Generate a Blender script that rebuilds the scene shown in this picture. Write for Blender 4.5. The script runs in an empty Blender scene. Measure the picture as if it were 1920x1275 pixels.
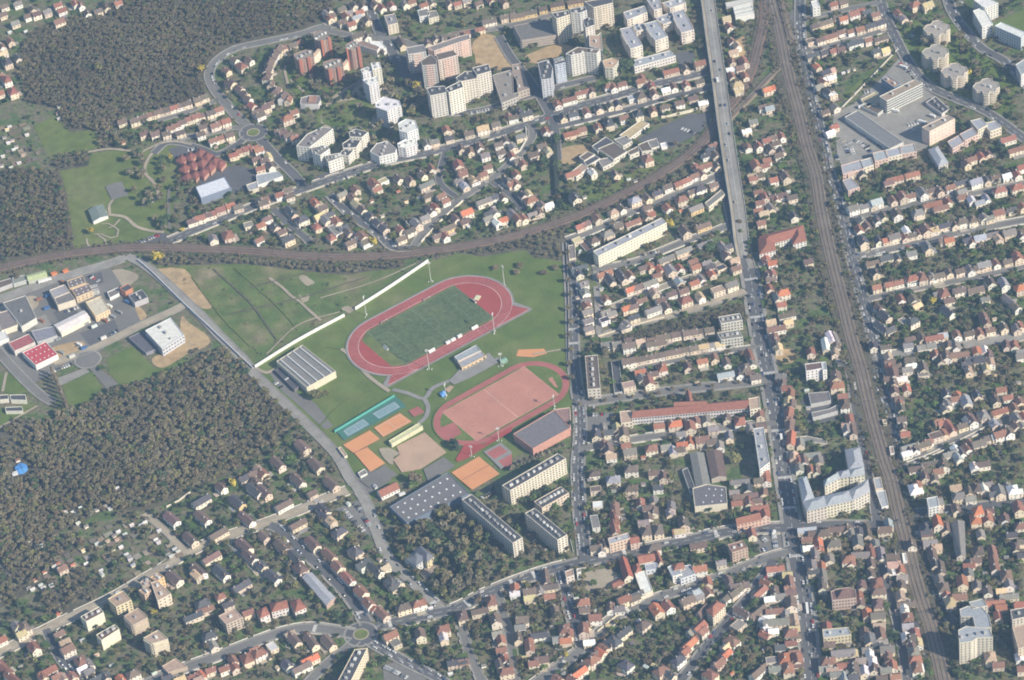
import bpy, math, random
import numpy as np
from mathutils import Vector, Matrix, geometry
random.seed(7); rng = np.random.default_rng(7)
scene = bpy.context.scene
COL = scene.collection
# ------------------------------------------------------------------ survey of the place
# the camera was solved from the pitch corners and the lean of the towers; P() turns a
# photograph pixel into the ground point (or roof point at height z) it shows
HC, FL, DEP, ROLL = 2100.0, 6286.5, math.radians(39.9006), math.radians(6.6148)
IW, IH = 1920, 1275
Y0 = HC / math.tan(DEP)
cr, sr, cd, sd = math.cos(ROLL), math.sin(ROLL), math.cos(DEP), math.sin(DEP)
def P(x, y, z=0.0):
    x -= IW/2; y -= IH/2
    u, v = cr*x - sr*y, sr*x + cr*y
    dx, dy, dz = u, FL*cd - v*sd, -FL*sd - v*cd
    t = (HC - z) / -dz
    return Vector((dx*t, dy*t - Y0, z))
def IMG(p):
    X, Y, Z = p[0], p[1] + Y0, p[2] - HC
    w = Y*cd - Z*sd; u = FL*X/w; v = FL*(-Y*sd - Z*cd)/w
    return cr*u + sr*v + IW/2, -sr*u + cr*v + IH/2
S4 = 3.983
TILE = {r + str(c+1): (480*c, y, S4) for r, y in (('A', 0), ('B', 320), ('C', 640), ('D', 955)) for c in range(4)}
TILE.update(R1=(1640,130,7.97), R2=(140,1060,7.085), R4=(540,40,7.97), R5=(1000,0,7.97), R6=(860,840,5.795),
            R7=(600,880,4.25), R8=(630,500,3.75), Q=(0,0,1))
def px(t, x, y):
    f = TILE[t]; return f[0] + x/f[2], f[1] + y/f[2]
def TP(t, x, y, z=0.0):
    a, b = px(t, x, y); return P(a, b, z)
# ------------------------------------------------------------------ helpers
def tag(o, label=None, cat=None, group=None, kind=None):
    if label: o['label'] = label
    if cat: o['category'] = cat
    if group: o['group'] = group
    if kind: o['kind'] = kind
    return o
def link(o, parent=None):
    COL.objects.link(o)
    if parent is not None: o.parent = parent
    return o
def empty(name, loc, rz=0):
    o = bpy.data.objects.new(name, None); o.empty_display_size = 1
    o.location = loc; o.rotation_euler = (0, 0, rz); return link(o)
class MB:
    def __init__(s): s.v = []; s.f = []; s.m = []; s.c = []
    def face(s, pts, col=(1,1,1), m=0):
        n = len(s.v); s.v += [tuple(p) for p in pts]; s.f.append(tuple(range(n, n+len(pts)))); s.c.append(col); s.m.append(m)
    def prism(s, poly, z0, z1, col=(1,1,1), top=True, tcol=None, m=0, tm=None, bottom=False):
        k = len(poly)
        for i in range(k):
            a, b = poly[i], poly[(i+1) % k]
            s.face([(a[0],a[1],z0),(b[0],b[1],z0),(b[0],b[1],z1),(a[0],a[1],z1)], col, m)
        if top: s.face([(p[0],p[1],z1) for p in poly], tcol or col, m if tm is None else tm)
        if bottom: s.face([(p[0],p[1],z0) for p in reversed(poly)], col, m)
    def box(s, c, l, w, z0, z1, a=0, col=(1,1,1), m=0, bottom=False):
        ca, sa = math.cos(a), math.sin(a)
        s.prism([(c[0]+x*ca-y*sa, c[1]+x*sa+y*ca) for x, y in ((-l/2,-w/2),(l/2,-w/2),(l/2,w/2),(-l/2,w/2))], z0, z1, col, m=m, bottom=bottom)
    def build(s, name, mats, parent=None, loc=None, link_it=True):
        me = bpy.data.meshes.new(name); me.from_pydata(s.v, [], s.f)
        if not isinstance(mats, (list, tuple)): mats = [mats]
        for m in mats: me.materials.append(m)
        if any(s.m): me.polygons.foreach_set('material_index', s.m)
        cols = np.ones((sum(len(f) for f in s.f), 4), np.float32)
        cols[:, :3] = np.repeat(np.array(s.c, np.float32).reshape(-1, 3), [len(f) for f in s.f], axis=0)
        at = me.color_attributes.new('Col', 'FLOAT_COLOR', 'CORNER'); at.data.foreach_set('color', cols.ravel())
        me.update()
        o = bpy.data.objects.new(name, me)
        if loc is not None: o.location = loc
        return link(o, parent) if link_it else o
def quadmesh(name, V, C, mats, M=None):
    """V (n,4,3) quads, C (n,3) colours"""
    n = len(V); me = bpy.data.meshes.new(name)
    me.vertices.add(n*4); me.vertices.foreach_set('co', V.astype(np.float32).ravel())
    me.loops.add(n*4); me.loops.foreach_set('vertex_index', np.arange(n*4, dtype=np.int32))
    me.polygons.add(n); me.polygons.foreach_set('loop_start', np.arange(0, n*4, 4, dtype=np.int32))
    me.polygons.foreach_set('loop_total', np.full(n, 4, np.int32))
    for m in mats: me.materials.append(m)
    if M is not None: me.polygons.foreach_set('material_index', M.astype(np.int32))
    cols = np.ones((n*4, 4), np.float32); cols[:, :3] = np.repeat(C, 4, axis=0)
    at = me.color_attributes.new('Col', 'FLOAT_COLOR', 'CORNER'); at.data.foreach_set('color', cols.ravel())
    me.update(calc_edges=True); me.validate(); return me
def jit(c, a=.12, b=None):
    k = 1 + random.uniform(-a, a); d = a*.35
    return tuple(max(.005, x*k*(1+random.uniform(-d, d))) for x in c)
# ------------------------------------------------------------------ materials
def mat(name, col=None, rough=.85, noise=((.05, .25),), attr=False, vary=False, spec=.25, cols=None, metallic=0.0):
    """procedural: base colour (or the mesh's own colour attribute) times world-space noise of several sizes"""
    m = bpy.data.materials.new(name); m.use_nodes = True; nt = m.node_tree; N = nt.nodes; L = nt.links
    b = N['Principled BSDF']; b.inputs['Roughness'].default_value = rough; b.inputs['Specular IOR Level'].default_value = spec
    b.inputs['Metallic'].default_value = metallic
    pos = N.new('ShaderNodeNewGeometry').outputs['Position']
    if attr:
        a = N.new('ShaderNodeAttribute'); a.attribute_name = 'Col'; cur = a.outputs['Color']
    elif cols:
        n = N.new('ShaderNodeTexNoise'); n.inputs['Scale'].default_value = cols[0]; n.inputs['Detail'].default_value = 5; n.inputs['Roughness'].default_value = .6
        L.new(pos, n.inputs['Vector'])
        r = N.new('ShaderNodeValToRGB'); el = r.color_ramp.elements
        ks = cols[1]
        while len(el) < len(ks): el.new(.5)
        for e, (p, c) in zip(el, ks): e.position = p; e.color = (*c, 1)
        L.new(n.outputs['Fac'], r.inputs['Fac']); cur = r.outputs['Color']
    else:
        c = N.new('ShaderNodeRGB'); c.outputs[0].default_value = (*col, 1); cur = c.outputs[0]
    for sc, amt in noise:
        n = N.new('ShaderNodeTexNoise'); n.inputs['Scale'].default_value = sc; n.inputs['Detail'].default_value = 3
        L.new(pos, n.inputs['Vector'])
        mr = N.new('ShaderNodeMapRange'); mr.inputs['From Min'].default_value = .25; mr.inputs['From Max'].default_value = .75
        mr.inputs['To Min'].default_value = 1-amt; mr.inputs['To Max'].default_value = 1+amt
        L.new(n.outputs['Fac'], mr.inputs['Value'])
        mx = N.new('ShaderNodeVectorMath'); mx.operation = 'SCALE'
        L.new(cur, mx.inputs[0]); L.new(mr.outputs['Result'], mx.inputs['Scale']); cur = mx.outputs[0]
    if vary:
        oi = N.new('ShaderNodeObjectInfo'); mr = N.new('ShaderNodeMapRange')
        mr.inputs['To Min'].default_value = .78; mr.inputs['To Max'].default_value = 1.25
        L.new(oi.outputs['Random'], mr.inputs['Value'])
        mx = N.new('ShaderNodeVectorMath'); mx.operation = 'SCALE'
        L.new(cur, mx.inputs[0]); L.new(mr.outputs['Result'], mx.inputs['Scale']); cur = mx.outputs[0]
    L.new(cur, b.inputs['Base Color']); return m
M = dict(
    wall=mat('render_wall', attr=True, noise=((.25,.10),(1.2,.10))), roof=mat('tiled_roof', attr=True, rough=.8, noise=((.35,.16),(1.7,.18))),
    paint=mat('painted_surface', attr=True, rough=.5, noise=((.5,.05),)), glass=mat('window_glass', (.05,.065,.085), .25, ((.7,.3),), spec=.5),
    leaf=mat('foliage', attr=True, vary=True, noise=((.25,.2),(1.1,.25))), bark=mat('bark', (.09,.075,.06)),
    car=mat('car_paint', attr=True, rough=.3, noise=((2,.04),), spec=.5), metal=mat('galvanised_metal', (.5,.52,.54), .45, ((.6,.1),)),
    land=mat('garden_ground', cols=(.04, ((.30,(.066,.105,.036)),(.44,(.098,.14,.046)),(.52,(.17,.145,.10)),(.62,(.11,.14,.055)),(.74,(.23,.20,.15)))), noise=((.22,.35),(.9,.3))),
    scrub=mat('woodland_floor', cols=(.03, ((.3,(.09,.083,.06)),(.55,(.12,.108,.075)),(.75,(.09,.098,.05)))), noise=((.2,.3),(1,.3))),
    grass=mat('mown_grass', cols=(.02, ((.3,(.088,.130,.025)),(.48,(.112,.158,.034)),(.62,(.145,.175,.05)),(.74,(.21,.19,.09)))), noise=((.06,.15),(.6,.18))),
    meadow=mat('rough_meadow', cols=(.028, ((.32,(.082,.125,.03)),(.46,(.105,.148,.038)),(.55,(.15,.165,.06)),(.64,(.20,.18,.095)),(.74,(.27,.225,.145)))), noise=((.07,.25),(.5,.25))),
    park=mat('park_grass', cols=(.02, ((.3,(.095,.13,.03)),(.5,(.13,.165,.042)),(.7,(.17,.18,.07)))), noise=((.1,.2),(.7,.2))),
    soil=mat('bare_soil', cols=(.04, ((.3,(.34,.24,.13)),(.55,(.44,.32,.18)),(.75,(.27,.21,.13)))), noise=((.15,.2),(.8,.2))),
    asphalt=mat('asphalt', (.115,.115,.12), .9, ((.03,.18),(.4,.12))), asphalt2=mat('pale_asphalt', (.18,.174,.163), .9, ((.03,.15),(.4,.12))),
    pave=mat('pavement_slabs', (.275,.262,.24), .9, ((.08,.2),(.6,.15))), path=mat('gravel_path', (.36,.31,.235), .95, ((.05,.2),(.7,.15))),
    ballast=mat('track_ballast', cols=(.06, ((.3,(.185,.142,.10)),(.6,(.23,.18,.135)),(.8,(.285,.24,.19)))), noise=((.9,.25),)),
    ballast2=mat('red_brown_ballast', cols=(.08, ((.3,(.165,.10,.07)),(.6,(.215,.14,.105)),(.8,(.25,.18,.14)))), noise=((.9,.2),)),
    rail=mat('rail_steel', (.36,.33,.30), .45), sleeper=mat('sleepers', (.10,.082,.066)),
    red=mat('red_running_track', (.33,.07,.06), .9, ((.05,.12),(.7,.08))), pink=mat('worn_pink_track', (.36,.125,.11), .9, ((.05,.14),(.7,.1))),
    turf=mat('synthetic_turf', cols=(.03, ((.3,(.080,.112,.048)),(.55,(.100,.134,.058)),(.75,(.122,.15,.066)))), noise=((.25,.28),(1.5,.22))),
    clay=mat('red_shale', (.46,.215,.16), .95, ((.05,.10),(.6,.10))), orange=mat('orange_clay', (.62,.29,.135), .95, ((.04,.08),(.7,.06))),
    sand=mat('sandy_pitch', (.45,.315,.225), .95, ((.06,.12),(.8,.1))), bluec=mat('blue_court', (.20,.30,.34), .9, ((.2,.1),)),
    greenc=mat('green_court', (.065,.17,.14), .9, ((.2,.12),)), line=mat('white_marking', (.72,.72,.70), .8, ((1,.08),)), greyc=mat('grey_apron', (.25,.243,.232), .9, ((.1,.12),)),
)
# ------------------------------------------------------------------ ground sheets
_z = [0.02]
def nz(step=.005): _z[0] += step; return _z[0]
def sheet(name, pts, m, z=None):
    """flat polygon lying on the ground"""
    z = nz() if z is None else z
    vs = [Vector((p[0], p[1], 0)) for p in pts]
    tris = geometry.tessellate_polygon([vs]); mb = MB()
    for t in tris:
        q = [vs[i] for i in t]
        if (q[1]-q[0]).cross(q[2]-q[0]).z < 0: q.reverse()
        mb.face([(p.x, p.y, z) for p in q])
    return tag(mb.build(name, m), kind='structure')
def offs(pts, d):
    """polyline moved sideways by d (left +)"""
    out = []
    for i, p in enumerate(pts):
        a = pts[max(i-1, 0)]; b = pts[min(i+1, len(pts)-1)]
        t = Vector((b[0]-a[0], b[1]-a[1])).normalized()
        out.append(Vector((p[0]-t.y*d, p[1]+t.x*d)))
    return out
def smooth(pts, step=6.0):
    """Catmull-Rom through the surveyed points"""
    pts = [Vector((p[0], p[1])) for p in pts]
    if len(pts) < 3:
        n = max(1, int((pts[1]-pts[0]).length/step)); return [pts[0].lerp(pts[1], i/n) for i in range(n+1)]
    q = [2*pts[0]-pts[1]] + pts + [2*pts[-1]-pts[-2]]; out = []
    for i in range(1, len(q)-2):
        n = max(1, int((q[i+1]-q[i]).length/step))
        for k in range(n):
            t = k/n; a, b, c, d = q[i-1], q[i], q[i+1], q[i+2]
            out.append(.5*((2*b) + (c-a)*t + (2*a-5*b+4*c-d)*t*t + (3*b-a-3*c+d)*t*t*t))
    return out + [q[-2]]
def strip(mb, pts, w, z, col=(1,1,1), off=0.0, keep=None):
    L, R = offs(pts, off + w/2), offs(pts, off - w/2)
    for i in range(len(pts)-1):
        if keep is None or keep(pts[i].lerp(pts[i+1], .5), i):
            mb.face([(*R[i], z), (*R[i+1], z), (*L[i+1], z), (*L[i], z)], col)
def ribbon(name, pts, w, m, z=None, step=6):
    mb = MB(); strip(mb, smooth(pts, step), w, nz() if z is None else z)
    return tag(mb.build(name, m), kind='structure')
# occupancy raster over the photographed ground, 2 px cells
GW, GH = 960, 638
occ = np.zeros((GH, GW), np.uint8)
gx, gy = np.meshgrid(np.arange(GW)*2+1, np.arange(GH)*2+1)
def poly_mask(pp):
    m = np.zeros((GH, GW), bool); n = len(pp)
    for i in range(n):
        (x1, y1), (x2, y2) = pp[i], pp[(i+1) % n]
        if y1 == y2: continue
        c = ((gy > y1) != (gy > y2)) & (gx < (x2-x1)*(gy-y1)/(y2-y1) + x1)
        m ^= c
    return m
def mark_poly(pp, v=1):
    occ[poly_mask(pp)] = v
def mark_line(pp, r, v=1):
    for (x1, y1), (x2, y2) in zip(pp, pp[1:]):
        xa, xb, ya, yb = [int(k) for k in (max(0, (min(x1,x2)-r)/2), min(GW, (max(x1,x2)+r)/2+1), max(0, (min(y1,y2)-r)/2), min(GH, (max(y1,y2)+r)/2+1))]
        if xa >= xb or ya >= yb: continue
        X, Y = gx[ya:yb, xa:xb], gy[ya:yb, xa:xb]; d2 = (x2-x1)**2 + (y2-y1)**2 + 1e-6
        t = np.clip(((X-x1)*(x2-x1) + (Y-y1)*(y2-y1))/d2, 0, 1)
        occ[ya:yb, xa:xb][(X-x1-t*(x2-x1))**2 + ((Y-y1-t*(y2-y1))*1.3)**2 < r*r] = v
def mark_world(poly, v=1): mark_poly([IMG((p[0], p[1], 0)) for p in poly], v)
def occupied(x, y):
    i, j = int(y/2), int(x/2)
    return not (0 <= i < GH and 0 <= j < GW) or occ[i, j]
ORD = 'first second third fourth fifth sixth seventh eighth ninth tenth eleventh twelfth thirteenth fourteenth fifteenth sixteenth seventeenth eighteenth nineteenth'.split()
TENS = 'twent thirt fort fift sixt sevent eight ninet'.split()
def ordinal(n):
    if n < 20: return ORD[n-1]
    if n > 99: return 'hundred-and-' + ordinal(n-100) if n > 100 else 'hundredth'
    t = TENS[n//10-2]; return t + 'ieth' if n % 10 == 0 else t + 'y-' + ORD[n % 10 - 1]
SUN, SKY, HAZE, EXPO = 5, .085, .6e-4, .62
# ------------------------------------------------------------------ ground
g = MB(); R = 9000
g.face([(-R,-2500,-.15),(R,-2500,-.15),(R,12000,-.15),(-R,12000,-.15)]); tag(g.build('ground', M['land']), kind='structure')
def psheet(name, pts, m, t='Q', occ_v=1):
    pp = [px(t, x, y) for x, y in pts]
    if occ_v: mark_poly(pp, occ_v)
    if m in ('soil', 'path') or name in ('meadow', 'dry_lawn', 'tower_lawn', 'clearing', 'estate_lawn'):   # ragged natural edge
        rs = random.Random(len(pp)*13+int(pp[0][0])); k = len(pp); out = []
        for i in range(k):
            a, b, c, d = [Vector(pp[(i+j-1) % k]) for j in range(4)]
            for t in (0, .2, .4, .6, .8):
                out.append(.5*((2*b)+(c-a)*t+(2*a-5*b+4*c-d)*t*t+(3*b-a-3*c+d)*t**3) + Vector((rs.uniform(-.9,.9), rs.uniform(-.7,.7))))
        pp = [tuple(v) for v in out]
    return sheet(name, [P(*p) for p in pp], M[m])
WOODS = [  # outline px, spacing m, crown radius, height, colours weights (bare, olive, dark), label
 ([(60,60),(120,40),(180,22),(330,-30),(640,-30),(604,40),(560,62),(500,76),(440,90),(395,116),(378,150),(388,185),(345,194),(250,214),(222,234),(185,246),(130,238),(108,205),(50,192),(42,150),(30,112)], 4.3, 3.1, 6.5, (.88,.09,.03), 'large bare grey-brown wood spreading across the top left of the picture'),
 ([(-20,328),(60,318),(110,322),(124,360),(134,420),(140,463),(60,480),(-20,497)], 4.6, 3.2, 7, (.74,.12,.14), 'dark bare wood on the left edge above the curved railway'),
 ([(118,770),(210,735),(300,712),(360,680),(424,658),(470,700),(505,745),(552,800),(500,850),(440,885),(380,910),(320,938),(275,958),(200,955),(100,1005),(20,1055),(-20,1075),(-20,860),(40,850),(70,800)], 4.7, 3.7, 9.0, (.80,.13,.07), 'large bare wood at lower left between the warehouses and the allotments'),
 ([(100,290),(165,284),(170,312),(130,324),(92,312)], 4.5, 2.6, 8, (.7,.1,.2), 'small bare copse between two park lawns at upper left'),
 ([(112,215),(170,236),(150,250),(122,248)], 4.5, 2.6, 8, (.8,.1,.1), 'small bare copse at the upper end of the left park meadow'),
 ([(172,240),(215,236),(232,255),(225,275),(190,278),(183,262)], 4.5, 2.6, 8, (.8,.1,.1), 'bare copse beside the dark-red-roofed estate houses and the park'),
 ([(290,482),(330,478),(420,484),(500,492),(640,497),(762,492),(752,503),(700,508),(640,516),(560,508),(460,497),(300,500)], 4.2, 2.4, 6, (.85,.1,.05), 'strip of grey bare shrubs along the lower side of the curved railway'),
 ([(858,466),(960,452),(1062,430),(1062,470),(1050,488),(1000,482),(985,466),(900,482)], 5, 2.4, 5, (.8,.15,.05), 'brown scrub between the curved railway and the stadium meadow'),
 ([(1152,634),(1392,570),(1394,590),(1330,612),(1172,652)], 4, 2.3, 6, (.9,.1,0), 'brown bramble strip under the long pale road near the avenue'),
 ([(-20,790),(60,785),(100,800),(60,850),(-20,865)], 6, 2.6, 6, (.85,.15,0), 'thin scrub on rough ground at the left edge beside the bottom wood'),
 ([(0,1075),(100,1012),(170,1010),(120,1045),(60,1110),(0,1140)], 5.5, 3, 9, (.75,.1,.15), 'bare thicket behind the allotment sheds at lower left'),
 ([(90,1110),(160,1065),(195,1090),(185,1120),(130,1150),(60,1160)], 5.5, 3, 9, (.75,.05,.2), 'bare thicket between the allotments and the lower left road'),
]
for w in WOODS: psheet('woodland_floor', w[0], 'scrub', occ_v=2)
# parks, fields and lawns
psheet('meadow', [(285,503),(330,498),(460,496),(560,507),(640,515),(700,508),(760,502),(802,492),(740,534),(665,580),(640,594),(540,652),(478,690),(440,655),(380,600),(330,550)], 'meadow')
psheet('bare_strip', [(292,508),(345,505),(372,540),(392,560),(398,575),(380,578),(340,548)], 'soil', occ_v=0)
for q in ([(560,520),(570,516),(586,526),(590,530),(578,536),(570,532)], [(640,578),(650,574),(664,579),(658,588),(648,584)], [(560,552),(568,556),(580,552),(578,562),(568,566)]):
    psheet('worn_earth', q, 'path', occ_v=0)
psheet('stadium_lawn', [(802,492),(860,476),(905,482),(985,470),(1000,484),(1050,490),(1062,488),(1068,640),(1072,760),(1068,800),(960,860),(930,865),(900,905),(800,900),(760,900),(690,940),(655,880),(610,812),(540,760),(480,705),(478,690),(560,640),(645,594),(668,580),(740,534)], 'grass')
psheet('park_meadow', [(62,238),(105,215),(130,248),(180,244),(187,276),(140,290),(95,300)], 'park')
psheet('park_lawn', [(112,320),(165,312),(172,288),(225,280),(262,285),(330,270),(345,290),(335,330),(322,400),(318,445),(250,462),(140,470),(134,420),(124,360)], 'park')
psheet('industrial_lawn', [(200,672),(245,650),(260,660),(290,692),(370,668),(355,680),(300,712),(230,728),(205,700)], 'grass')
psheet('industrial_lawn', [(118,722),(175,698),(195,735),(150,770),(130,768)], 'grass')
psheet('small_lawn', [(0,700),(25,700),(70,745),(55,740),(0,735)], 'grass')
psheet('small_lawn', [(0,765),(70,757),(40,780),(0,800)], 'grass')
psheet('tower_lawn', [(1685,55),(1720,40),(1740,70),(1760,150),(1800,130),(1850,165),(1850,240),(1870,235),(1830,205),(1745,165),(1705,110)], 'grass', occ_v=0)
psheet('tower_lawn', [(1790,30),(1830,80),(1870,130),(1905,165),(1890,205),(1850,215),(1830,160),(1780,120),(1750,60)], 'grass', occ_v=0)
psheet('corner_lawn', [(1860,45),(1925,15),(1925,70),(1890,60)], 'grass')
psheet('wedge_lawn', [(1578,180),(1672,102),(1680,105),(1585,190)], 'park'); psheet('embankment_lawn', [(1085,345),(1120,330),(1240,310),(1200,345),(1130,375),(1090,370)], 'park', occ_v=0)
psheet('estate_lawn', [(535,120),(560,115),(590,160),(660,165),(640,185),(570,190),(545,160)], 'grass', occ_v=0)
psheet('clearing', [(505,15),(560,-10),(590,-10),(575,30),(540,40),(510,35)], 'grass', occ_v=0)
psheet('dry_lawn', [(610,190),(690,160),(710,200),(690,235),(600,236)], 'park', occ_v=0)
psheet('dry_lawn', [(640,170),(690,150),(735,165),(740,200),(700,240),(640,245),(605,235),(608,200)], 'path', occ_v=0); psheet('dry_lawn', [(612,200),(690,185),(700,215),(680,236),(610,234)], 'meadow', occ_v=0)
psheet('sand_lot', [(885,85),(905,65),(940,75),(962,120),(955,130),(900,128),(890,105)], 'soil')
psheet('sand_lot', [(1445,660),(1480,655),(1495,668),(1480,682),(1450,680)], 'soil')
psheet('sand_lot', [(215,565),(240,560),(275,590),(262,602),(245,600)], 'soil'); psheet('sand_lot', [(190,515),(230,505),(260,520),(225,545),(195,540)], 'path')
psheet('building_site', [(340,595),(355,605),(395,640),(350,665),(305,690),(285,672),(330,650)], 'soil')
psheet('orange_plaza', [(985,106),(1040,84),(1082,90),(1050,104),(1008,120)], 'soil')
psheet('orange_forecourt', [(1380,80),(1395,70),(1400,110),(1385,105)], 'soil')
psheet('clay_strip', [(968,668),(972,656),(1020,654),(1026,663),(1000,670)], 'orange', occ_v=0)
# yards and car parks
for nm, q, m in (('works_yard', [(-10,560),(60,540),(160,510),(205,500),(245,560),(265,605),(250,620),(205,645),(170,672),(120,690),(60,720),(30,700),(-10,640)], 'asphalt2'),
    ('works_yard', [(1560,215),(1600,195),(1650,150),(1690,105),(1710,150),(1760,185),(1780,200),(1760,250),(1740,275),(1690,300),(1580,320),(1570,290)], 'pave'),
    ('car_park', [(628,955),(680,935),(720,985),(715,1005),(690,1005)], 'asphalt2'), ('car_park', [(1098,778),(1150,774),(1150,800),(1100,808)], 'asphalt2'),
    ('school_yard', [(1195,260),(1290,215),(1335,212),(1330,235),(1290,262),(1250,280),(1210,278)], 'asphalt'), ('school_yard', [(1095,1075),(1145,1068),(1165,1095),(1130,1110),(1098,1105)], 'path'),
    ('car_park', [(565,345),(620,320),(680,318),(640,336),(590,352)], 'asphalt'), ('car_park', [(250,455),(300,435),(325,440),(320,452),(270,460)], 'asphalt'),
    ('school_yard', [(315,280),(345,272),(375,282),(360,290),(330,300)], 'asphalt'), ('car_park', [(505,700),(520,695),(555,735),(590,755),(625,800),(610,806),(565,765),(530,735)], 'asphalt2'),
    ('car_park', [(718,1248),(745,1240),(800,1272),(790,1290),(720,1290)], 'asphalt2'), ('station_square', [(1425,985),(1465,975),(1480,1000),(1470,1030),(1430,1045),(1415,1020)], 'asphalt2'),
    ('parking_strip', [(100,712),(160,690),(168,698),(112,724)], 'pave'), ('turning_lane', [(165,688),(180,686),(222,720),(200,730)], 'asphalt2'),
    ('work_yard', [(660,890),(700,878),(735,900),(690,930)], 'asphalt2'), ('tower_court', [(740,110),(770,95),(800,110),(830,160),(780,170),(745,140)], 'asphalt'),
    ('courtyard', [(1500,745),(1560,735),(1570,790),(1515,795)], 'asphalt'), ('shop_yard', [(1270,825),(1330,850),(1420,850),(1420,900),(1300,960),(1265,900)], 'land'),
    ('school_yard', [(1050,280),(1100,272),(1110,290),(1060,310)], 'soil'), ('parking_court', [(1265,100),(1300,95),(1305,120),(1275,125)], 'asphalt'),
    ('works_yard', [(370,330),(440,310),(540,330),(500,345),(380,380)], 'asphalt'), ('rail_side_yard', [(1470,30),(1500,10),(1498,80),(1478,90)], 'asphalt2')):
    psheet(nm, q, m)
for q_, m_ in (([(100,585),(140,575),(160,610),(120,625)],'asphalt'), ([(150,625),(215,600),(225,625),(170,650)],'asphalt'), ([(95,655),(150,640),(160,660),(105,685)],'soil'), ([(0,575),(60,555),(70,575),(10,600)],'path'), ([(60,600),(85,590),(100,615),(75,630)],'pave'), ([(160,520),(190,510),(195,530),(170,540)],'asphalt')):
    psheet('yard_patch', q_, m_, occ_v=1)
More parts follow.
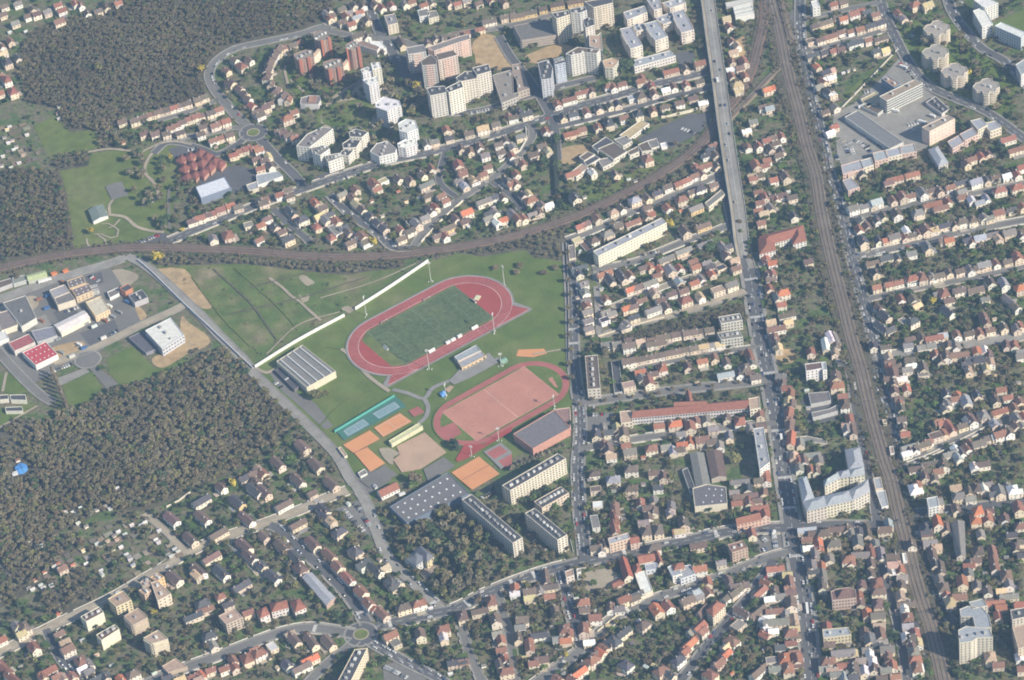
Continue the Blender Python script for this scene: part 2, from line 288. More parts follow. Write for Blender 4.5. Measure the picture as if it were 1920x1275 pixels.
# ------------------------------------------------------------------ roads: (phrase, width m, material, kerb, px points)
ROADS = {
 'avenue': ('main avenue', 13.5, 'asphalt', 3.4, [(1402,503),(1408,524),(1415,571),(1427,640),(1440,700),(1455,780),(1469,880),(1481,960),(1494,1050),(1508,1130),(1522,1275),(1530,1340)]),
 'forest': ('road round the top left wood', 9, 'asphalt2', 1.5, [(640,45),(600,52),(560,65),(500,78),(440,92),(405,115),(392,140),(402,168),(425,197),(447,222),(468,240)]),
 'estate': ('estate road below the left roundabout', 9, 'asphalt', 1.5, [(488,262),(520,298),(548,325),(572,352)]),
 'school': ('school road left of the roundabout', 7, 'asphalt', 1.5, [(463,258),(430,280),(405,290),(380,281),(345,270),(312,268),(288,288)]),
 'est1': ('upper estate lane', 6, 'asphalt2', 1, [(295,227),(345,212),(404,190)]),
 'est2': ('lower estate lane', 6, 'asphalt2', 1, [(325,260),(395,250),(440,240),(460,244)]),
 'r2': ('long street above the curved railway', 9, 'asphalt', 2, [(318,452),(370,430),(480,386),(560,358),(640,330),(720,305),(800,288),(860,272),(920,255),(1000,230),(1080,201),(1136,186),(1211,163),(1325,136)]),
 'r3': ('second street below the white estate', 7, 'asphalt', 1.5, [(1030,242),(1116,221),(1186,203),(1261,181),(1338,164)]),
 'r4': ('street in front of the zigzag towers', 8, 'asphalt', 1.5, [(838,214),(900,208),(960,190),(1060,160),(1115,147)]),
 'top1': ('dark street at the top', 9, 'asphalt', 1.5, [(692,0),(702,40),(718,72),(736,98),(742,118)]),
 'top2': ('top street of houses', 7, 'asphalt2', 1.5, [(600,54),(650,66),(740,74),(790,88),(850,66),(960,48),(1060,20)]),
 'top3': ('street down to the car park hall', 8, 'asphalt', 1.5, [(935,68),(958,108),(985,140),(1010,178),(1030,214),(1040,242),(1045,300)]),
 'c1': ('dark lane of parked cars above the railway', 7, 'asphalt', 1.5, [(618,366),(656,403),(693,428),(718,448),(738,465),(772,466)]),
 'c2': ('short lane above the railway', 6, 'asphalt', 1.2, [(512,392),(538,420),(568,443),(580,455)]),
 'c3': ('white-walled lane', 7, 'asphalt2', 1.5, [(776,462),(806,420),(857,378),(922,335),(960,302),(990,269),(999,251),(993,234)]),
 'c4': ('bent lane', 6, 'asphalt', 1.2, [(836,283),(826,318),(822,335),(832,353),(856,370)]),
 'c5': ('right-hand lane beside the dark hedge', 7, 'asphalt', 1.2, [(925,342),(960,368),(977,395)]),
 'e1': ('street north of the long white slab', 7, 'asphalt2', 1.5, [(1063,451),(1111,433),(1186,398),(1261,368),(1350,328)]),
 'e2': ('street south of the long white slab', 7, 'asphalt2', 1.5, [(1111,506),(1186,493),(1236,473),(1286,453),(1342,433),(1384,415)]),
 'e3': ('narrow lane beside the stadium meadow', 5, 'pave', .8, [(1116,508),(1121,571),(1124,632)]),
 'e4': ('long pale road under the housing block', 7, 'path', 1.5, [(1124,632),(1186,609),(1286,584),(1398,546)]),
 'e5': ('inner lane of the housing block', 5, 'path', 1, [(1146,577),(1211,551),(1274,528),(1324,511),(1352,493)]),
 'f1': ('street of parked cars right of the stadium', 10, 'asphalt', 2, [(1066,455),(1072,560),(1076,680),(1086,760),(1088,815),(1084,866),(1084,900),(1087,960),(1094,1018),(1096,1050)]),
 'f2': ('street above the long red-roofed school', 9, 'asphalt2', 2.5, [(1081,757),(1161,746),(1261,733),(1440,714)]),
 'f3': ('street below the long red-roofed school', 7, 'asphalt2', 1.5, [(1084,843),(1136,833),(1211,821),(1311,808),(1455,793)]),
 'f0': ('lane of orange roofs above the school', 5, 'asphalt2', 1, [(1195,692),(1311,668),(1428,650)]),
 's1': ('pale road below the bottom wood', 9, 'path', 1.5, [(-10,1230),(100,1174),(201,1126),(264,1090),(326,1053),(351,1038),(402,1014),(480,988),(560,958),(610,936),(652,920)]),
 'l': ('road along the meadow wall', 9, 'pave', 1, [(238,480),(265,494),(300,520),(345,562),(380,595),(410,628),(450,668),(480,704),(538,760),(588,808),(631,853),(656,896),(686,941),(702,985),(730,1050),(769,1088),(824,1138),(832,1146)]),
 'm': ('curving main street at the bottom', 10, 'asphalt', 2.5, [(700,1180),(713,1173),(814,1151),(857,1141),(907,1116),(960,1094),(1023,1072),(1086,1056),(1161,1040),(1261,1020),(1352,1000),(1420,992),(1486,990)]),
 'w': ('road left of the bottom roundabout', 9, 'asphalt2', 2, [(662,1190),(643,1186),(580,1178),(530,1186),(480,1203),(402,1233),(352,1251),(290,1275),(250,1300)]),
 's2': ('shaded street above the bottom roundabout', 9, 'asphalt', 1.8, [(688,1170),(656,1121),(606,1068),(563,1030),(523,993),(505,985)]),
 's3': ('lane at the bottom edge left of the roundabout', 8, 'asphalt2', 1.5, [(668,1200),(653,1214),(606,1251),(560,1300)]),
 's4': ('street of cars running to the bottom edge', 8, 'asphalt', 2, [(692,1202),(701,1209),(756,1239),(819,1271),(860,1300)]),
 'b1': ('walled lane at the bottom', 6, 'asphalt2', 1.2, [(857,1143),(867,1185),(882,1231),(904,1280)]),
 'b2': ('lane of red roofs at the bottom', 6, 'asphalt2', 1.2, [(932,1112),(945,1160),(957,1205),(968,1280)]),
 'b3': ('side street of parked cars at the bottom', 7, 'asphalt', 1.8, [(1052,1068),(1065,1131),(1080,1181),(1090,1214)]),
 'b4': ('long diagonal street at the bottom', 8, 'asphalt2', 2, [(1000,1285),(1040,1255),(1086,1221),(1121,1186),(1161,1153),(1236,1121),(1311,1096),(1372,1073),(1430,1050),(1480,1035)]),
 'b5': ('dark diagonal street to the plaza', 8, 'asphalt', 2, [(1270,1285),(1324,1214),(1362,1168),(1402,1121),(1436,1075),(1450,1050)]),
 'b6': ('lower left side street', 7, 'asphalt', 1.5, [(86,1180),(110,1231),(143,1271),(160,1300)]),
 'b7': ('allotment lane', 6, 'path', 1, [(271,963),(314,1000),(350,1038)]),
 'b8': ('lane between the terraces', 5, 'pave', 1, [(425,1010),(465,1055),(500,1085)]),
 'rw': ('street of parked cars right of the main railway', 9, 'asphalt', 2, [(1500,-10),(1501,60),(1515,150),(1533,226),(1548,289),(1553,320),(1568,358),(1581,408),(1591,458),(1603,508),(1621,571),(1638,640),(1648,715),(1666,766),(1678,816),(1690,876)]),
 'rl': ('street left of the main railway', 7, 'asphalt', 1.5, [(1560,680),(1591,690),(1603,760),(1616,828),(1625,878),(1635,920),(1645,985)]),
 'x1': ('first street right of the railway', 6, 'asphalt2', 1.5, [(1583,415),(1653,396),(1729,380),(1817,365),(1930,342)]),
 'x2': ('second street right of the railway', 7, 'asphalt2', 1.8, [(1600,483),(1691,463),(1792,438),(1930,412)]),
 'x3': ('third street right of the railway', 6, 'asphalt2', 1.5, [(1621,563),(1691,546),(1817,523),(1930,498)]),
 'x4': ('fourth street right of the railway', 8, 'pave', 2, [(1628,672),(1681,665),(1792,647),(1866,640),(1930,628)]),
 'x5': ('diagonal street right of the railway', 7, 'asphalt2', 2, [(1694,876),(1741,848),(1792,826),(1854,796),(1930,778)]),
 'x6': ('street past the station at lower right', 10, 'asphalt', 2.5, [(1488,990),(1560,985),(1640,985),(1700,967),(1800,955),(1930,940)]),
 'x7': ('shaded street at the bottom right', 7, 'asphalt', 1.5, [(1655,1060),(1664,1106),(1680,1156),(1695,1231),(1702,1290)]),
 'x8': ('dark street right of the lower railway', 7, 'asphalt', 1.5, [(1700,965),(1718,1000),(1735,1060),(1755,1130),(1790,1170)]),
 'n1': ('curving road past the beige towers', 9, 'asphalt', 2, [(1648,-10),(1661,33),(1681,75),(1704,118),(1741,161),(1792,186),(1854,213),(1930,268)]),
 'n2': ('road right of the beige towers', 9, 'asphalt', 2, [(1775,-10),(1786,23),(1812,60),(1842,92),(1887,118),(1930,165)]),
 'n3': ('top right lane', 6, 'asphalt2', 1.2, [(1503,38),(1565,23),(1655,4)]),
 'n4': ('lane between the upper right terraces', 6, 'asphalt2', 1.2, [(1503,98),(1565,84),(1668,54)]),
 'i1': ('works road under the railway', 9, 'pave', 1.5, [(-10,564),(50,543),(113,521),(200,496),(240,482)]),
 'i2': ('beige works road', 8, 'path', 1, [(100,680),(150,664),(206,639),(266,609),(324,583),(345,572)]),
 'i3': ('works road by the red-roofed warehouse', 8, 'asphalt2', 1.5, [(-10,652),(38,705),(75,740),(100,756)]),
 'k': ('ground road beside the viaduct', 6, 'asphalt', 1.5, [(1352,330),(1372,420),(1388,470),(1400,510)]),
 'st': ('stadium service path', 4.5, 'greyc', 0, [(736,731),(765,738),(795,748),(812,728),(850,712),(905,690),(935,672)]),
 'st2': ('stadium service path loop', 4.5, 'greyc', 0, [(795,748),(803,763),(799,782),(785,795)]),
}
RP = {}
for k, (ph, w, m, kb, pts) in ROADS.items():
    RP[k] = smooth([P(*p) for p in pts], 5); 
    mark_line(pts, (w/2 + kb + .3)*1.9)
allr = []
for k, pts in RP.items():
    a = np.array([(p.x, p.y) for p in pts]); allr.append((k, a, ROADS[k][1]/2))
def near_other(k, p, extra=0.0):
    for kk, a, hw in allr:
        if kk != k and np.min((a[:,0]-p.x)**2 + (a[:,1]-p.y)**2) < (hw + extra + 1.0)**2: return True
    return False
kerbs = MB()
for k, (ph, w, m, kb, pts) in ROADS.items():
    mb = MB(); strip(mb, RP[k], w, nz()); tag(mb.build('road' if kb else 'path', M[m]), kind='structure')
    if kb:
        for sd_ in (1, -1):
            c = offs(RP[k], sd_*(w/2 + kb/2))
            ok = [not near_other(k, c[i].lerp(c[i+1], .5), kb*.3) for i in range(len(c)-1)]
            L, Rr = offs(c, kb/2), offs(c, -kb/2); zt = .80
            for i in range(len(c)-1):
                if ok[i]:
                    kerbs.face([(*Rr[i], zt), (*Rr[i+1], zt), (*L[i+1], zt), (*L[i], zt)])
                    for A in ((L, 1), (Rr, -1)):
                        a, b = A[0][i], A[0][i+1]
                        kerbs.face([(*a, zt), (*b, zt), (*b, 0), (*a, 0)] if A[1] > 0 else [(*b, zt), (*a, zt), (*a, 0), (*b, 0)])
ZROAD = nz()
tag(kerbs.build('pavement', M['pave']), kind='structure')
# centre lines, crossings
mk = MB()
for k in ('avenue', 'm', 's4', 'f1', 'rw', 'r2', 's1', 'n1'):
    strip(mk, RP[k], .28, ZROAD+.01, keep=lambda p, i: i % 2 == 0)
for k, idx in (('avenue', (3, 14, 30, 46, 58, 66, 78)), ('m', (3, 16, 24, 28, 44, 60)), ('s2', (3,)), ('f1', (26, 30)), ('l', (-4,)), ('b4', (22, 60)), ('x4', (4,)), ('w', (6,))):
    for i in idx:
        i = i % len(RP[k]); i = min(max(i, 1), len(RP[k])-2)
        a, b = RP[k][i-1], RP[k][i+1]; t = (b-a).normalized(); n = Vector((-t.y, t.x)); w = ROADS[k][1]
        for j in range(int(w/1.1)):
            c = RP[k][i] + n*(-w/2 + .8 + j*1.1); mk.box(c, 3.2, .55, 0, ZROAD+.01, math.atan2(t.y, t.x))
tag(mk.build('road_marking', M['line']), kind='structure')
# roundabouts
def disc(name, c, r, m, r0=0, n=48):
    z = nz(); mb = MB()
    for i in range(n):
        a, b = 2*math.pi*i/n, 2*math.pi*(i+1)/n
        if r0: mb.face([(c.x+r0*math.cos(a), c.y+r0*math.sin(a), z), (c.x+r*math.cos(a), c.y+r*math.sin(a), z), (c.x+r*math.cos(b), c.y+r*math.sin(b), z), (c.x+r0*math.cos(b), c.y+r0*math.sin(b), z)])
        else: mb.face([(c.x, c.y, z), (c.x+r*math.cos(a), c.y+r*math.sin(a), z), (c.x+r*math.cos(b), c.y+r*math.sin(b), z)])
    return tag(mb.build(name, M[m]), kind='structure')
for (x, y), r in (((677,1190),14), ((475,249),14), ((165,675),12)):
    c = P(x, y); disc('roundabout', c, r+2, 'pave'); disc('roundabout', c, r, 'asphalt2' if r == 12 else 'asphalt')
    if r > 12: disc('roundabout_kerb', c, r*.52, 'path'); disc('roundabout_lawn', c, r*.43, 'park')
    mark_world([(c.x+(r+3)*math.cos(i*.5), c.y+(r+3)*math.sin(i*.5)) for i in range(13)])
# park and field paths
for pts, w, m in (([(285,288),(275,305),(272,325),(290,345),(297,368),(285,380),(265,388)], 3.5, 'path'), ([(206,402),(205,385),(212,375)], 3, 'path'), ([(203,403),(235,408),(255,425),(280,433),(308,436)], 4, 'path'),
    ([(225,412),(213,425),(204,428)], 2, 'path'), ([(213,425),(222,432),(220,444),(208,447),(190,440),(178,440)], 2, 'path'), ([(184,442),(197,450),(199,460),(185,467)], 2, 'path'), ([(170,468),(163,455),(163,448)], 2, 'path'), ([(213,425),(203,420),(190,421)], 1.6, 'path'),
    ([(165,286),(205,280),(245,284)], 3, 'path'), ([(265,286),(300,270),(330,266),(360,272)], 3, 'path'), ([(640,655),(660,670),(690,705),(730,735)], 4, 'path'), ([(575,660),(610,650),(640,655)], 2.5, 'park'),
    ([(478,690),(500,700),(520,690)], 4, 'path'), ([(540,158),(534,130),(542,115)], 3, 'path'), ([(545,150),(560,165),(570,172)], 3, 'path'), ([(640,182),(680,150)], 5, 'asphalt2'), ([(318,350),(316,380),(318,430)], 3, 'asphalt2'),
    ([(505,522),(530,540),(545,555),(562,566),(580,583),(602,602)], 3, 'path'), ([(0,1060),(20,1080)], 2.5, 'path'), ([(0,802),(70,762)], 2.2, 'path'), ([(5,735),(12,700)], 3, 'path'), ([(1000,665),(1060,655)], 2, 'path'), ([(150,820),(185,850),(205,870)], 3, 'asphalt2')):
    ribbon('path', [P(*p) for p in pts], w, M[m]); mark_line(pts, w*1.1)
psheet('ball_court', [(197,350),(228,341),(241,367),(210,376)], 'asphalt2')
for pts, m in (([(360,520),(420,600),(470,650)],'park'), ([(400,505),(470,570),(520,640)],'scrub'), ([(440,503),(520,575),(560,620)],'park'), ([(470,540),(600,505)],'scrub'), ([(430,590),(560,560),(690,520)],'scrub'), ([(600,560),(700,530),(780,495)],'path'), ([(500,665),(560,610),(640,585)],'path'), ([(600,800),(640,760),(700,735)],'park')):
    ribbon('worn_track', [P(*p) for p in pts], 1.6, M[m])
# ------------------------------------------------------------------ railways
RAIL = {
 'main': ([(1441,-30),(1447,0),(1463,63),(1478,138),(1498,213),(1513,276),(1530,330),(1540,395),(1553,458),(1568,521),(1581,571),(1598,640),(1613,690),(1628,753),(1640,800),(1656,856),(1672,904),(1683,955),(1699,1018),(1714,1080),(1729,1131),(1746,1181),(1768,1275),(1780,1340)], 12, 'ballast', 3),
 'curve': ([(-30,510),(0,504),(100,482),(200,469),(280,465),(400,468),(480,473),(560,480),(640,483),(740,480),(820,470),(900,458),(960,445),(1060,415),(1130,385),(1200,350),(1260,315),(1300,285),(1330,255),(1350,222),(1380,186),(1407,140),(1424,80),(1432,40),(1436,-30)], 9, 'ballast2', 2),
 'chord': ([(1352,240),(1377,213),(1410,180),(1440,148),(1468,122)], 6, 'ballast', 1),
 'siding': ([(1455,-30),(1468,25),(1480,70),(1492,80)], 9, 'ballast', 1),
}
for k, (pts, w, m, nt_) in RAIL.items():
    wp = smooth([P(*p) for p in pts], 6); mark_line(pts, (w/2+4)*1.9)
    if k in ('main', 'curve'):
        ribbon('railway_verge', [P(*p) for p in pts], w + (15 if k == 'main' else 8), M['scrub'])
    mb = MB(); L0, R0 = offs(wp, w/2+1), offs(wp, -w/2-1); L1, R1 = offs(wp, w/2), offs(wp, -w/2); zb = 1.35
    for i in range(len(wp)-1):
        mb.face([(*R1[i], zb), (*R1[i+1], zb), (*L1[i+1], zb), (*L1[i], zb)])
        mb.face([(*R0[i], 0), (*R0[i+1], 0), (*R1[i+1], zb), (*R1[i], zb)]); mb.face([(*L1[i], zb), (*L1[i+1], zb), (*L0[i+1], 0), (*L0[i], 0)])
    tag(mb.build('railway_trackbed', M[m]), kind='structure')
    sl = MB(); rl = MB()
    for t in range(nt_):
        o = (t - (nt_-1)/2)*3.9 if nt_ > 1 else 0
        c = offs(wp, o); strip(sl, c, 2.1, zb+.05)
        for s in (-.75, .75): strip(rl, offs(c, s), .2, zb+.2)
    tag(sl.build('railway_sleepers', M['sleeper']), kind='structure'); tag(rl.build('railway_rails', M['rail']), kind='structure')
# ------------------------------------------------------------------ stadium
pc = [TP('R8', 828,145), TP('R8', 1106,360), TP('R8', 483,692), TP('R8', 229,464)]
ctr = sum(pc, Vector())/4; ax = ((pc[0]-pc[3]) + (pc[1]-pc[2])).normalized(); ay = Vector((-ax.y, ax.x, 0))
def oval(c, half, r, n=40, ax=ax, ay=ay):
    o = [c + ax*half + ax*(r*math.sin(t)) - ay*(r*math.cos(t)) for t in [math.pi*i/n for i in range(n+1)]]
    return o + [c - ax*half - ax*(r*math.sin(t)) + ay*(r*math.cos(t)) for t in [math.pi*i/n for i in range(n+1)]]
def ring(name, a, b, m):
    z = nz(); mb = MB(); n = len(a)
    for i in range(n):
        j = (i+1) % n; mb.face([(*a[i].xy, z), (*b[i].xy, z), (*b[j].xy, z), (*a[j].xy, z)])
    return tag(mb.build(name, m), kind='structure')
ends = [TP('R8', 183,560), TP('R8', 1143,270)]
tc = (ends[0]+ends[1])/2; tc = ctr + ax*((tc-ctr).dot(ax))
HS, RI = 42.2, 36.4
def loc(c, x, y): return c + ax*x + ay*y
# sprint straight runs past both curves on the near side
sheet('grey_apron', [loc(tc, -HS-44, -RI-13.2), loc(tc, HS+47, -RI-13.2), loc(tc, HS+47, -RI-9), loc(tc, HS+36, -RI+20), loc(tc, -HS-20, -RI+10), loc(tc, -HS-44,-RI-6)], M['greyc'])
sheet('grey_apron', oval(tc, HS, RI+12.7), M['greyc'])
sheet('running_track', oval(tc, HS, RI+10.6), M['red'])
sheet('running_track', [loc(tc, -HS-40, -RI-11.2), loc(tc, HS+44, -RI-11.2), loc(tc, HS+44, -RI-9), loc(tc, HS+30, -RI+16), loc(tc, -HS-20, -RI+8), loc(tc, -HS-40,-RI-9)], M['red'])
sheet('infield', oval(tc, HS, RI), M['red'])
sheet('infield_grass', [loc(ctr, -64.5, -26), loc(ctr, -53, -34), loc(ctr, 53.5, -35), loc(ctr, 53.5, 35), loc(ctr, -53, 34.5), loc(ctr, -64.5, 26)], M['park'])
sheet('football_pitch', [loc(ctr, -53.2, -33), loc(ctr, 53.2, -33), loc(ctr, 53.2, 33), loc(ctr, -53.2, 33)], M['turf'])
zl = nz(); ln = MB()
def seg(a, b, w=.22): 
    strip(ln, [a.xy, b.xy], w, zl)
def rect(c, x0, y0, x1, y1, w=.22):
    q = [loc(c, x0, y0), loc(c, x1, y0), loc(c, x1, y1), loc(c, x0, y1)]
    for i in range(4): seg(q[i], q[(i+1) % 4], w)
rect(ctr, -52.6, -32.4, 52.6, 32.4); seg(loc(ctr, 0, -32.4), loc(ctr, 0, 32.4))
for s in (1, -1): rect(ctr, s*52.6, -20, s*36, 20); rect(ctr, s*52.6, -9.2, s*47, 9.2)
rect(ctr, -30, -32.4, -30, 32.4, .15); rect(ctr, 30, -32.4, 30, 32.4, .15)
cc = [loc(ctr, 9.15*math.cos(t/24*2*math.pi), 9.15*math.sin(t/24*2*math.pi)) for t in range(25)]
strip(ln, [c.xy for c in cc], .22, zl)
tag(ln.build('pitch_marking', mat('pitch_line', (.26,.31,.26), .8)), kind='structure')
zl = nz(); ln = MB()
for d, w in ((0, .5), (1.22,.1), (2.44,.1), (3.66,.1), (4.88,.1), (6.1,.1), (7.3,.1), (8.5,.1), (10.4,.4)):
    o = [p.xy for p in oval(tc, HS, RI+d)]; strip(ln, o + [o[0]], w, zl)
for d in (0, 3.6, 7.2, 10.6): seg(loc(tc, -HS-40, -RI-d*.97), loc(tc, HS+44, -RI-d*.97), .12 if d < 10 else .5)
for x in (-HS-30, -HS-10, HS-4, 30): seg(loc(tc, x, -RI-.5), loc(tc, x, -RI-10.5), .2)
tag(ln.build('track_marking', mat('track_line', (.62,.50,.48), .8)), kind='structure')
# lower shale ground with its pink track
pc2 = [px('C3', 92,195), px('C3', 352,400), px('C2', 1650,748), px('C2', 1392,535)]; pc2 = [P(*p) for p in pc2]
c2 = sum(pc2, Vector())/4; ax2 = ((pc2[0]-pc2[3]) + (pc2[1]-pc2[2])).normalized(); ay2 = Vector((-ax2.y, ax2.x, 0))
lx = [(p-c2).dot(ax2) for p in pc2]; ly = [(p-c2).dot(ay2) for p in pc2]; hl, hw = (max(lx)-min(lx))/2, (max(ly)-min(ly))/2
ov2 = lambda r, h=36: oval(c2 + ax2*1.0, h, r, ax=ax2, ay=ay2)
sheet('grey_apron', ov2(37.6), M['grass']); sheet('running_track', ov2(36.4), M['pink']); sheet('infield_grass', ov2(29.8), M['grass'])
sheet('shale_pitch', [c2 + ax2*(a*hl) + ay2*(b*hw) for a, b in ((-1,-1),(1,-1),(1,1),(-1,1))], M['clay'])
zl = nz(); ln = MB()
strip(ln, [(c2 + ay2*hw).xy, (c2 - ay2*hw).xy], .7, zl)
q = [c2 + ax2*(a*hl) + ay2*(b*hw) for a, b in ((-1,-1),(1,-1),(1,1),(-1,1),(-1,-1))]
strip(ln, [p.xy for p in q], .4, zl); tag(ln.build('shale_pitch_marking', mat('shale_line', (.6,.38,.3), .8)), kind='structure')
mark_world([loc(tc, -HS-45, -RI-16), loc(tc, HS+50, -RI-16), loc(tc, HS+50, RI+14), loc(tc, -HS-50, RI+14)]); mark_world(ov2(40))
sheet('throwing_area', [TP('C2', *p) for p in ((1375,650),(1480,610),(1540,690),(1460,735),(1390,700))], M['pink'])
sheet('landing_area', [TP('C3', *p) for p in ((270,285),(300,270),(345,350),(320,345))], M['clay'])
# courts
psheet('sprint_straight', [(1490,890),(1560,770),(1700,775),(1820,690),(1912,640),(1912,680),(1700,800),(1580,880),(1510,905)], 'red', 'C2')
for q, m, nm in (([(582,660),(1040,410),(1125,490),(660,745)], 'greenc', 'court_surround'), ([(650,675),(800,585),(850,625),(690,715)], 'bluec', 'tennis_court'), ([(870,545),(1035,455),(1080,495),(920,585)], 'bluec', 'tennis_court'),
    ([(880,650),(1075,540),(1165,605),(950,720)], 'orange', 'clay_court'), ([(650,780),(850,670),(925,735),(730,840)], 'orange', 'clay_court'), ([(735,840),(830,795),(965,915),(855,980)], 'orange', 'clay_court'),
    ([(1050,790),(1260,685),(1425,835),(1230,960),(1090,985),(1025,890),(1075,850)], 'sand', 'sandy_pitch'), ([(1460,985),(1665,865),(1820,995),(1615,1115)], 'orange', 'clay_court'),
    ([(920,815),(980,800),(1070,840),(1030,870),(1020,930),(960,880)], 'path', 'forecourt'), ([(1140,525),(1210,490),(1260,535),(1180,570)], 'pink', 'play_area'), ([(1250,960),(1400,870),(1490,935),(1290,1060)], 'asphalt2', 'court'),
    ([(1700,830),(1830,760),(1912,830),(1912,900),(1830,960)], 'greyc', 'court_surround'), ([(1720,840),(1820,785),(1880,830),(1780,885)], 'pink', 'ball_court'), ([(1810,900),(1912,845),(1912,930),(1860,950)], 'pink', 'ball_court'),
    ([(770,1040),(960,930),(1060,1000),(860,1105)], 'asphalt2', 'yard'), ([(1520,215),(1740,90),(1810,165),(1600,280),(1480,330),(1440,300)], 'greyc', 'pavilion_forecourt'), ([(1410,365),(1450,335),(1480,345),(1440,390)], 'sand', 'long_jump_pit')):
    psheet(nm, q, m, 'C2')
zl = nz(); ln = MB()
def frame_lines(t, q, w=.25, mid=True):
    p = [TP(t, *k).xy for k in q]
    for i in range(4): strip(ln, [p[i], p[(i+1) % 4]], w, zl)
    if mid: strip(ln, [(p[0]+p[1])/2, (p[2]+p[3])/2], w, zl)
for q in ([(660,675),(797,592),(838,625),(692,707)], [(882,547),(1030,464),(1068,495),(922,577)], [(900,650),(1070,555),(1140,605),(955,708)]): frame_lines('C2', q)
tag(ln.build('court_marking', mat('court_line', (.62,.62,.58), .8)), kind='structure')
zl = nz(); ln = MB(); strip(ln, [TP('C2', 1545,1040).xy, TP('C2', 1740,930).xy], .8, zl); strip(ln, [TP('C2', 730,840).xy, TP('C2', 840,790).xy], .8, zl)
tag(ln.build('court_divider', mat('dark_clay_strip', (.30,.14,.09))), kind='structure')
# ------------------------------------------------------------------ buildings
PALE = [(.74,.66,.53),(.77,.74,.67),(.70,.59,.45),(.75,.69,.59),(.64,.55,.45),(.72,.61,.48),(.78,.76,.72),(.60,.51,.41)]
RC = dict(r=(.285,.125,.088), o=(.47,.165,.085), m=(.155,.105,.092), b=(.145,.115,.095), k=(.085,.085,.095), g=(.22,.205,.195), z=(.34,.36,.39), w=(.70,.70,.69), y=(.52,.42,.25), p=(.40,.30,.23))
RN = dict(r='red-tiled', o='bright-orange-roofed', m='dark-maroon-roofed', b='brown-roofed', k='black-slated', g='grey-roofed', z='pale-zinc-roofed', w='white-roofed', y='yellowish-roofed', p='beige-roofed')
WIN = bpy.data.meshes.new('window')
WIN.from_pydata([(-.5,-.06,-.5),(.5,-.06,-.5),(.5,-.06,.5),(-.5,-.06,.5),(-.5,.06,-.5),(.5,.06,-.5),(.5,.06,.5),(-.5,.06,.5)], [], [(0,1,2,3),(0,4,5,1),(3,2,6,7),(0,3,7,4),(1,5,6,2)])
WIN.materials.append(M['glass'])
def ccw(q):
    a = sum(q[i][0]*q[(i+1)%len(q)][1]-q[(i+1)%len(q)][0]*q[i][1] for i in range(len(q)))
    return list(q) if a > 0 else list(reversed(q))
def shrink(q, d):
    n = len(q); out = []
    for i in range(n):
        p0, p1, p2 = [Vector((q[k % n][0], q[k % n][1])) for k in (i-1, i, i+1)]
        e1, e2 = (p1-p0).normalized(), (p2-p1).normalized(); n1, n2 = Vector((-e1.y, e1.x)), Vector((-e2.y, e2.x))
        b = (n1+n2); b = b/max(b.length_squared, .2)*2
        out.append(p1 + b*d)
    return out
def pitched(mb, q, z, rise, col, hip=.0, over=.4, wall=None, wcol=(1,1,1)):
    """gable (hip=0) or hipped roof over a 4-corner footprint, ridge along the long side"""
    q = [Vector((p[0], p[1])) for p in q]
    if (q[1]-q[0]).length < (q[2]-q[1]).length: q = q[1:] + q[:1]
    a, b = (q[0]+q[3])/2, (q[1]+q[2])/2; d = (b-a).normalized(); w = (q[3]-q[0]).length
    if wall is not None and not hip:
        wall.face([(*q[1], z), (*q[2], z), (*b, z+rise)], wcol); wall.face([(*q[3], z), (*q[0], z), (*a, z+rise)], wcol)
    n = (q[0]-q[3]).normalized(); k = rise/(w/2)
    ra, rb = (a - d*over, b + d*over) if not hip else (a + d*hip*w/2, b - d*hip*w/2)
    e = [q[0]+n*over-d*over, q[1]+n*over+d*over, q[2]-n*over+d*over, q[3]-n*over-d*over]; ze = z - over*k; zr = z + rise
    t = .22
    mb.face([(*e[0], ze+t), (*e[1], ze+t), (*rb, zr+t), (*ra, zr+t)], col); mb.face([(*e[2], ze+t), (*e[3], ze+t), (*ra, zr+t), (*rb, zr+t)], col)
    if hip:
        mb.face([(*e[1], ze+t), (*e[2], ze+t), (*rb, zr+t)], col); mb.face([(*e[3], ze+t), (*e[0], ze+t), (*ra, zr+t)], col)
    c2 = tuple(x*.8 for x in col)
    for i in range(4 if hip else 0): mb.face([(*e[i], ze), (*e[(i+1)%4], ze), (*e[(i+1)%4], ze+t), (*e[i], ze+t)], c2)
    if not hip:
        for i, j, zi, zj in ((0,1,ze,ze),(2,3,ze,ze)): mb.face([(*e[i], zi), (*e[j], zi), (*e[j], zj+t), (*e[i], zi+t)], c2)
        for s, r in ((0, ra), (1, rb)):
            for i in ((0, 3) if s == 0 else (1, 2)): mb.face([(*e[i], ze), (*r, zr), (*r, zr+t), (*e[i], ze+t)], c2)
    return a, b
def facade_windows(q, z0, z1, col_sp, fl, w, h, skip=.0):
    out = []
    for i in range(len(q)):
        a, b = Vector(q[i][:2]), Vector(q[(i+1) % len(q)][:2]); L = (b-a).length
        if L < 3: continue
        t = (b-a)/L; n = Vector((t.y, -t.x))
        mid = (a+b)/2; tocam = (Vector((0, -Y0)) - mid).normalized()
        if n.dot(tocam) < .04: continue
        nc = max(1, int((L-1.0)/col_sp)); nf = max(1, int((z1-z0)/fl))
        for f in range(nf):
            for c in range(nc):
                if random.random() < skip: continue
                p = a + t*((c+.5)*L/nc) + n*.03
                out.append((p.x, p.y, z0 + (f+.55)*(z1-z0)/nf, math.atan2(t.y, t.x), w, h))
    return out
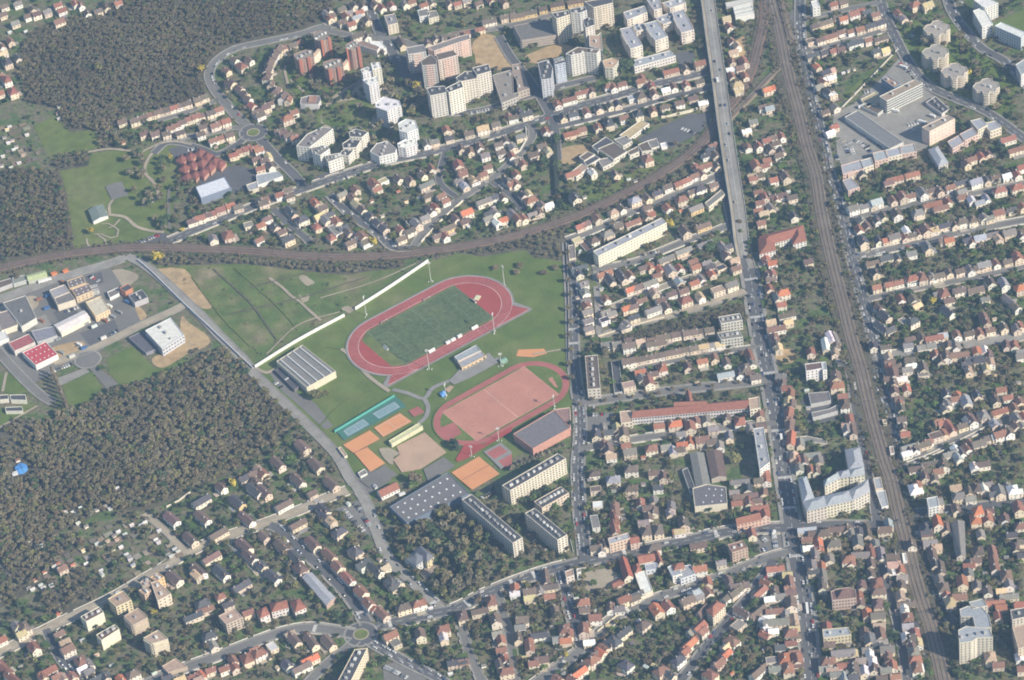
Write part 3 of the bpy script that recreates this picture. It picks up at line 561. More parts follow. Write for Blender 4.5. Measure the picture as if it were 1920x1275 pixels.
def put_windows(root, wins, base, cap=96, wmesh=WIN):
    wins = sorted(wins, key=lambda w: w[1])
    for (x, y, z, a, w, h) in wins[:cap]:
        o = bpy.data.objects.new('window', wmesh); o.location = (x-base[0], y-base[1], z); o.rotation_euler = (0,0,a); o.scale = (w, 1, h); link(o, root)
    rest = wins[cap:]
    if rest:
        mb = MB()
        for (x, y, z, a, w, h) in rest: mb.box((x-base[0], y-base[1]), w, .12, z-h/2, z+h/2, a)
        tag(mb.build('window', M['glass'], root), kind='stuff')
nbuild = [0]
def building(name, label, cat, wings, win=None, boxes=0, sky=None, group=None, bands=None, ribs=0, mark=True):
    """wings: (tile, roof corners, height, roof kind, wall colour, roof colour[, rise]); roof corners were read at roof level"""
    polys = []
    for w in wings:
        t, pts, h = w[0], w[1], w[2]
        q = [TP(t, x, y, h) for x, y in pts]
        if len(q) == 3: q.append(q[0] + q[2] - q[1])
        polys.append(ccw([(p.x, p.y) for p in q]))
    allp = [p for q in polys for p in q]; bx, by = sum(p[0] for p in allp)/len(allp), sum(p[1] for p in allp)/len(allp)
    root = empty(name, (bx, by, 0)); tag(root, label, cat, group)
    wins = []; nbuild[0] += 1
    for q, w in zip(polys, wings):
        h, kind, wc, rc = w[2:6]; wc = jit(wc, .05) ; rc = jit(RC[rc] if isinstance(rc, str) else rc, .08)
        ql = [(x-bx, y-by) for x, y in q]; wall = MB(); roof = MB()
        if kind == 'flat':
            wall.prism(ql, 0, h, wc, top=False)
            ins = shrink(ql, .45)
            for i in range(len(ql)):
                a, b, c, d = ql[i], ql[(i+1)%len(ql)], ins[(i+1)%len(ql)], ins[i]
                wall.face([(*a, h), (*b, h), (*c, h), (*d, h)], tuple(min(.75, x*1.05) for x in wc))
                wall.face([(*d, h), (*c, h), (*c, h-.7), (*d, h-.7)], wc)
            roof.face([(*p, h-.65) for p in ins], rc)
        else:
            rise = w[6] if len(w) > 6 else 3.5
            wall.prism(ql, 0, h-rise*.5, wc, top=False)
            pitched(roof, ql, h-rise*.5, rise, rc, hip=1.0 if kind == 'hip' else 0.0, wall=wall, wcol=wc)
        wo = wall.build('wall', M['wall'], root); ro = roof.build('roof', M['roof'], root)
        if boxes and kind == 'flat':
            e = sorted(((Vector(q[(i+1)%4])-Vector(q[i]), Vector(q[i])) for i in range(min(4, len(q)))), key=lambda k: -k[0].length)[0]
            cx, cy = sum(p[0] for p in q)/len(q), sum(p[1] for p in q)/len(q); d = e[0].normalized(); a = math.atan2(d.y, d.x)
            for i in range(boxes):
                s = ((i+.5)/boxes-.5)*e[0].length*.92; s2 = random.uniform(-.6, .6)
                b = MB(); b.box((cx+d.x*s-d.y*s2-bx, cy+d.y*s+d.x*s2-by), random.uniform(2,3.6), random.uniform(1.6,2.4), h-.64, h+random.uniform(.9,1.8), a, random.choice(((.60,.60,.58),(.45,.44,.43),(.30,.30,.30))))
                b.build('lift_housing', M['wall'], ro)
        if sky and kind != 'x':
            nx, ny, sz = sky[:3]; q4 = ql
            zz = lambda u, v: h-.6
            for i in range(nx):
                for j in range(ny):
                    u, v = (i+.7)/(nx+.4), (j+.6)/(ny+.2)
                    p = Vector(q4[0]).lerp(Vector(q4[1]), u).lerp(Vector(q4[3]).lerp(Vector(q4[2]), u), v)
                    b = MB(); k = 8; ring_ = [(p.x+sz*math.cos(2*math.pi*m_/k), p.y+sz*math.sin(2*math.pi*m_/k)) for m_ in range(k)]
                    b.prism(ring_, h-.64, h-.2, (.74,.75,.76)); b.build('skylight', M['paint'], ro)
        if ribs:
            q4 = [Vector(p) for p in ql]
            if (q4[1]-q4[0]).length > (q4[2]-q4[1]).length: q4 = q4[1:]+q4[:1]
            for i in range(ribs):
                u = (i+.5)/ribs; a, b2 = q4[0].lerp(q4[1], u), q4[3].lerp(q4[2], u); d = b2-a
                m_ = MB(); m_.box((a+b2)/2, d.length*.97, 1.1, h-.64, h+.5, math.atan2(d.y, d.x), (.60,.60,.58)); m_.build('roof_rib', M['paint'], ro)
        if bands:
            zb = bands[1]
            k = 0
            while zb < h-1:
                m_ = MB()
                for i in range(len(ql)):
                    a, b2 = Vector(ql[i]), Vector(ql[(i+1)%len(ql)]); L = (b2-a).length
                    if L < bands[2]: continue
                    t = (b2-a)/L; n = Vector((t.y, -t.x))
                    if n.dot((Vector((0,-Y0))-Vector((bx,by))).normalized()) < .1: continue
                    c = (a+b2)/2 + n*.55; m_.box(c, L*bands[3], 1.0, zb, zb+1.0, math.atan2(t.y, t.x), jit(bands[0], .04), bottom=True)
                if m_.v: m_.build('balcony', M['wall'], root)
                zb += 2.9
        if win and not (len(w) > 7 and w[7] == 'nowin'):
            wins += facade_windows(q, 0.3 if h < 7 else 0.8, (h-.8) if kind == 'flat' else h-(w[6] if len(w) > 6 else 3.5)*.5-.3, *win)
        if mark: mark_world(q)
    put_windows(root, wins, (bx, by))
    return root
# ------------------------------------------------------------------ houses
RESID = [k for k in ROADS]
def house_geom(c, a, l, w, eave, rise, kind, wc, rc):
    """wall mesh, roof mesh in coordinates about (0,0) turned by a"""
    ca, sa = math.cos(a), math.sin(a)
    q = [(x*ca-y*sa, x*sa+y*ca) for x, y in ((-l/2,-w/2),(l/2,-w/2),(l/2,w/2),(-l/2,w/2))]
    wall, roof = MB(), MB()
    if kind == 'f':
        wall.prism(q, 0, eave, wc, top=False); ins = shrink(q, .35)
        for i in range(4):
            wall.face([(*q[i], eave), (*q[(i+1)%4], eave), (*ins[(i+1)%4], eave), (*ins[i], eave)], wc)
            wall.face([(*ins[i], eave), (*ins[(i+1)%4], eave), (*ins[(i+1)%4], eave-.4), (*ins[i], eave-.4)], wc)
        roof.face([(*p, eave-.35) for p in ins], rc)
    else:
        wall.prism(q, 0, eave, wc, top=False)
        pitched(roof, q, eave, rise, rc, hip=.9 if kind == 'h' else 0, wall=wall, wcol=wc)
    return wall, roof, q
def weather(c, col):
    if col not in 'rom': return c
    t = random.random()**1.5*.7; return tuple(x*(1-t)+y*t for x, y in zip(c, (.17,.13,.105)))
HOUSES = []   # dicts
def G(tile, phrase, vec, text, l=9.4, w=7.6):
    x0, y0, s = TILE[tile]
    for tok in text.split():
        x, y, o = tok.split(','); x, y = float(x), float(y); col = o[0]; op = o[1:]
        ll, ww, eave, rise = l*random.uniform(.92,1.1), w*random.uniform(.92,1.06), 5.6*random.uniform(.9,1.1), 2.9*random.uniform(.85,1.15)
        if 'b' in op: ll, ww, eave, rise = ll*1.28, ww*1.22, 7.2, 3.6
        if 'L' in op: ll *= 1.75
        if 's' in op: ll, ww, eave, rise = 3.9, 3.0, 2.3, .9
        kind = 'f' if 'f' in op else 'h' if 'h' in op or ('b' in op and 'L' not in op and random.random() < .45) else 'g'
        zc = eave + (rise*.5 if kind != 'f' else 0)
        X, Y = px(tile, x, y); p = P(X, Y, zc)
        if not set(op) & set('tLhfs') and not any(k in phrase for k in ('terrace', 'estate', 'crescent', 'tall cream', 'red-roofed row')) and random.random() < .5: op += 't'
        d = vec if 't' not in op else (-vec[1]*.8, vec[0]*1.3)
        p2 = P(X + d[0]*10, Y + d[1]*10, zc); a = math.atan2(p2.y-p.y, p2.x-p.x) + random.uniform(-.03,.03)
        if 't' in op:
            q2 = P(X + vec[0]*10, Y + vec[1]*10, zc); a = math.atan2(q2.y-p.y, q2.x-p.x) + math.pi/2
        # keep clear of the roadway
        for kk, arr, hw in allr:
            dd = np.hypot(arr[:,0]-p.x, arr[:,1]-p.y); i = int(dd.argmin())
            need = hw + min(ll, ww)*.5 + .6
            if dd[i] < need:
                v = Vector((p.x-arr[i,0], p.y-arr[i,1])); v = v.normalized() if v.length > .1 else Vector((1,0)); p += Vector((v.x, v.y, 0))*(need-dd[i])
        wc = jit(PALE[random.randrange(len(PALE))], .08)
        if 'w' in op: wc = (.74,.73,.70)
        if 'y' in op: wc = (.66,.50,.28)
        if 's' in op and col == 'w': wc = jit((.52,.51,.49), .2)
        HOUSES.append(dict(x=p.x, y=p.y, X=X, Y=Y, a=a, l=ll, w=ww, eave=eave, rise=rise, kind=kind, col=col, rc=weather(jit((.50,.50,.48) if 's' in op and col == 'w' else RC[col], .2), col), wc=wc, ph=phrase, shed='s' in op))
# ------------------------------------------------------------------ large buildings, surveyed one by one
CREAM, WHITE, GREYW, PINK, BEIGE = (.68,.62,.50), (.72,.71,.68), (.46,.46,.45), (.62,.47,.40), (.50,.42,.33)
BRICK, BLUEW, DARKW = (.47,.19,.13), (.22,.30,.42), (.16,.15,.15)
B = building
AB = 'apartment block'
B('apartment_block', 'very long white slab block with a pale zinc roof beside a car strip', AB, [('B3', [(605,600),(1115,350),(1155,387)], 15, 'flat', (.74,.69,.58), 'z')], win=(3.4,2.9,1.0,1.0), boxes=5)
B('apartment_block', 'long cream slab block right beside the grey gym hall', AB, [('R6', [(470,405),(1075,55),(1165,112)], 19, 'flat', CREAM, 'k')], win=(3.3,2.9,1.5,1.3), boxes=9)
B('apartment_block', 'short four-storey cream block between the three taller slabs', AB, [('R6', [(818,580),(1110,415),(1197,485)], 11, 'flat', (.62,.52,.42), 'k')], win=(3.0,2.8,1.6,1.3,.1), boxes=7)
B('apartment_block', 'dark-roofed slab block with bright end wall, right of the shaded car park', AB, [('R6', [(718,707),(825,650),(1180,942)], 19, 'flat', (.66,.61,.52), 'k')], win=(3.1,2.8,1.7,1.3), boxes=8)
B('apartment_block', 'dark-roofed long slab block bordering the bare trees of the mansion park', AB, [('R6', [(35,558),(140,498),(693,972)], 18.5, 'flat', (.64,.59,.50), 'k')], win=(3.1,2.8,1.7,1.3), boxes=12)
B('apartment_block', 'brown-roofed slab standing upright beside the hedge right of the stadium', AB, [('C3', [(545,108),(640,100),(660,350)], 13, 'flat', (.58,.54,.46), 'b')], win=(3.2,2.9,1.5,1.3), boxes=6)
B('garage_row', 'long row of dark flat garages behind the brown-roofed upright slab', 'garages', [('C3', [(740,150),(800,140),(825,375)], 3, 'flat', GREYW, 'k')])
B('garage_row', 'long grey garages left of the long white slab block', 'garages', [('B3', [(485,520),(535,500),(610,590)], 3, 'flat', GREYW, 'm')])
B('garage_row', 'pale garage yard building at the corner above the stadium meadow', 'garages', [('B3', [(420,560),(470,545),(475,650),(425,660)], 3.2, 'flat', CREAM, 'g')])
B('apartment_block', 'white apartment slab with zinc roof along the left side of the avenue', AB, [('C3', [(1803,650),(1880,640),(1925,900),(1850,960)], 15, 'flat', WHITE, 'z')], win=(3.2,2.9,1.4,1.3), boxes=3)
B('school', 'long red-roofed school with striped blue and white panels and pale end wings', 'school', [
    ('C3', [(893,560),(922,508),(1760,420),(1775,485)], 11, 'gable', (.66,.64,.62), 'r', 4), ('C3', [(803,522),(886,514),(903,600),(815,612)], 9, 'flat', CREAM, 'p'),
    ('C3', [(1765,425),(1845,412),(1856,495),(1778,512)], 11.5, 'flat', CREAM, 'p'), ('C3', [(1205,490),(1225,448),(1440,428),(1465,500)], 12, 'gable', (.52,.22,.17), 'r', 5), ('C3', [(1295,375),(1335,368),(1350,450),(1310,455)], 10, 'gable', PINK, 'r', 4)], win=(2.6,3.1,1.7,1.6))
B('sports_hall', 'big grey sports hall with pale roof ribs and cream fascia by the meadow', 'sports hall', [('C2', [(152,148),(345,25),(595,222),(378,345)], 8.5, 'flat', (.60,.56,.44), (.20,.19,.185))], ribs=4)
B('annex', 'low dark annex along the sports hall with small white rooflights', 'annex', [('C2', [(140,215),(175,195),(320,335),(285,360)], 4, 'flat', DARKW, 'k')], sky=(5,1,.9))
B('sports_hall', 'large dark hall dotted with two rows of white rooflights', 'sports hall', [('R7', [(555,297),(1020,20),(1190,190),(690,425)], 9, 'flat', (.16,.20,.27), (.15,.145,.15))], sky=(8,3,1.0))
B('gym_hall', 'broad grey gym hall with pink front beside the lower track', 'sports hall', [('C3', [(8,690),(318,508),(435,645),(155,800)], 9.5, 'flat', (.50,.27,.22), (.185,.18,.185)), ('C3', [(322,506),(432,492),(438,640)], 7, 'flat', PINK, (.30,.19,.17))])
B('pavilion', 'grey-roofed two-level changing pavilion between the two tracks', 'pavilion', [('R8', [(858,668),(1020,590),(1055,625),(885,712)], 4.5, 'flat', (.62,.47,.31), 'z'), ('R8', [(830,632),(985,548),(1018,588),(858,662)], 5.5, 'flat', GREYW, 'z')], win=(4,3,1.8,1.2))
B('grandstand', 'long narrow pale-green-roofed stand beside the clay courts', 'grandstand', [('C2', [(990,742),(1215,607),(1245,632),(1012,765)], 5, 'flat', (.60,.57,.40), (.52,.56,.33))])
B('clubhouse', 'white gabled clubhouse with red roof at the corner of the tennis courts', 'clubhouse', [('C2', [(900,1105),(1030,1040),(1070,1085),(935,1150)], 7, 'gable', WHITE, 'r', 4)], win=(3,2.8,1.2,1.2))
B('shed', 'low white shed along the road left of the clay courts', 'shed', [('C2', [(760,980),(810,950),(832,985),(780,1010)], 3, 'flat', WHITE, 'g')]); B('shed', 'narrow cream store building at the corner of the clay courts', 'shed', [('C2', [(612,795),(635,785),(682,850),(660,862)], 3, 'flat', CREAM, 'p')])
B('kiosk', 'small green-roofed hut beside the floodlight near the pavilion', 'kiosk', [('C2', [(1815,135),(1855,115),(1878,140),(1838,160)], 3, 'gable', (.20,.30,.22), (.20,.33,.24), 1)])
B('tent', 'small blue awning beside the long jump pit', 'awning', [('C2', [(1372,382),(1400,365),(1420,388),(1390,405)], 3, 'hip', (.15,.30,.62), (.16,.36,.75), 1.2)])
# right of stadium: workshops
B('warehouse', 'long brown shed with pale central strip beside the leafy yard', 'warehouse', [('C3', [(1330,835),(1430,828),(1480,1070),(1375,1085)], 6, 'gable', (.42,.36,.30), 'g', 2)])
B('warehouse', 'second brown shed, darker, right of the pale-striped shed', 'warehouse', [('C3', [(1450,818),(1565,812),(1600,1000),(1490,1020)], 7, 'gable', (.44,.38,.33), 'm', 2)])
B('hall', 'grey rounded hall with cluster of small rooflights and cream front', 'hall', [('C3', [(1348,1095),(1455,1065),(1598,1085),(1608,1210),(1365,1235)], 9, 'flat', CREAM, (.15,.145,.16))], sky=(3,3,.7)); B('shed', 'narrow dark lean-to shed along the left side of the workshops', 'shed', [('C3', [(1270,960),(1310,940),(1375,1110),(1330,1130)], 4.5, 'flat', GREYW, 'k')])
B('apartment_block', 'red-roofed terrace block with dormers near the plaza at the avenue', AB, [('D3', [(1668,60),(1830,15),(1865,60),(1680,100)], 11, 'gable', (.62,.42,.33), 'r', 4), ('D3', [(1835,10),(1925,0),(1925,45),(1865,58)], 11, 'gable', PINK, 'r', 4)], win=(2.8,2.9,1.2,1.5))
# zinc mansard ensemble by the station
B('apartment_block', 'large zinc-roofed mansard ensemble with cream facades by the railway bridge', AB, [
    ('C4', [(575,800),(685,783),(715,930),(605,950)], 17, 'hip', CREAM, 'z', 3), ('C4', [(415,1030),(520,965),(540,1008),(425,1070)], 17, 'hip', (.62,.58,.49), 'z', 3), ('C4', [(518,966),(605,946),(622,1000),(538,1010)], 17, 'hip', CREAM, 'z', 3), ('C4', [(600,946),(715,928),(720,985),(612,1005)], 17, 'hip', (.62,.58,.49), 'z', 3), ('C4', [(225,1010),(285,1000),(345,1165),(262,1200)], 17, 'hip', CREAM, 'z', 3), ('C4', [(258,1182),(420,1145),(440,1222),(290,1260)], 17, 'hip', (.62,.58,.49), 'z', 3), ('C4', [(416,1146),(602,1105),(632,1178),(440,1220)], 17, 'hip', CREAM, 'z', 3), ('C4', [(600,1107),(745,1022),(760,1112),(630,1180)], 17, 'hip', (.62,.58,.49), 'z', 3)], win=(2.8,2.9,1.3,1.6), boxes=0)
B('apartment_block', 'white block with dark roof and a white frame beside the sand lot', AB, [('C4', [(275,168),(398,152),(408,200),(285,222)], 15, 'flat', (.74,.73,.71), 'm'), ('C4', [(400,155),(432,150),(440,210),(410,218)], 15, 'flat', WHITE, 'z')], win=(3,2.9,1.3,1.3))
B('warehouse', 'wide flat grey workshop roof below the white framed block', 'warehouse', [('C4', [(300,385),(455,372),(470,440),(320,470)], 5, 'flat', GREYW, (.19,.175,.175)), ('C4', [(325,530),(460,500),(520,470),(520,520),(335,570)], 5, 'flat', GREYW, (.20,.185,.18))])
B('shed', 'long low yellowish shed across the gardens beside the avenue', 'shed', [('C4', [(190,715),(290,705),(440,735),(440,765),(290,750),(195,760)], 4, 'flat', CREAM, 'g')])
B('station_building', 'small flat pale station building beside the tracks', 'station', [('C4', [(785,1020),(840,1012),(860,1095),(805,1105)], 6, 'flat', CREAM, 'z')]); B('station_building', 'white flat station hall with dark opening left of the tracks', 'station', [('C4', [(808,1120),(875,1110),(900,1225),(850,1240)], 5, 'flat', WHITE, 'z')])
B('platform_shelter', 'upper small pale box on the strip right of the tracks', 'shelter', [('C4', [(852,585),(880,580),(888,608),(862,615)], 4, 'flat', CREAM, 'p')]); B('platform_shelter', 'lower pale box on the strip right of the tracks', 'shelter', [('C4', [(905,785),(935,780),(945,835),(915,842)], 4, 'flat', WHITE, 'p')])
B('relay_hut', 'bright white box beside the tracks below the station', 'hut', [('D4', [(1000,328),(1028,325),(1040,385),(1012,390)], 4, 'flat', WHITE, 'w')])
# centre right flats
B('apartment_block', 'upper of two white flat blocks with dark roof terraces near the avenue', AB, [('B3', [(1540,1090),(1700,1063),(1722,1115)], 12, 'flat', (.60,.56,.50), 'g')], win=(2.6,2.8,1.6,1.5), boxes=4)
B('apartment_block', 'lower of two white flat blocks with dark roof terraces near the avenue', AB, [('B3', [(1530,1208),(1692,1185),(1725,1240)], 12, 'flat', (.58,.55,.50), 'g')], win=(2.6,2.8,1.6,1.5), boxes=4)
B('villa', 'flat-roofed white house with parapet close to the viaduct', 'house', [('B3', [(1440,240),(1560,140),(1590,175),(1470,270)], 7, 'flat', CREAM, 'g')], win=(3,2.8,1.3,1.2))
B('apartment_block', 'U-shaped red-roofed white block between avenue and main railway', AB, [('Q', [(1424,440),(1505,419),(1509,436),(1428,460)], 12, 'hip', (.68,.65,.60), 'r', 4), ('Q', [(1483,428),(1506,420),(1512,448),(1487,455)], 12, 'hip', (.70,.68,.64), 'r', 4), ('Q', [(1422,444),(1450,438),(1454,466),(1424,474)], 12, 'hip', (.70,.68,.64), 'r', 4)], win=(2.8,2.9,1.3,1.5))
# top right
B('office_building', 'L-shaped beige-roofed building with blue glazed front and white end', 'offices', [('R1', [(70,402),(592,150),(718,207),(182,472)], 17, 'flat', (.62,.60,.56), (.34,.265,.205)), ('R1', [(98,132),(190,90),(382,215),(292,272)], 13, 'flat', BLUEW, (.36,.25,.18))], win=(2.0,3.0,1.7,1.7), boxes=2)
B('annex', 'low flat yellowish annex left of the L-shaped office building', 'annex', [('A4', [(690,740),(800,685),(870,740),(740,800)], 4, 'flat', CREAM, (.40,.33,.22)), ('A4', [(690,790),(760,760),(860,820),(820,850)], 4, 'flat', GREYW, 'b')])
B('workshop', 'very long low grey workshop with white edge at upper right', 'workshop', [('A4', [(572,872),(668,822),(1012,1060),(912,1108)], 6.5, 'flat', (.58,.57,.55), (.19,.185,.19))])
B('apartment_block', 'pink-beige block with shadowed slot beside the white van yard', AB, [('R1', [(705,862),(1085,680),(1200,732),(820,927)], 19, 'flat', (.68,.56,.48), (.30,.26,.22))], win=(4.5,4.2,.9,.7,.3), boxes=2)
B('depot', 'low dark flat depot with white kerb beside the curving road', 'depot', [('R1', [(765,490),(905,400),(1115,592),(1003,662)], 4.5, 'flat', (.62,.60,.57), 'k')], boxes=3)
def tower_poly(t, cx, cy, s=1.0):
    pts = [(-95,5),(-72,-22),(-40,-28),(-28,-48),(12,-54),(40,-45),(46,-32),(84,-24),(94,6),(70,20),(64,40),(26,40),(14,58),(-22,52),(-30,34),(-72,30)]
    return [(cx+x*s, cy+y*s) for x, y in pts]
for (cx, cy), lb in (((1260,208),'topmost of four beige towers beside the curving road'), ((1250,385),'second from the top of four beige towers beside the curving road'), ((1392,525),'third from the top of four beige towers beside the curving road'), ((1630,640),'lowest of four beige towers beside the curving road')):
    B('apartment_tower', lb, 'apartment tower', [('A4', tower_poly('A4', cx, cy, 1.08), 17, 'flat', (.58,.53,.45), (.33,.30,.27))], win=(4.0,2.9,1.6,1.3), boxes=2, bands=((.60,.53,.42), 2.5, 5, .6))
B('apartment_block', 'white slab with bright roof at the top right edge', AB, [('A4', [(1690,192),(1742,165),(1935,245),(1890,280)], 17, 'flat', (.56,.60,.64), 'w')], win=(3,2.9,1.4,1.2))
B('apartment_block', 'stepped white block right of the uppermost car park', AB, [('A4', [(1530,80),(1610,50),(1680,175),(1600,200)], 16, 'flat', (.68,.68,.67), 'w'), ('A4', [(1535,0),(1640,-20),(1720,20),(1620,60)], 19, 'flat', (.66,.65,.62), 'w')], win=(3,2.9,1.4,1.2))
B('apartment_block', 'white block cut by the right edge below the white slab', AB, [('A4', [(1850,480),(1930,430),(1960,520),(1890,560)], 16, 'flat', (.62,.62,.62), 'z')], win=(3,2.9,1.4,1.2))
B('terraced_flats', 'zinc-roofed terraced flats with pink fronts below the car yard', 'terraced flats', [('A4', [(545,1235),(690,1190),(715,1260),(560,1300)], 9, 'flat', PINK, 'z'), ('A4', [(690,1195),(770,1175),(790,1230),(710,1255)], 9, 'flat', CREAM, 'z'), ('A4', [(780,1140),(870,1120),(900,1180),(800,1205)], 9, 'flat', PINK, 'z'), ('A4', [(875,1120),(975,1095),(1000,1150),(900,1175)], 9, 'flat', CREAM, 'z'), ('A4', [(985,1090),(1090,1070),(1110,1130),(1000,1150)], 9, 'flat', PINK, 'z')], win=(3,2.9,1.5,1.3))
B('terraced_flats', 'stepped pink terraced flats beside the pink-beige block', 'terraced flats', [('A4', [(1340,1055),(1430,1005),(1465,1060),(1380,1110)], 9, 'flat', PINK, 'z'), ('A4', [(1430,1000),(1530,950),(1570,1000),(1470,1050)], 10, 'flat', PINK, 'z'), ('A4', [(1510,900),(1590,880),(1640,930),(1570,970)], 12, 'flat', CREAM, 'z'), ('A4', [(1600,920),(1700,900),(1745,950),(1660,980)], 10, 'flat', CREAM, 'z')], win=(3,2.9,1.5,1.3))
B('apartment_block', 'grey-roofed block with rounded roof edge below the pink-beige block', AB, [('A4', [(1198,1110),(1265,1085),(1345,1205),(1275,1235)], 9, 'hip', (.58,.54,.50), 'z', 2.5)], win=(3,2.9,1.3,1.3))
B('apartment_block', 'zinc-roofed block with pink end wall beside the orange forecourt', AB, [('B4', [(555,70),(620,50),(685,120),(600,150)], 8, 'flat', PINK, 'z')], win=(3,2.9,1.3,1.3))
B('apartment_block', 'tall white block at the very top beside the railway siding', AB, [('A4', [(320,10),(370,-5),(390,45),(335,55)], 13, 'flat', WHITE, 'w')], win=(3,2.9,1.2,1.2))
B('hall', 'white vaulted hall with dark ribs at the top beside the viaduct', 'hall', [('A3', [(1650,50),(1790,20),(1810,100),(1670,130)], 8, 'flat', WHITE, (.55,.55,.53)), ('A3', [(1590,20),(1800,-20),(1800,20),(1600,50)], 7, 'flat', GREYW, 'g')], ribs=3)
# new estate top centre
def bar(lb, pts, h=16, wc=(.68,.62,.55)): B('apartment_block', lb, AB, [('A3', pts, h, 'flat', wc, 'z')], win=(3.2,2.9,1.5,1.4), boxes=2, bands=((.72,.66,.58), 3, 8, .5), group='new zinc-roofed estate blocks')
bar('zinc-roofed block of the new estate, frontmost left, balconies at its end', [(805,215),(890,195),(975,335),(885,365)]); bar('zinc-roofed block of the new estate, frontmost middle', [(985,175),(1080,150),(1165,270),(1070,305)])
bar('zinc-roofed block of the new estate, frontmost right beside the viaduct', [(1190,90),(1280,65),(1360,220),(1265,245)]); bar('zinc-roofed block of the new estate, rear left with stepped roof', [(830,90),(990,40),(1010,90),(860,150)], 14)
bar('zinc-roofed block of the new estate, at the top edge', [(1000,-10),(1100,-30),(1120,60),(1060,75)], 15); bar('zinc-roofed connecting block of the new estate, between left and middle bars', [(905,180),(975,170),(1000,215),(930,235)], 13); bar('zinc-roofed connecting block of the new estate, between middle and right bars', [(1070,130),(1190,90),(1220,150),(1130,180)], 13)
bar('zinc-roofed block of the new estate, tucked at the top beside the avenue', [(1120,20),(1270,-25),(1300,20),(1180,60)], 11)
B('terraced_flats', 'long white terrace with red party walls in front of the new estate', 'terraced flats', [('A3', [(880,455),(1180,375),(1222,415),(915,500)], 9, 'flat', (.72,.68,.64), 'z')], win=(3,2.9,1.6,1.3), boxes=3)
# tower group around the orange plaza
def tw(lb, wings, **k): B('apartment_tower', lb, 'apartment tower', wings, win=(2.8,2.8,1.3,1.2), **k)
tw('cream tower left of the shaded courtyard, standing on the long parking deck', [('R5', [(268,190),(520,150),(545,215),(345,280)], 34, 'flat', CREAM, 'k')], boxes=2)
tw('grey-fronted tower at the back corner of the courtyard', [('R5', [(540,130),(760,90),(800,150),(700,190),(560,185)], 30, 'flat', (.56,.55,.54), 'k')], boxes=2)
tw('cream tower with bright flank right of the courtyard', [('R5', [(735,290),(800,255),(905,290),(915,370),(780,420)], 36, 'flat', (.62,.58,.52), 'k')], boxes=2)
tw('cream slab tower at the top with many balconies', [('R5', [(760,20),(1180,-50),(1190,40),(900,110)], 30, 'flat', (.64,.57,.47), 'k')], bands=((.66,.58,.46), 3, 8, .4))
tw('pale curved slab tower with tall bright gable, front of the plaza', [('R5', [(480,800),(660,700),(1000,740),(945,800),(760,780),(560,825)], 28, 'flat', (.66,.63,.58), 'b')], boxes=3)
tw('white gabled tower rising behind the curved slab', [('R5', [(830,520),(960,520),(1010,480),(1035,760),(960,720),(840,690)], 26, 'flat', (.70,.68,.63), 'p')], boxes=1)
tw('blue-grey stepped tower with white roof units, left front of the plaza', [('R5', [(65,930),(215,890),(290,1010),(270,1170),(120,1190)], 26, 'flat', (.55,.56,.60), 'k')], boxes=4)
tw('blue-grey balcony tower between stepped tower and curved slab', [('R5', [(300,890),(440,840),(480,930),(320,970)], 26, 'flat', (.42,.45,.52), 'k')], boxes=3, bands=((.50,.53,.60), 2, 8, .8))
B('apartment_block', 'small ochre-roofed block right of the curved slab tower', AB, [('R5', [(1030,905),(1180,860),(1275,900),(1240,960),(1190,1010),(1070,1010)], 16, 'flat', (.56,.52,.44), (.46,.33,.22))], win=(3,2.9,1.4,1.3), boxes=1)
B('parking_deck', 'wide brown parking deck building with striped front at the top', 'parking deck', [('A3', [(10,190),(280,140),(330,260),(70,300)], 12, 'flat', (.36,.32,.28), (.19,.17,.16))], bands=((.42,.37,.32), 1, 8, .98))
B('school', 'flat school with grid of dark roofs and ochre strip, beside the zigzag towers', 'school', [('A2', [(1765,560),(1900,520),(1950,600),(1960,720),(1835,770)], 10, 'flat', (.50,.46,.42), (.24,.215,.20)), ('A3', [(0,480),(60,470),(130,660),(10,700)], 10, 'flat', (.44,.38,.33), (.30,.24,.20))], boxes=3, win=(3.2,3,1.6,1.4))
tw('pink-white high slab with dark roof, front of the pair above the zigzag', [('A2', [(1230,450),(1300,405),(1345,440),(1350,480),(1240,490)], 33, 'flat', (.56,.54,.52), 'b'), ('A2', [(1340,400),(1470,370),(1505,410),(1360,450)], 30, 'flat', (.66,.56,.50), 'b')], bands=((.66,.47,.40), 3, 6, .5))
tw('long pink-white stepped slab with balconies behind the sand lot', [('A2', [(1120,355),(1250,330),(1270,385),(1135,405)], 26, 'flat', (.62,.60,.57), 'g'), ('A2', [(1280,350),(1400,310),(1500,275),(1590,250),(1600,290),(1500,320),(1330,380)], 22, 'flat', (.66,.53,.46), 'g')], bands=((.66,.48,.40), 3, 6, .5))
tw('zigzag white tower slab, left end near the street', [('A2', [(1272,660),(1310,645),(1410,640),(1420,690),(1300,715)], 30, 'flat', (.64,.60,.55), 'k')], boxes=2)
tw('zigzag white tower slab, second from the left with two white gables', [('A2', [(1410,660),(1530,600),(1550,650),(1440,690)], 31, 'flat', (.72,.68,.62), 'k')], boxes=2)
tw('zigzag white tower slab, third from the left', [('A2', [(1490,580),(1560,530),(1640,530),(1650,585),(1520,610)], 29, 'flat', (.66,.60,.53), 'k')], boxes=2)
tw('zigzag white tower slab, right end beside the sand lot', [('A2', [(1615,505),(1735,475),(1755,530),(1650,560)], 31, 'flat', (.68,.63,.56), 'k')], boxes=2)
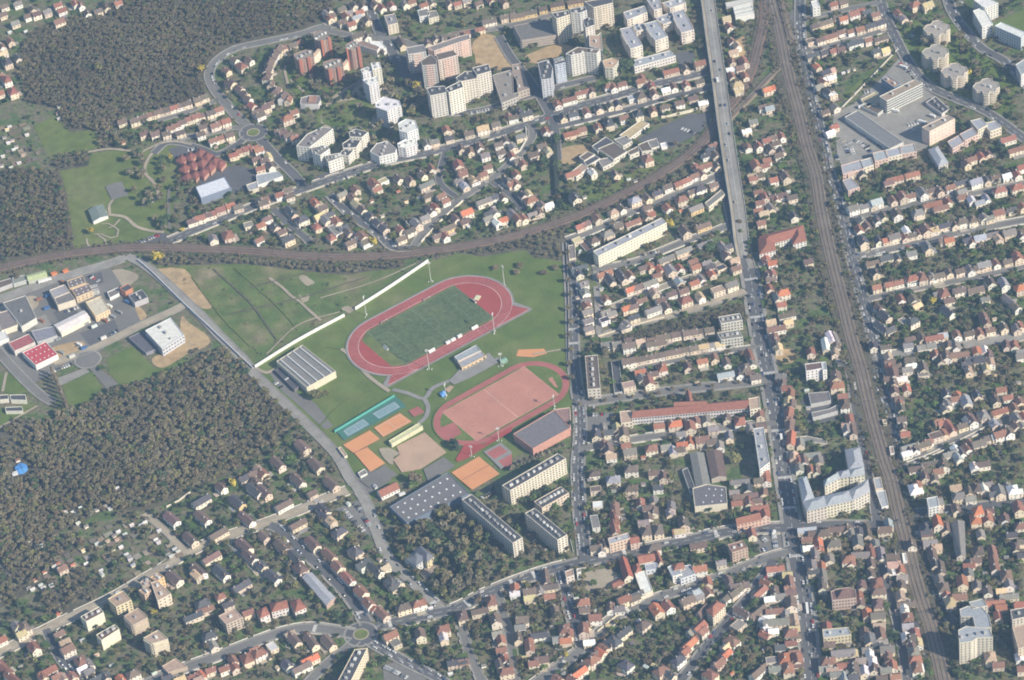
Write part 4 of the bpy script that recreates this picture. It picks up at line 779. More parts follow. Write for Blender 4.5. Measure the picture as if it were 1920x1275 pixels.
# brick towers
def bt(lb, roofp, h, strips):
    r = B('apartment_tower', lb, 'apartment tower', [('R4', roofp, h, 'flat', (.38,.25,.20), (.27,.235,.20))], win=(3,2.8,1.3,1.2), boxes=4, group='brick towers on the park rise')
    bx, by = r.location.x, r.location.y
    for (x0, x1, y) in strips:
        a, b = TP('R4', x0, y, h), TP('R4', x1, y-6, h); d = (b-a); n = Vector((d.y, -d.x, 0)).normalized(); c = (a+b)/2
        m_ = MB(); m_.box((c.x-bx, c.y-by), d.length, 2.6, 0, h+1.2, math.atan2(d.y, d.x), BRICK); m_.build('brick_bay', M['wall'], r)
bt('brick tower with orange bays, topmost left of the four', [(370,175),(410,150),(600,150),(640,250),(500,300),(400,270)], 22, ((595,635,262),(490,520,300)))
bt('brick tower with orange bays, left front of the four', [(82,485),(260,420),(370,430),(385,530),(170,590),(100,560)], 20, ((165,210,590),(288,335,560)))
bt('brick tower with orange bays, middle front of the four', [(520,610),(660,560),(800,560),(830,680),(610,730),(535,690)], 20, ((605,650,735),(735,780,705)))
bt('brick tower with orange bays, right of the four beside the white canopy', [(860,350),(940,300),(1045,290),(1080,390),(950,430),(870,410)], 26, ((1035,1075,405),(870,890,425)))
for lb, q in (('white sloping link wall between the two left brick towers', [(375,490),(470,400),(490,470),(395,575)]), ('white sloping link wall between the two right brick towers', [(820,640),(915,540),(930,610),(835,720)])):
    a, b = TP('R4', *q[3], 8), TP('R4', *q[2], 8); d = b-a; r = empty('link_building', ((a.x+b.x)/2, (a.y+b.y)/2, 0), math.atan2(d.y, d.x)); tag(r, lb, 'link building'); L = d.length
    m_ = MB(); m_.box((0, 2), L, 4, 0, 12, 0, (.70,.64,.52)); m_.build('wall', M['wall'], r)
    m_ = MB(); pitched(m_, [(-L/2,0),(L/2,0),(L/2,4),(-L/2,4)], 12.05, 1.6, RC['p'], hip=.3); m_.build('roof', M['roof'], r)
B('hall', 'white canopy hall with brown sunken roof right of the brick towers', 'hall', [('R4', [(1045,300),(1110,280),(1375,380),(1330,440),(1060,350)], 9, 'flat', (.70,.68,.64), (.26,.19,.15)), ('R4', [(1200,280),(1390,300),(1470,390),(1430,420),(1240,340)], 8, 'flat', WHITE, 'w')])
B('hall', 'round-ended hall with orange-brown roof panel and white rim in the park', 'hall', [('R4', [(195,1140),(330,1100),(470,1110),(490,1170),(455,1240),(250,1240),(180,1230)], 7, 'flat', (.62,.60,.58), (.22,.19,.19)), ('R4', [(325,1115),(420,1110),(400,1195),(300,1195)], 8, 'flat', (.40,.22,.16), (.40,.24,.18))])
tw('white stepped tower of three shafts beside the park path', [('R4', [(1235,620),(1370,605),(1395,690),(1260,720)], 30, 'flat', (.70,.66,.57), 'w'), ('R4', [(1085,720),(1230,660),(1260,740),(1120,790)], 27, 'flat', (.66,.66,.66), 'w'), ('R4', [(1110,870),(1330,820),(1350,900),(1210,960)], 25, 'flat', (.64,.65,.67), 'w')], boxes=2)
tw('white stepped tower with curved bays, between the park and the zigzag', [('A2', [(890,770),(950,720),(1070,750),(1085,790),(1040,800),(980,830),(895,800)], 23, 'flat', (.70,.70,.70), 'w')], boxes=3)
tw('white stepped tower with staggered roofs above the long street', [('A2', [(1060,920),(1120,885),(1190,900),(1210,960),(1130,990),(1070,975)], 22, 'flat', (.70,.70,.69), 'w'), ('A2', [(1055,1070),(1150,1020),(1200,1040),(1190,1080),(1120,1105),(1060,1095)], 13, 'flat', (.72,.72,.71), 'w')], boxes=3)
B('apartment_block', 'low white stepped block with dark roof recesses beside the long street', AB, [('A2', [(850,1130),(900,1070),(980,1050),(1050,1110),(1040,1140),(920,1170)], 12, 'flat', (.72,.71,.69), 'g')], win=(3,2.8,1.3,1.2), boxes=4)
B('apartment_block', 'left white stepped block with several roof levels below the roundabout', AB, [('A2', [(300,1090),(380,1000),(500,945),(575,960),(500,1020),(400,1100)], 19, 'flat', (.70,.68,.62), 'g'), ('A2', [(410,1100),(520,1080),(550,1110),(480,1160),(420,1140)], 18, 'flat', (.72,.70,.66), 'g'), ('A2', [(510,1160),(630,1140),(650,1170),(540,1210)], 15, 'flat', (.72,.70,.66), 'g')], win=(3,2.8,1.3,1.2), boxes=4)
B('apartment_block', 'right white stepped block with three roof levels below the dry lawn', AB, [('A2', [(695,985),(740,960),(840,985),(790,1025),(700,1020)], 17, 'flat', (.72,.68,.60), 'k'), ('A2', [(645,1070),(700,1035),(785,1045),(750,1100),(650,1105)], 15, 'flat', (.72,.68,.60), 'k'), ('A2', [(620,1150),(650,1115),(740,1110),(690,1165)], 12, 'flat', (.70,.66,.60), 'k')], win=(3,2.8,1.3,1.2), boxes=2)
B('apartment_block', 'grey flat-roofed block with white walls beside the dark top street', AB, [('A2', [(955,115),(1035,100),(1060,170),(985,190)], 13, 'flat', CREAM, (.25,.24,.24))], win=(3,2.8,1.2,1.2), boxes=1)
B('villa', 'flat grey-roofed stepped white house at the top among gardens', 'house', [('A2', [(1205,75),(1280,60),(1300,110),(1220,125)], 8, 'flat', WHITE, 'g'), ('A2', [(1275,85),(1345,75),(1365,120),(1290,140)], 8, 'flat', CREAM, 'g')], win=(3,2.8,1.2,1.2))
# school ensemble above the curved railway
SC = [[(800,1010),(960,895),(1025,920),(870,1040)], [(595,1090),(700,1020),(760,1060),(640,1130)], [(640,1110),(760,1060),(860,1130),(760,1190)], [(760,1040),(850,1010),(900,1050),(830,1090)], [(860,1130),(940,1090),(950,1130),(880,1160)], [(940,1080),(1010,1050),(1050,1120),(970,1130)], [(1010,1050),(1080,1030),(1100,1090),(1040,1110)], [(530,1200),(620,1160),(660,1180),(560,1240)], [(500,1170),(560,1130),(620,1150),(540,1200)], [(640,1190),(740,1170),(760,1210),(680,1250)], [(430,1290),(520,1220),(570,1250),(480,1320)]]
B('school', 'sprawling low school of white-edged dark flat roofs beside a grey playground', 'school', [('A3', q, 5 + (i % 3), 'flat', (.68,.64,.57), ['y','k','b','g','b','b','g','k','b','g','p'][i]) for i, q in enumerate(SC)], win=(3.5,3,1.8,1.3))
B('shed', 'white flat box at the corner of the grey playground', 'shed', [('A3', [(1105,1070),(1150,1060),(1160,1090),(1115,1100)], 4, 'flat', WHITE, 'w')])
# red pyramid school and gym by the left park
B('school', 'cluster of red pyramid roofs forming a school beside the left park', 'school', [('Q', [(x-11,y+2),(x-1,y-10),(x+12,y-3),(x+2,y+9)], 6 + ((x*7+y) % 5)*.25, 'hip', (.46,.27,.2), (.225,.088,.07), 2.8) for x, y in ((340,297),(356,292),(374,285),(388,292),(402,300),(412,306),(345,314),(360,308),(378,303),(393,312),(380,322),(350,330),(365,326))])
B('gym_hall', 'gym with broad pale metal roof and dark glazed sides', 'sports hall', [('B1', [(1460,120),(1678,45),(1726,125),(1500,205)], 9, 'flat', (.20,.24,.32), (.60,.63,.68))]); B('hall', 'flat pale-roofed building beside the gym, right', 'hall', [('B1', [(1838,105),(1925,75),(1930,130),(1860,150)], 5, 'flat', CREAM, 'z'), ('B2', [(0,30),(160,0),(200,40),(10,110)], 5, 'flat', WHITE, 'z')])
B('pavilion', 'park pavilion with grey-green roof and white gable', 'pavilion', [('B1', [(660,290),(765,248),(805,330),(695,375)], 5, 'gable', WHITE, (.20,.24,.21), 1.6), ('B1', [(745,300),(785,285),(800,310),(765,325)], 4, 'flat', WHITE, 'w')])
# works quarter
WB = 'warehouse'
B(WB, 'warehouse with yellow-green roof under the curved railway', WB, [('B1', [(198,778),(335,740),(352,785),(210,818)], 6, 'gable', (.45,.46,.38), (.42,.47,.26), 1.5)]); B(WB, 'grey-green roofed shed left of the yellow-green warehouse', WB, [('B1', [(90,800),(185,775),(200,815),(100,845)], 5, 'flat', GREYW, (.22,.23,.20)), ('B1', [(-20,830),(80,800),(95,840),(-10,880)], 5, 'flat', GREYW, 'b')])
B(WB, 'two-tone grey warehouse with a pale upper roof half', WB, [('B1', [(368,892),(480,848),(520,905),(405,950)], 8, 'flat', CREAM, (.34,.34,.36)), ('B1', [(405,950),(520,905),(562,962),(430,1005)], 8, 'flat', CREAM, (.20,.19,.18))])
B(WB, 'dark-roofed workshop with yellow front and small rooflights', WB, [('B1', [(498,822),(618,782),(640,835),(520,880)], 8, 'flat', (.58,.46,.30), (.19,.16,.16)), ('B1', [(535,885),(660,840),(690,895),(570,945)], 8, 'flat', (.62,.50,.33), (.19,.16,.16)), ('B1', [(670,860),(725,845),(740,890),(690,905)], 5, 'flat', GREYW, 'g')], sky=(3,2,.7), win=(3.6,3.2,1.2,1.2))
B(WB, 'cream cube building with yellowish roof in the works quarter', WB, [('B1', [(638,980),(752,935),(820,1035),(712,1088)], 8, 'flat', (.66,.52,.33), (.60,.54,.42))], win=(3,3,1,1))
B(WB, 'long white-roofed warehouse beside the car lot', WB, [('B1', [(402,1148),(625,1040),(670,1095),(455,1205)], 7, 'gable', (.70,.64,.52), (.68,.66,.62), 1.5)]); B(WB, 'big dark-roofed warehouse at the left, darkest of the works', WB, [('B1', [(20,985),(190,930),(272,1098),(160,1165)], 8, 'flat', (.62,.60,.57), (.155,.15,.155))], boxes=1)
B(WB, 'pale building cut by the left edge above the maroon roof', WB, [('B1', [(-40,1070),(75,1035),(135,1150),(10,1195)], 7, 'flat', CREAM, (.24,.21,.20)), ('B1', [(-40,1200),(30,1180),(65,1250),(-20,1280)], 6, 'flat', WHITE, 'w')])
B(WB, 'grey-violet roofed shed right of the maroon roof', WB, [('B1', [(232,1195),(395,1160),(428,1230),(280,1280)], 6, 'flat', GREYW, (.25,.24,.28))]); B(WB, 'maroon-roofed warehouse behind the bright red one', WB, [('C1', [(62,10),(215,-58),(262,5),(108,72)], 7, 'flat', (.60,.57,.52), (.34,.11,.11))])
B(WB, 'bright red-roofed warehouse dotted with white rooflights', WB, [('C1', [(165,82),(340,0),(432,97),(266,178)], 7, 'flat', (.70,.69,.66), (.50,.085,.10))], sky=(5,3,.65))
B(WB, 'new white-roofed building on the orange building site', WB, [('B1', [(1082,1192),(1275,1095),(1375,1225),(1210,1330)], 10, 'flat', (.50,.52,.55), 'w')], boxes=3, win=(3.2,3.2,2,1.2)); B(WB, 'dark flat annex left of the new white building', WB, [('B1', [(960,1245),(1065,1195),(1170,1330),(1090,1360)], 4, 'flat', (.24,.24,.27), (.12,.12,.14))])
B('office_building', 'small dark office with orange side wall among spoil heaps', 'offices', [('B1', [(890,875),(955,842),(990,875),(935,905)], 8, 'flat', (.48,.22,.13), 'k'), ('B1', [(800,905),(882,870),(890,915),(820,950)], 4, 'flat', WHITE, 'g')]); B('office_building', 'dark flat office with grey forecourt right of the orange-sided office', 'offices', [('B1', [(958,930),(1058,885),(1105,945),(1005,985)], 7, 'flat', (.42,.42,.42), 'k')], boxes=2)
def tank(lb, pts, h): B('settling_tank', lb, 'tank', [('C1', pts, h, 'flat', (.70,.68,.58), 'k')])
tank('upper left white settling tank with dark top', [(-10,400),(60,395),(66,430),(-4,436)], 5); tank('upper right white settling tank with dark top', [(72,398),(190,395),(198,440),(78,436)], 5); tank('lower white settling tank with dark top', [(38,490),(165,485),(172,520),(42,522)], 4)
# lower left blocks
def lb_(lb, pts, h, wc, rc, **k): B('apartment_block', lb, AB, [('R2', pts, h, 'flat', wc, rc)], **k)
lb_('left cream block with maroon roof and blank sunlit front', [(75,682),(320,545),(385,622),(152,748)], 13, (.72,.68,.54), 'm', win=(7,5.5,.7,.7,.5), boxes=3); lb_('lower cream block with maroon roof and blank sunlit front', [(283,922),(530,782),(592,845),(355,998)], 13, (.72,.68,.54), 'm', win=(7,5.5,.7,.7,.5), boxes=3)
lb_('beige-roofed tower block with chequered windows beside the allotment road', [(440,442),(640,332),(755,458),(550,555)], 14, (.66,.57,.38), 'p', win=(3.6,2.8,1.8,1.5), boxes=1)
lb_('beige-roofed tower block with striped balconies, middle of the group', [(652,672),(842,560),(968,690),(770,795)], 14, BEIGE, 'p', win=(3,2.8,2,1.3), boxes=1, bands=((.52,.44,.34),3,8,.9)); lb_('beige-roofed tower block with striped balconies, lowest of the group', [(910,962),(1105,855),(1240,975),(1032,1040)], 17, (.60,.54,.42), 'p', win=(3,2.8,2,1.3), boxes=1, bands=((.62,.56,.44),3,8,.9))
B('apartment_block', 'orange-beige block of several interlocking wings at the allotments', AB, [('R2', [(1000,160),(1105,95),(1190,150),(1090,215)], 13, 'flat', (.66,.45,.25), 'p'), ('R2', [(865,225),(940,165),(1010,200),(1000,260),(900,275)], 12, 'flat', BEIGE, 'p'), ('R2', [(845,330),(940,285),(1020,330),(930,395)], 11, 'flat', (.60,.45,.33), 'p'), ('R2', [(1010,225),(1100,200),(1280,375),(1100,470)], 13, 'flat', (.66,.58,.46), 'p')], win=(3.4,2.9,1.4,1.3), boxes=2)
B('apartment_block', 'beige flat-topped block right of the slate château house', AB, [('D1', [(1630,795),(1748,735),(1815,805),(1690,860)], 13, 'flat', BEIGE, 'p')], win=(3,2.8,1.8,1.3), boxes=1); B('garage_row', 'low beige flat building by the lower left road', 'garages', [('D1', [(1208,1170),(1310,1110),(1400,1175),(1330,1195),(1255,1218)], 5, 'flat', BEIGE, 'p')])
B('manor', 'slate-roofed manor house with pale walls and terrace in the bare park', 'manor', [('R7', [(668,690),(770,640),(850,690),(765,755)], 11, 'hip', (.60,.60,.58), (.15,.165,.19), 4), ('R7', [(750,630),(800,595),(905,680),(850,725)], 12, 'hip', (.64,.56,.36), (.16,.17,.19), 4)], win=(3,3.2,1.3,1.8), boxes=0)
B('terrace', 'raised round brown terrace in front of the slate manor', 'terrace', [('R7', [(800,830),(850,770),(950,760),(975,830),(900,880),(830,870)], 1.6, 'flat', (.30,.25,.21), (.29,.235,.195))])
B(WB, 'long zinc-roofed workshop with rooflights and brick end by the shaded street', WB, [('D2', [(345,500),(415,468),(592,655),(525,712)], 6.5, 'gable', (.46,.34,.28), 'z', 2)])
B('apartment_block', 'dark-roofed slab with cream flank cut by the bottom edge', AB, [('D2', [(735,1045),(832,1035),(705,1290),(600,1300)], 14, 'flat', (.70,.62,.46), 'k')], win=(3,2.8,1.2,1.2), boxes=5)
B('apartment_block', 'white block under three red hipped roofs below the zinc workshop', AB, [('D2', [(0,745),(70,715),(100,770),(30,800)], 11, 'hip', (.68,.65,.60), 'r', 4), ('D2', [(100,690),(225,665),(240,720),(115,755)], 11, 'hip', (.66,.62,.58), 'r', 4), ('D2', [(250,680),(320,655),(372,720),(290,755)], 11, 'hip', (.68,.65,.60), 'r', 4)], win=(2.8,2.9,1.3,1.4))
# lower centre
B('hall', 'bright white-roofed hall behind the red school roofs', 'hall', [('D3', [(915,475),(995,455),(1052,605),(972,638)], 7, 'flat', CREAM, 'w')])
B('school', 'group of red-roofed school wings around the white-roofed hall', 'school', [('D3', [(800,370),(855,355),(905,490),(838,515)], 9, 'gable', CREAM, (.36,.12,.085), 4), ('D3', [(895,410),(945,390),(972,455),(920,475)], 8, 'hip', CREAM, 'r', 4), ('D3', [(930,330),(1050,315),(1070,370),(950,395)], 8, 'gable', CREAM, 'r', 3.5), ('D3', [(1060,320),(1095,310),(1128,390),(1095,400)], 8, 'gable', CREAM, 'r', 3.5), ('D3', [(740,545),(830,500),(840,550),(760,580)], 4, 'gable', PINK, 'r', 1.5), ('D3', [(990,410),(1080,395),(1100,440),(1000,455)], 6, 'flat', (.60,.64,.68), 'z')], win=(3.2,3,1.3,1.4))
B('apartment_block', 'white terraced block with zinc and pink roofs above the diagonal street', AB, [('D3', [(1160,430),(1200,410),(1270,480),(1200,500)], 11, 'flat', WHITE, 'z'), ('D3', [(1195,400),(1275,385),(1290,425),(1210,445)], 13, 'hip', (.68,.52,.44), 'r', 3), ('D3', [(1290,420),(1330,410),(1370,480),(1260,520),(1230,490)], 9, 'flat', (.62,.64,.66), 'z')], win=(2.8,2.8,1.5,1.3))
B('apartment_block', 'brown brick block of five storeys beside the plaza', AB, [('D3', [(1610,262),(1722,230),(1762,285),(1645,322)], 15, 'flat', (.46,.34,.27), (.26,.16,.13))], win=(2.8,2.9,1.3,1.3), boxes=2)
B('apartment_block', 'pale pink block with zinc mansard on the street above the school', AB, [('D3', [(715,215),(868,172),(882,215),(728,260)], 12, 'flat', (.64,.50,.40), 'z'), ('D3', [(875,200),(940,190),(950,235),(885,250)], 10, 'gable', PINK, 'r', 3)], win=(2.8,2.9,1.2,1.5), boxes=1); B('apartment_block', 'small white corner block on the street left of the school yard', AB, [('D3', [(395,462),(455,440),(465,490),(405,510)], 9, 'flat', (.68,.60,.54), 'p'), ('D3', [(480,445),(508,435),(515,465),(485,475)], 9, 'flat', WHITE, 'p')], win=(2.8,2.9,1.3,1.3))
B('apartment_block', 'tall cream block with orange mansard roof on the dark diagonal street', AB, [('D3', [(1450,740),(1520,665),(1592,700),(1500,790)], 15, 'hip', (.70,.62,.48), 'r', 4), ('D3', [(1370,770),(1430,700),(1470,720),(1410,790)], 9, 'gable', PINK, 'm', 3)], win=(2.8,2.9,1.3,1.4))
# lower right
B('mansion', 'brick mansion with striped window front and dark roofs right of the avenue', 'mansion', [('D4', [(468,610),(525,590),(605,580),(655,600),(660,660),(480,680)], 13, 'flat', (.52,.40,.34), (.20,.13,.11)), ('D4', [(520,590),(610,580),(615,630),(525,640)], 16, 'hip', (.52,.36,.30), (.18,.11,.10), 4)], win=(2.4,2.9,1.3,1.5))
B('apartment_block', 'cream-fronted block with zinc mansard and dormers right of the avenue', AB, [('D4', [(405,895),(600,878),(622,935),(415,960)], 13, 'flat', (.64,.55,.40), 'z')], win=(2.6,3,1.2,1.6), boxes=2)
B('apartment_block', 'big zinc-roofed angled block at the lower right', AB, [('D4', [(1430,745),(1490,720),(1600,730),(1650,790),(1670,880),(1550,890),(1530,800),(1440,800)], 17, 'flat', (.55,.52,.46), 'z'), ('D4', [(1500,690),(1600,665),(1640,720),(1530,740)], 17, 'flat', (.55,.52,.46), 'z')], win=(2.8,2.9,1.3,1.5))
B('apartment_tower', 'white tower with windows in columns at the lower right corner', 'apartment tower', [('D4', [(1420,900),(1480,870),(1655,890),(1680,955),(1560,960),(1520,985),(1430,1000)], 26, 'flat', (.56,.53,.44), 'z')], win=(2.9,2.9,1.2,1.3), boxes=4)
B('apartment_block', 'dark-roofed block with pale frame at the right edge below', AB, [('D4', [(1810,750),(1925,730),(1935,800),(1825,825)], 14, 'flat', (.58,.54,.47), 'k')], win=(2.8,2.9,1.3,1.3), boxes=1)
B('apartment_block', 'tall beige block cut by the lower right edge', AB, [('D4', [(1825,880),(1925,850),(1960,1010),(1870,1040)], 18, 'flat', (.58,.50,.40), 'p')], win=(3,2.9,1.3,1.3))
B('apartment_block', 'long grey tenement standing across the lower right street', AB, [('D4', [(1370,100),(1465,80),(1475,340),(1410,350)], 11, 'gable', (.50,.45,.40), 'g', 3)], win=(2.8,2.9,1.2,1.4)); B('hall', 'white domed hall right of the station bridge', 'hall', [('C4', [(1050,1070),(1130,1050),(1165,1120),(1080,1150)], 7, 'hip', WHITE, 'w', 2)])
B('apartment_block', 'white-fronted flat-roofed block by the right-hand station street', AB, [('C4', [(1185,1170),(1265,1155),(1280,1230),(1200,1245)], 14, 'flat', WHITE, 'z')], win=(2.8,2.9,1.4,1.4)); B('apartment_block', 'orange-red roofed tenement at the right end of the station street', AB, [('C4', [(1520,1235),(1590,1210),(1615,1270),(1540,1290)], 14, 'hip', (.66,.60,.50), 'o', 4), ('D4', [(1225,55),(1285,40),(1310,110),(1240,125)], 14, 'gable', (.62,.55,.46), 'o', 4)], win=(2.6,2.9,1.3,1.5))
for i, (x, y, lb) in enumerate(((400,762,'left of two orange site cabins under the curved railway'), (487,742,'right of two orange site cabins under the curved railway'))):
    B('site_cabin', lb, 'site cabin', [('B1', [(x-24,y+4),(x+14,y-14),(x+26,y-2),(x-12,y+14)], 3, 'flat', (.55,.20,.08), (.58,.22,.09))])
# ------------------------------------------------------------------ houses, read off the photograph tile by tile: x, y, roof colour + shape letters
G('A1','the rows at the top left corner',(1,-.35),"430,30,r 460,70,r 440,150,rb 560,20,o 600,30,r 650,90,b 730,75,b 790,45,b 880,15,r 210,110,m 270,95,m 110,165,g 30,40,b 130,20,g 240,60,b 70,235,ws 190,230,ws 350,80,g 20,100,m")
G('A1','the left edge beside the top wood',(1,-.35),"75,300,r 10,340,r 50,450,kb 130,425,k 45,580,rb -10,560,r 90,670,rb -5,690,r 20,390,y")
G('A1','the allotments at the upper left edge',(1,-.3),"70,940,ws 100,1110,ws 140,1210,ws 30,1020,gs 90,1040,gs 20,1160,ws 80,1245,ws 200,1000,ws 440,880,ws 430,840,ms 440,790,gs 60,1060,ws 120,1090,gs 170,1150,ps 10,1230,gs 50,960,ys 920,1060,rs 880,980,ws")
G('A1','the estate between top wood and roundabout',(1,-.32),"910,900,m 1000,890,b 1060,870,m 1110,850,r 1180,835,b 1240,815,b 1295,800,r 1350,785,b 1410,770,b 1470,750,b 1530,735,b 1070,990,m 1155,990,m 1250,990,b 1270,950,r 1310,930,r 1355,905,m 1410,880,r 1460,860,r 1510,850,m 1570,835,b 1630,810,r 1390,980,b 1470,970,b 1530,955,b 1585,940,r 1645,925,r 1705,910,r 1590,1040,r 1650,1020,r 1710,1000,m 1740,1150,r 1790,1120,r 1845,1100,r 1900,1100,r",9.5,8)
G('A1','the crescent estate round the brick towers',(.8,.5),"1750,440,b 1800,480,rb 1690,520,r 1720,610,mb 1790,655,m 1830,695,m 1850,730,m 1880,780,r 1860,440,m")
G('A2','the crescent left of the brick towers',(-.4,.9),"165,360,mb 130,410,mb 100,460,mb 85,510,mb 80,560,mb 110,620,m 150,665,mb 200,710,mb 240,735,r")
G('A2','the houses under the crescent terrace',(1,-.4),"60,790,mb 95,770,m 0,830,m 30,850,b 230,870,rb 280,830,r 200,985,m 240,1000,m 285,1020,r 170,970,m 270,330,b 320,310,r 220,340,r")
G('A2','the houses below the left roundabout',(1,-.3),"20,1110,o 60,1190,b 110,1230,b 90,1160,y 30,1250,r 0,1180,m")
G('A2','the top houses above the brick towers',(1,-.35),"545,70,b 580,140,r 660,120,r 750,120,z 710,170,r 640,60,b 730,30,b 800,30,b 860,10,b 940,50,r 1010,30,r 755,255,bb 850,250,bt 830,140,bt 1250,30,r 1310,10,b 1440,15,b 560,110,m 610,150,m 690,90,g 770,85,r 520,95,g 870,-15,r 1110,20,g 1160,5,r 1500,20,r 1570,-5,g 1660,15,m 1750,-10,r 1850,5,r")
G('A2','the top street right of the flat villas',(1,-.25),"1085,310,bLt 1430,240,bL 1560,220,r 1630,200,r 1740,150,bL 1880,110,bL 1390,290,b 1480,275,b 1560,265,b 1300,290,b 1240,310,b")
G('A2','the street below the zigzag tower slabs',(1,-.25),"1420,960,r 1450,1030,k 1580,1010,b 1680,970,yb 1790,920,b 1890,870,r 1530,1100,b 1330,1050,g 1270,1065,g 1600,1120,r 1670,1090,r 1810,1070,b 1860,1040,b 1310,1250,r 1510,1220,rb 1540,1270,r 1730,1240,r 1710,1150,g 1830,1130,b 1890,1180,r")
G('A3','the street of long houses at the top',(1,-.2),"40,110,bLy 130,100,bLy 340,30,bLy 470,5,bLy 230,60,by")
G('A3','the row under the curved slab tower',(1,-.25),"350,775,r 430,740,rL 530,680,rL 590,670,m 720,630,rh 770,655,r 830,630,r 930,620,r 980,590,r 1055,600,r 1190,540,rL 1300,520,b 1405,470,rb")
G('A3','the two middle rows left of the viaduct',(1,-.25),"560,830,r 650,810,k 735,780,b 810,780,k 900,725,zf 970,710,bb 1065,690,r 1150,670,w 1205,640,r 1300,630,r 1400,600,b 470,860,k 380,890,k 130,850,kb 5,870,b 60,830,k")
G('A3','the row above the grey playground',(1,-.25),"640,940,r 720,905,kb 835,870,r 940,835,kb 1050,815,r 1140,790,m 1250,760,m 1350,725,m 1425,760,w 440,990,rL 520,960,r 250,970,r")
G('A3','the gardens beside the white-walled lane',(1,-.3),"60,1010,g 220,1080,b 160,1145,b 50,1190,b 80,1215,r 1010,1170,rb 20,1090,g 270,1120,y")
G('A3','the strip right of the viaduct',(1,-.25),"1640,300,r 1650,380,p 1640,450,r 1630,510,w 1730,450,rb 1640,560,r 1740,560,r 1680,620,yb 1600,130,p 1620,190,r 1905,660,o 1870,790,b 1800,900,g 1750,970,w 1760,1090,r 1840,1080,r 1900,1040,r 1820,1220,rb 1890,1230,r 1680,330,y 1700,500,m 1690,670,y")
G('A3','the wedge between viaduct and curved railway',(1,-.3),"1480,1110,k 1450,1150,k 1520,1150,b 1430,1235,rL 1530,1230,b 1500,1080,r 1370,1240,r")
G('A4','the upper right terraces beside the main railway',(1,-.3),"490,30,r 560,20,b 350,185,b 430,160,bL 560,130,o 640,90,rb 740,80,k 800,100,r 520,120,b 690,70,r 320,300,bf 390,290,m 460,265,rL 550,230,r 620,225,r 700,215,r 790,180,kL 860,165,k 340,400,kL 420,385,k 490,370,r 545,360,m 650,310,kL 750,290,r 840,280,bL 810,370,k 875,365,y")
G('A4','the gardens left of the wedge lawn',(1,-.4),"365,490,o 430,530,k 470,520,p 410,600,r 440,580,w 450,680,k 480,700,wf 600,520,gs 420,830,b 500,790,g 490,940,r 430,985,w 560,540,ws 640,510,gs 470,570,w 380,640,g")
G('A4','the top right houses by the curving road',(1,-.35),"970,90,r 1100,20,rb 1190,25,yb 1010,130,g 1060,160,ps")
G('A4','the lower edge of the stepped pink flats',(1,-.3),"1520,1180,r 1590,1160,r 1640,1140,m 1850,1110,rL 1790,1030,rL 1890,1240,r 1480,1210,m")
G('A4','the gardens left of the main railway at top',(1,-.25),"30,1020,b 100,1010,r 20,1100,b 80,1150,b -10,1190,r 100,1120,b 60,1060,m 20,650,o 10,800,z")
G('B1','the terrace above the curved railway bend',(1,-.3),"1430,370,m 1490,365,r 1550,345,m 1600,325,r 1650,295,r 1765,270,r 1830,250,b 1890,230,b 1700,470,rbt 1855,400,gf 1590,500,g",9.5,8.5)
G('B2','the terrace above the curved railway bend',(1,-.3),"10,220,r 70,195,b 125,175,r 185,155,b 245,150,b",9.5,8.5)
G('B2','the three diagonal rows above the railway',(.72,.7),"80,350,m 140,410,k 190,450,m 235,495,kb 20,510,rt 260,300,kL 340,350,kb 450,410,rh 560,490,rh 440,230,o 490,270,b 545,320,k 600,370,r 650,420,k 690,455,b 590,440,gfL 790,480,rb 700,530,m 820,520,b 640,170,g 720,190,r 745,240,y 790,280,b 850,330,k 900,385,k 950,425,k 30,400,o 470,330,y 520,360,g 750,500,k",10,8)
G('B2','the gardens above the white-walled lane',(1,-.45),"880,85,rb 950,70,yf 740,130,r 1060,50,bt 1150,60,m 1270,95,gL 1240,20,b 860,220,rs 1280,180,b 1380,180,r 1440,215,r 1370,270,r 1290,340,g 1230,390,gb 1150,440,b 1075,430,r 1080,500,b 1210,200,ws 1120,230,ys 1060,150,os 940,330,gs 1310,290,b 1160,380,kf 900,130,o")
G('B2','the right half of the white-walled lane',(1,-.4),"1540,15,r 1560,110,z 1510,70,g 1640,80,b 1700,40,r 1860,70,k 1905,90,r 1840,190,b 1770,190,k 1700,220,gL 1570,300,ob 1490,350,m 1560,370,m 1590,410,ws 1430,420,bLy 1410,480,r 1350,480,b 1730,350,g 1780,300,g 1800,380,w 1840,360,o 1910,310,g 1770,270,ws 1740,310,k 1620,60,y")
G('B3','the cluster left of the dark hedge',(1,-.35),"25,85,r 60,180,k 140,205,ob 120,165,y 220,250,g 270,250,w 150,320,g 40,350,r 85,345,r 30,15,r 450,15,rL 600,5,w 770,15,b 470,190,kb 540,190,gs 200,300,b 870,60,ws 920,70,gs")
G('B3','the row between curved railway and white slab',(1,-.4),"450,490,yf 510,410,r 580,400,m 635,350,r 755,310,ph 840,280,b 940,220,zb 1040,200,b 1090,160,k 1160,110,b 1240,90,r 1310,80,r 1360,30,r 1420,15,r 610,510,mh 710,460,gb 790,400,b 900,380,rL 1000,330,b 1030,320,r 1160,270,r 1260,295,os 1265,200,rb 1340,150,b 1400,120,kb 1500,100,b 1370,270,gLy 970,250,m 690,500,zs")
G('B3','the block between white slab and avenue',(1,-.35),"1290,450,bb 1430,410,bLy 1280,590,gL 1440,540,gL 1150,650,gL 1000,710,bL 1030,710,o 1105,730,o 1080,775,r 1180,730,gb 1250,720,r 1350,670,r 1370,710,r 1490,760,o 1410,800,g 1360,830,o 1640,840,gb 1540,890,pbf 1580,570,gLt 1660,660,p 1670,720,r 1600,620,m 1500,690,k 1450,700,g 1560,720,kf 1610,560,k")
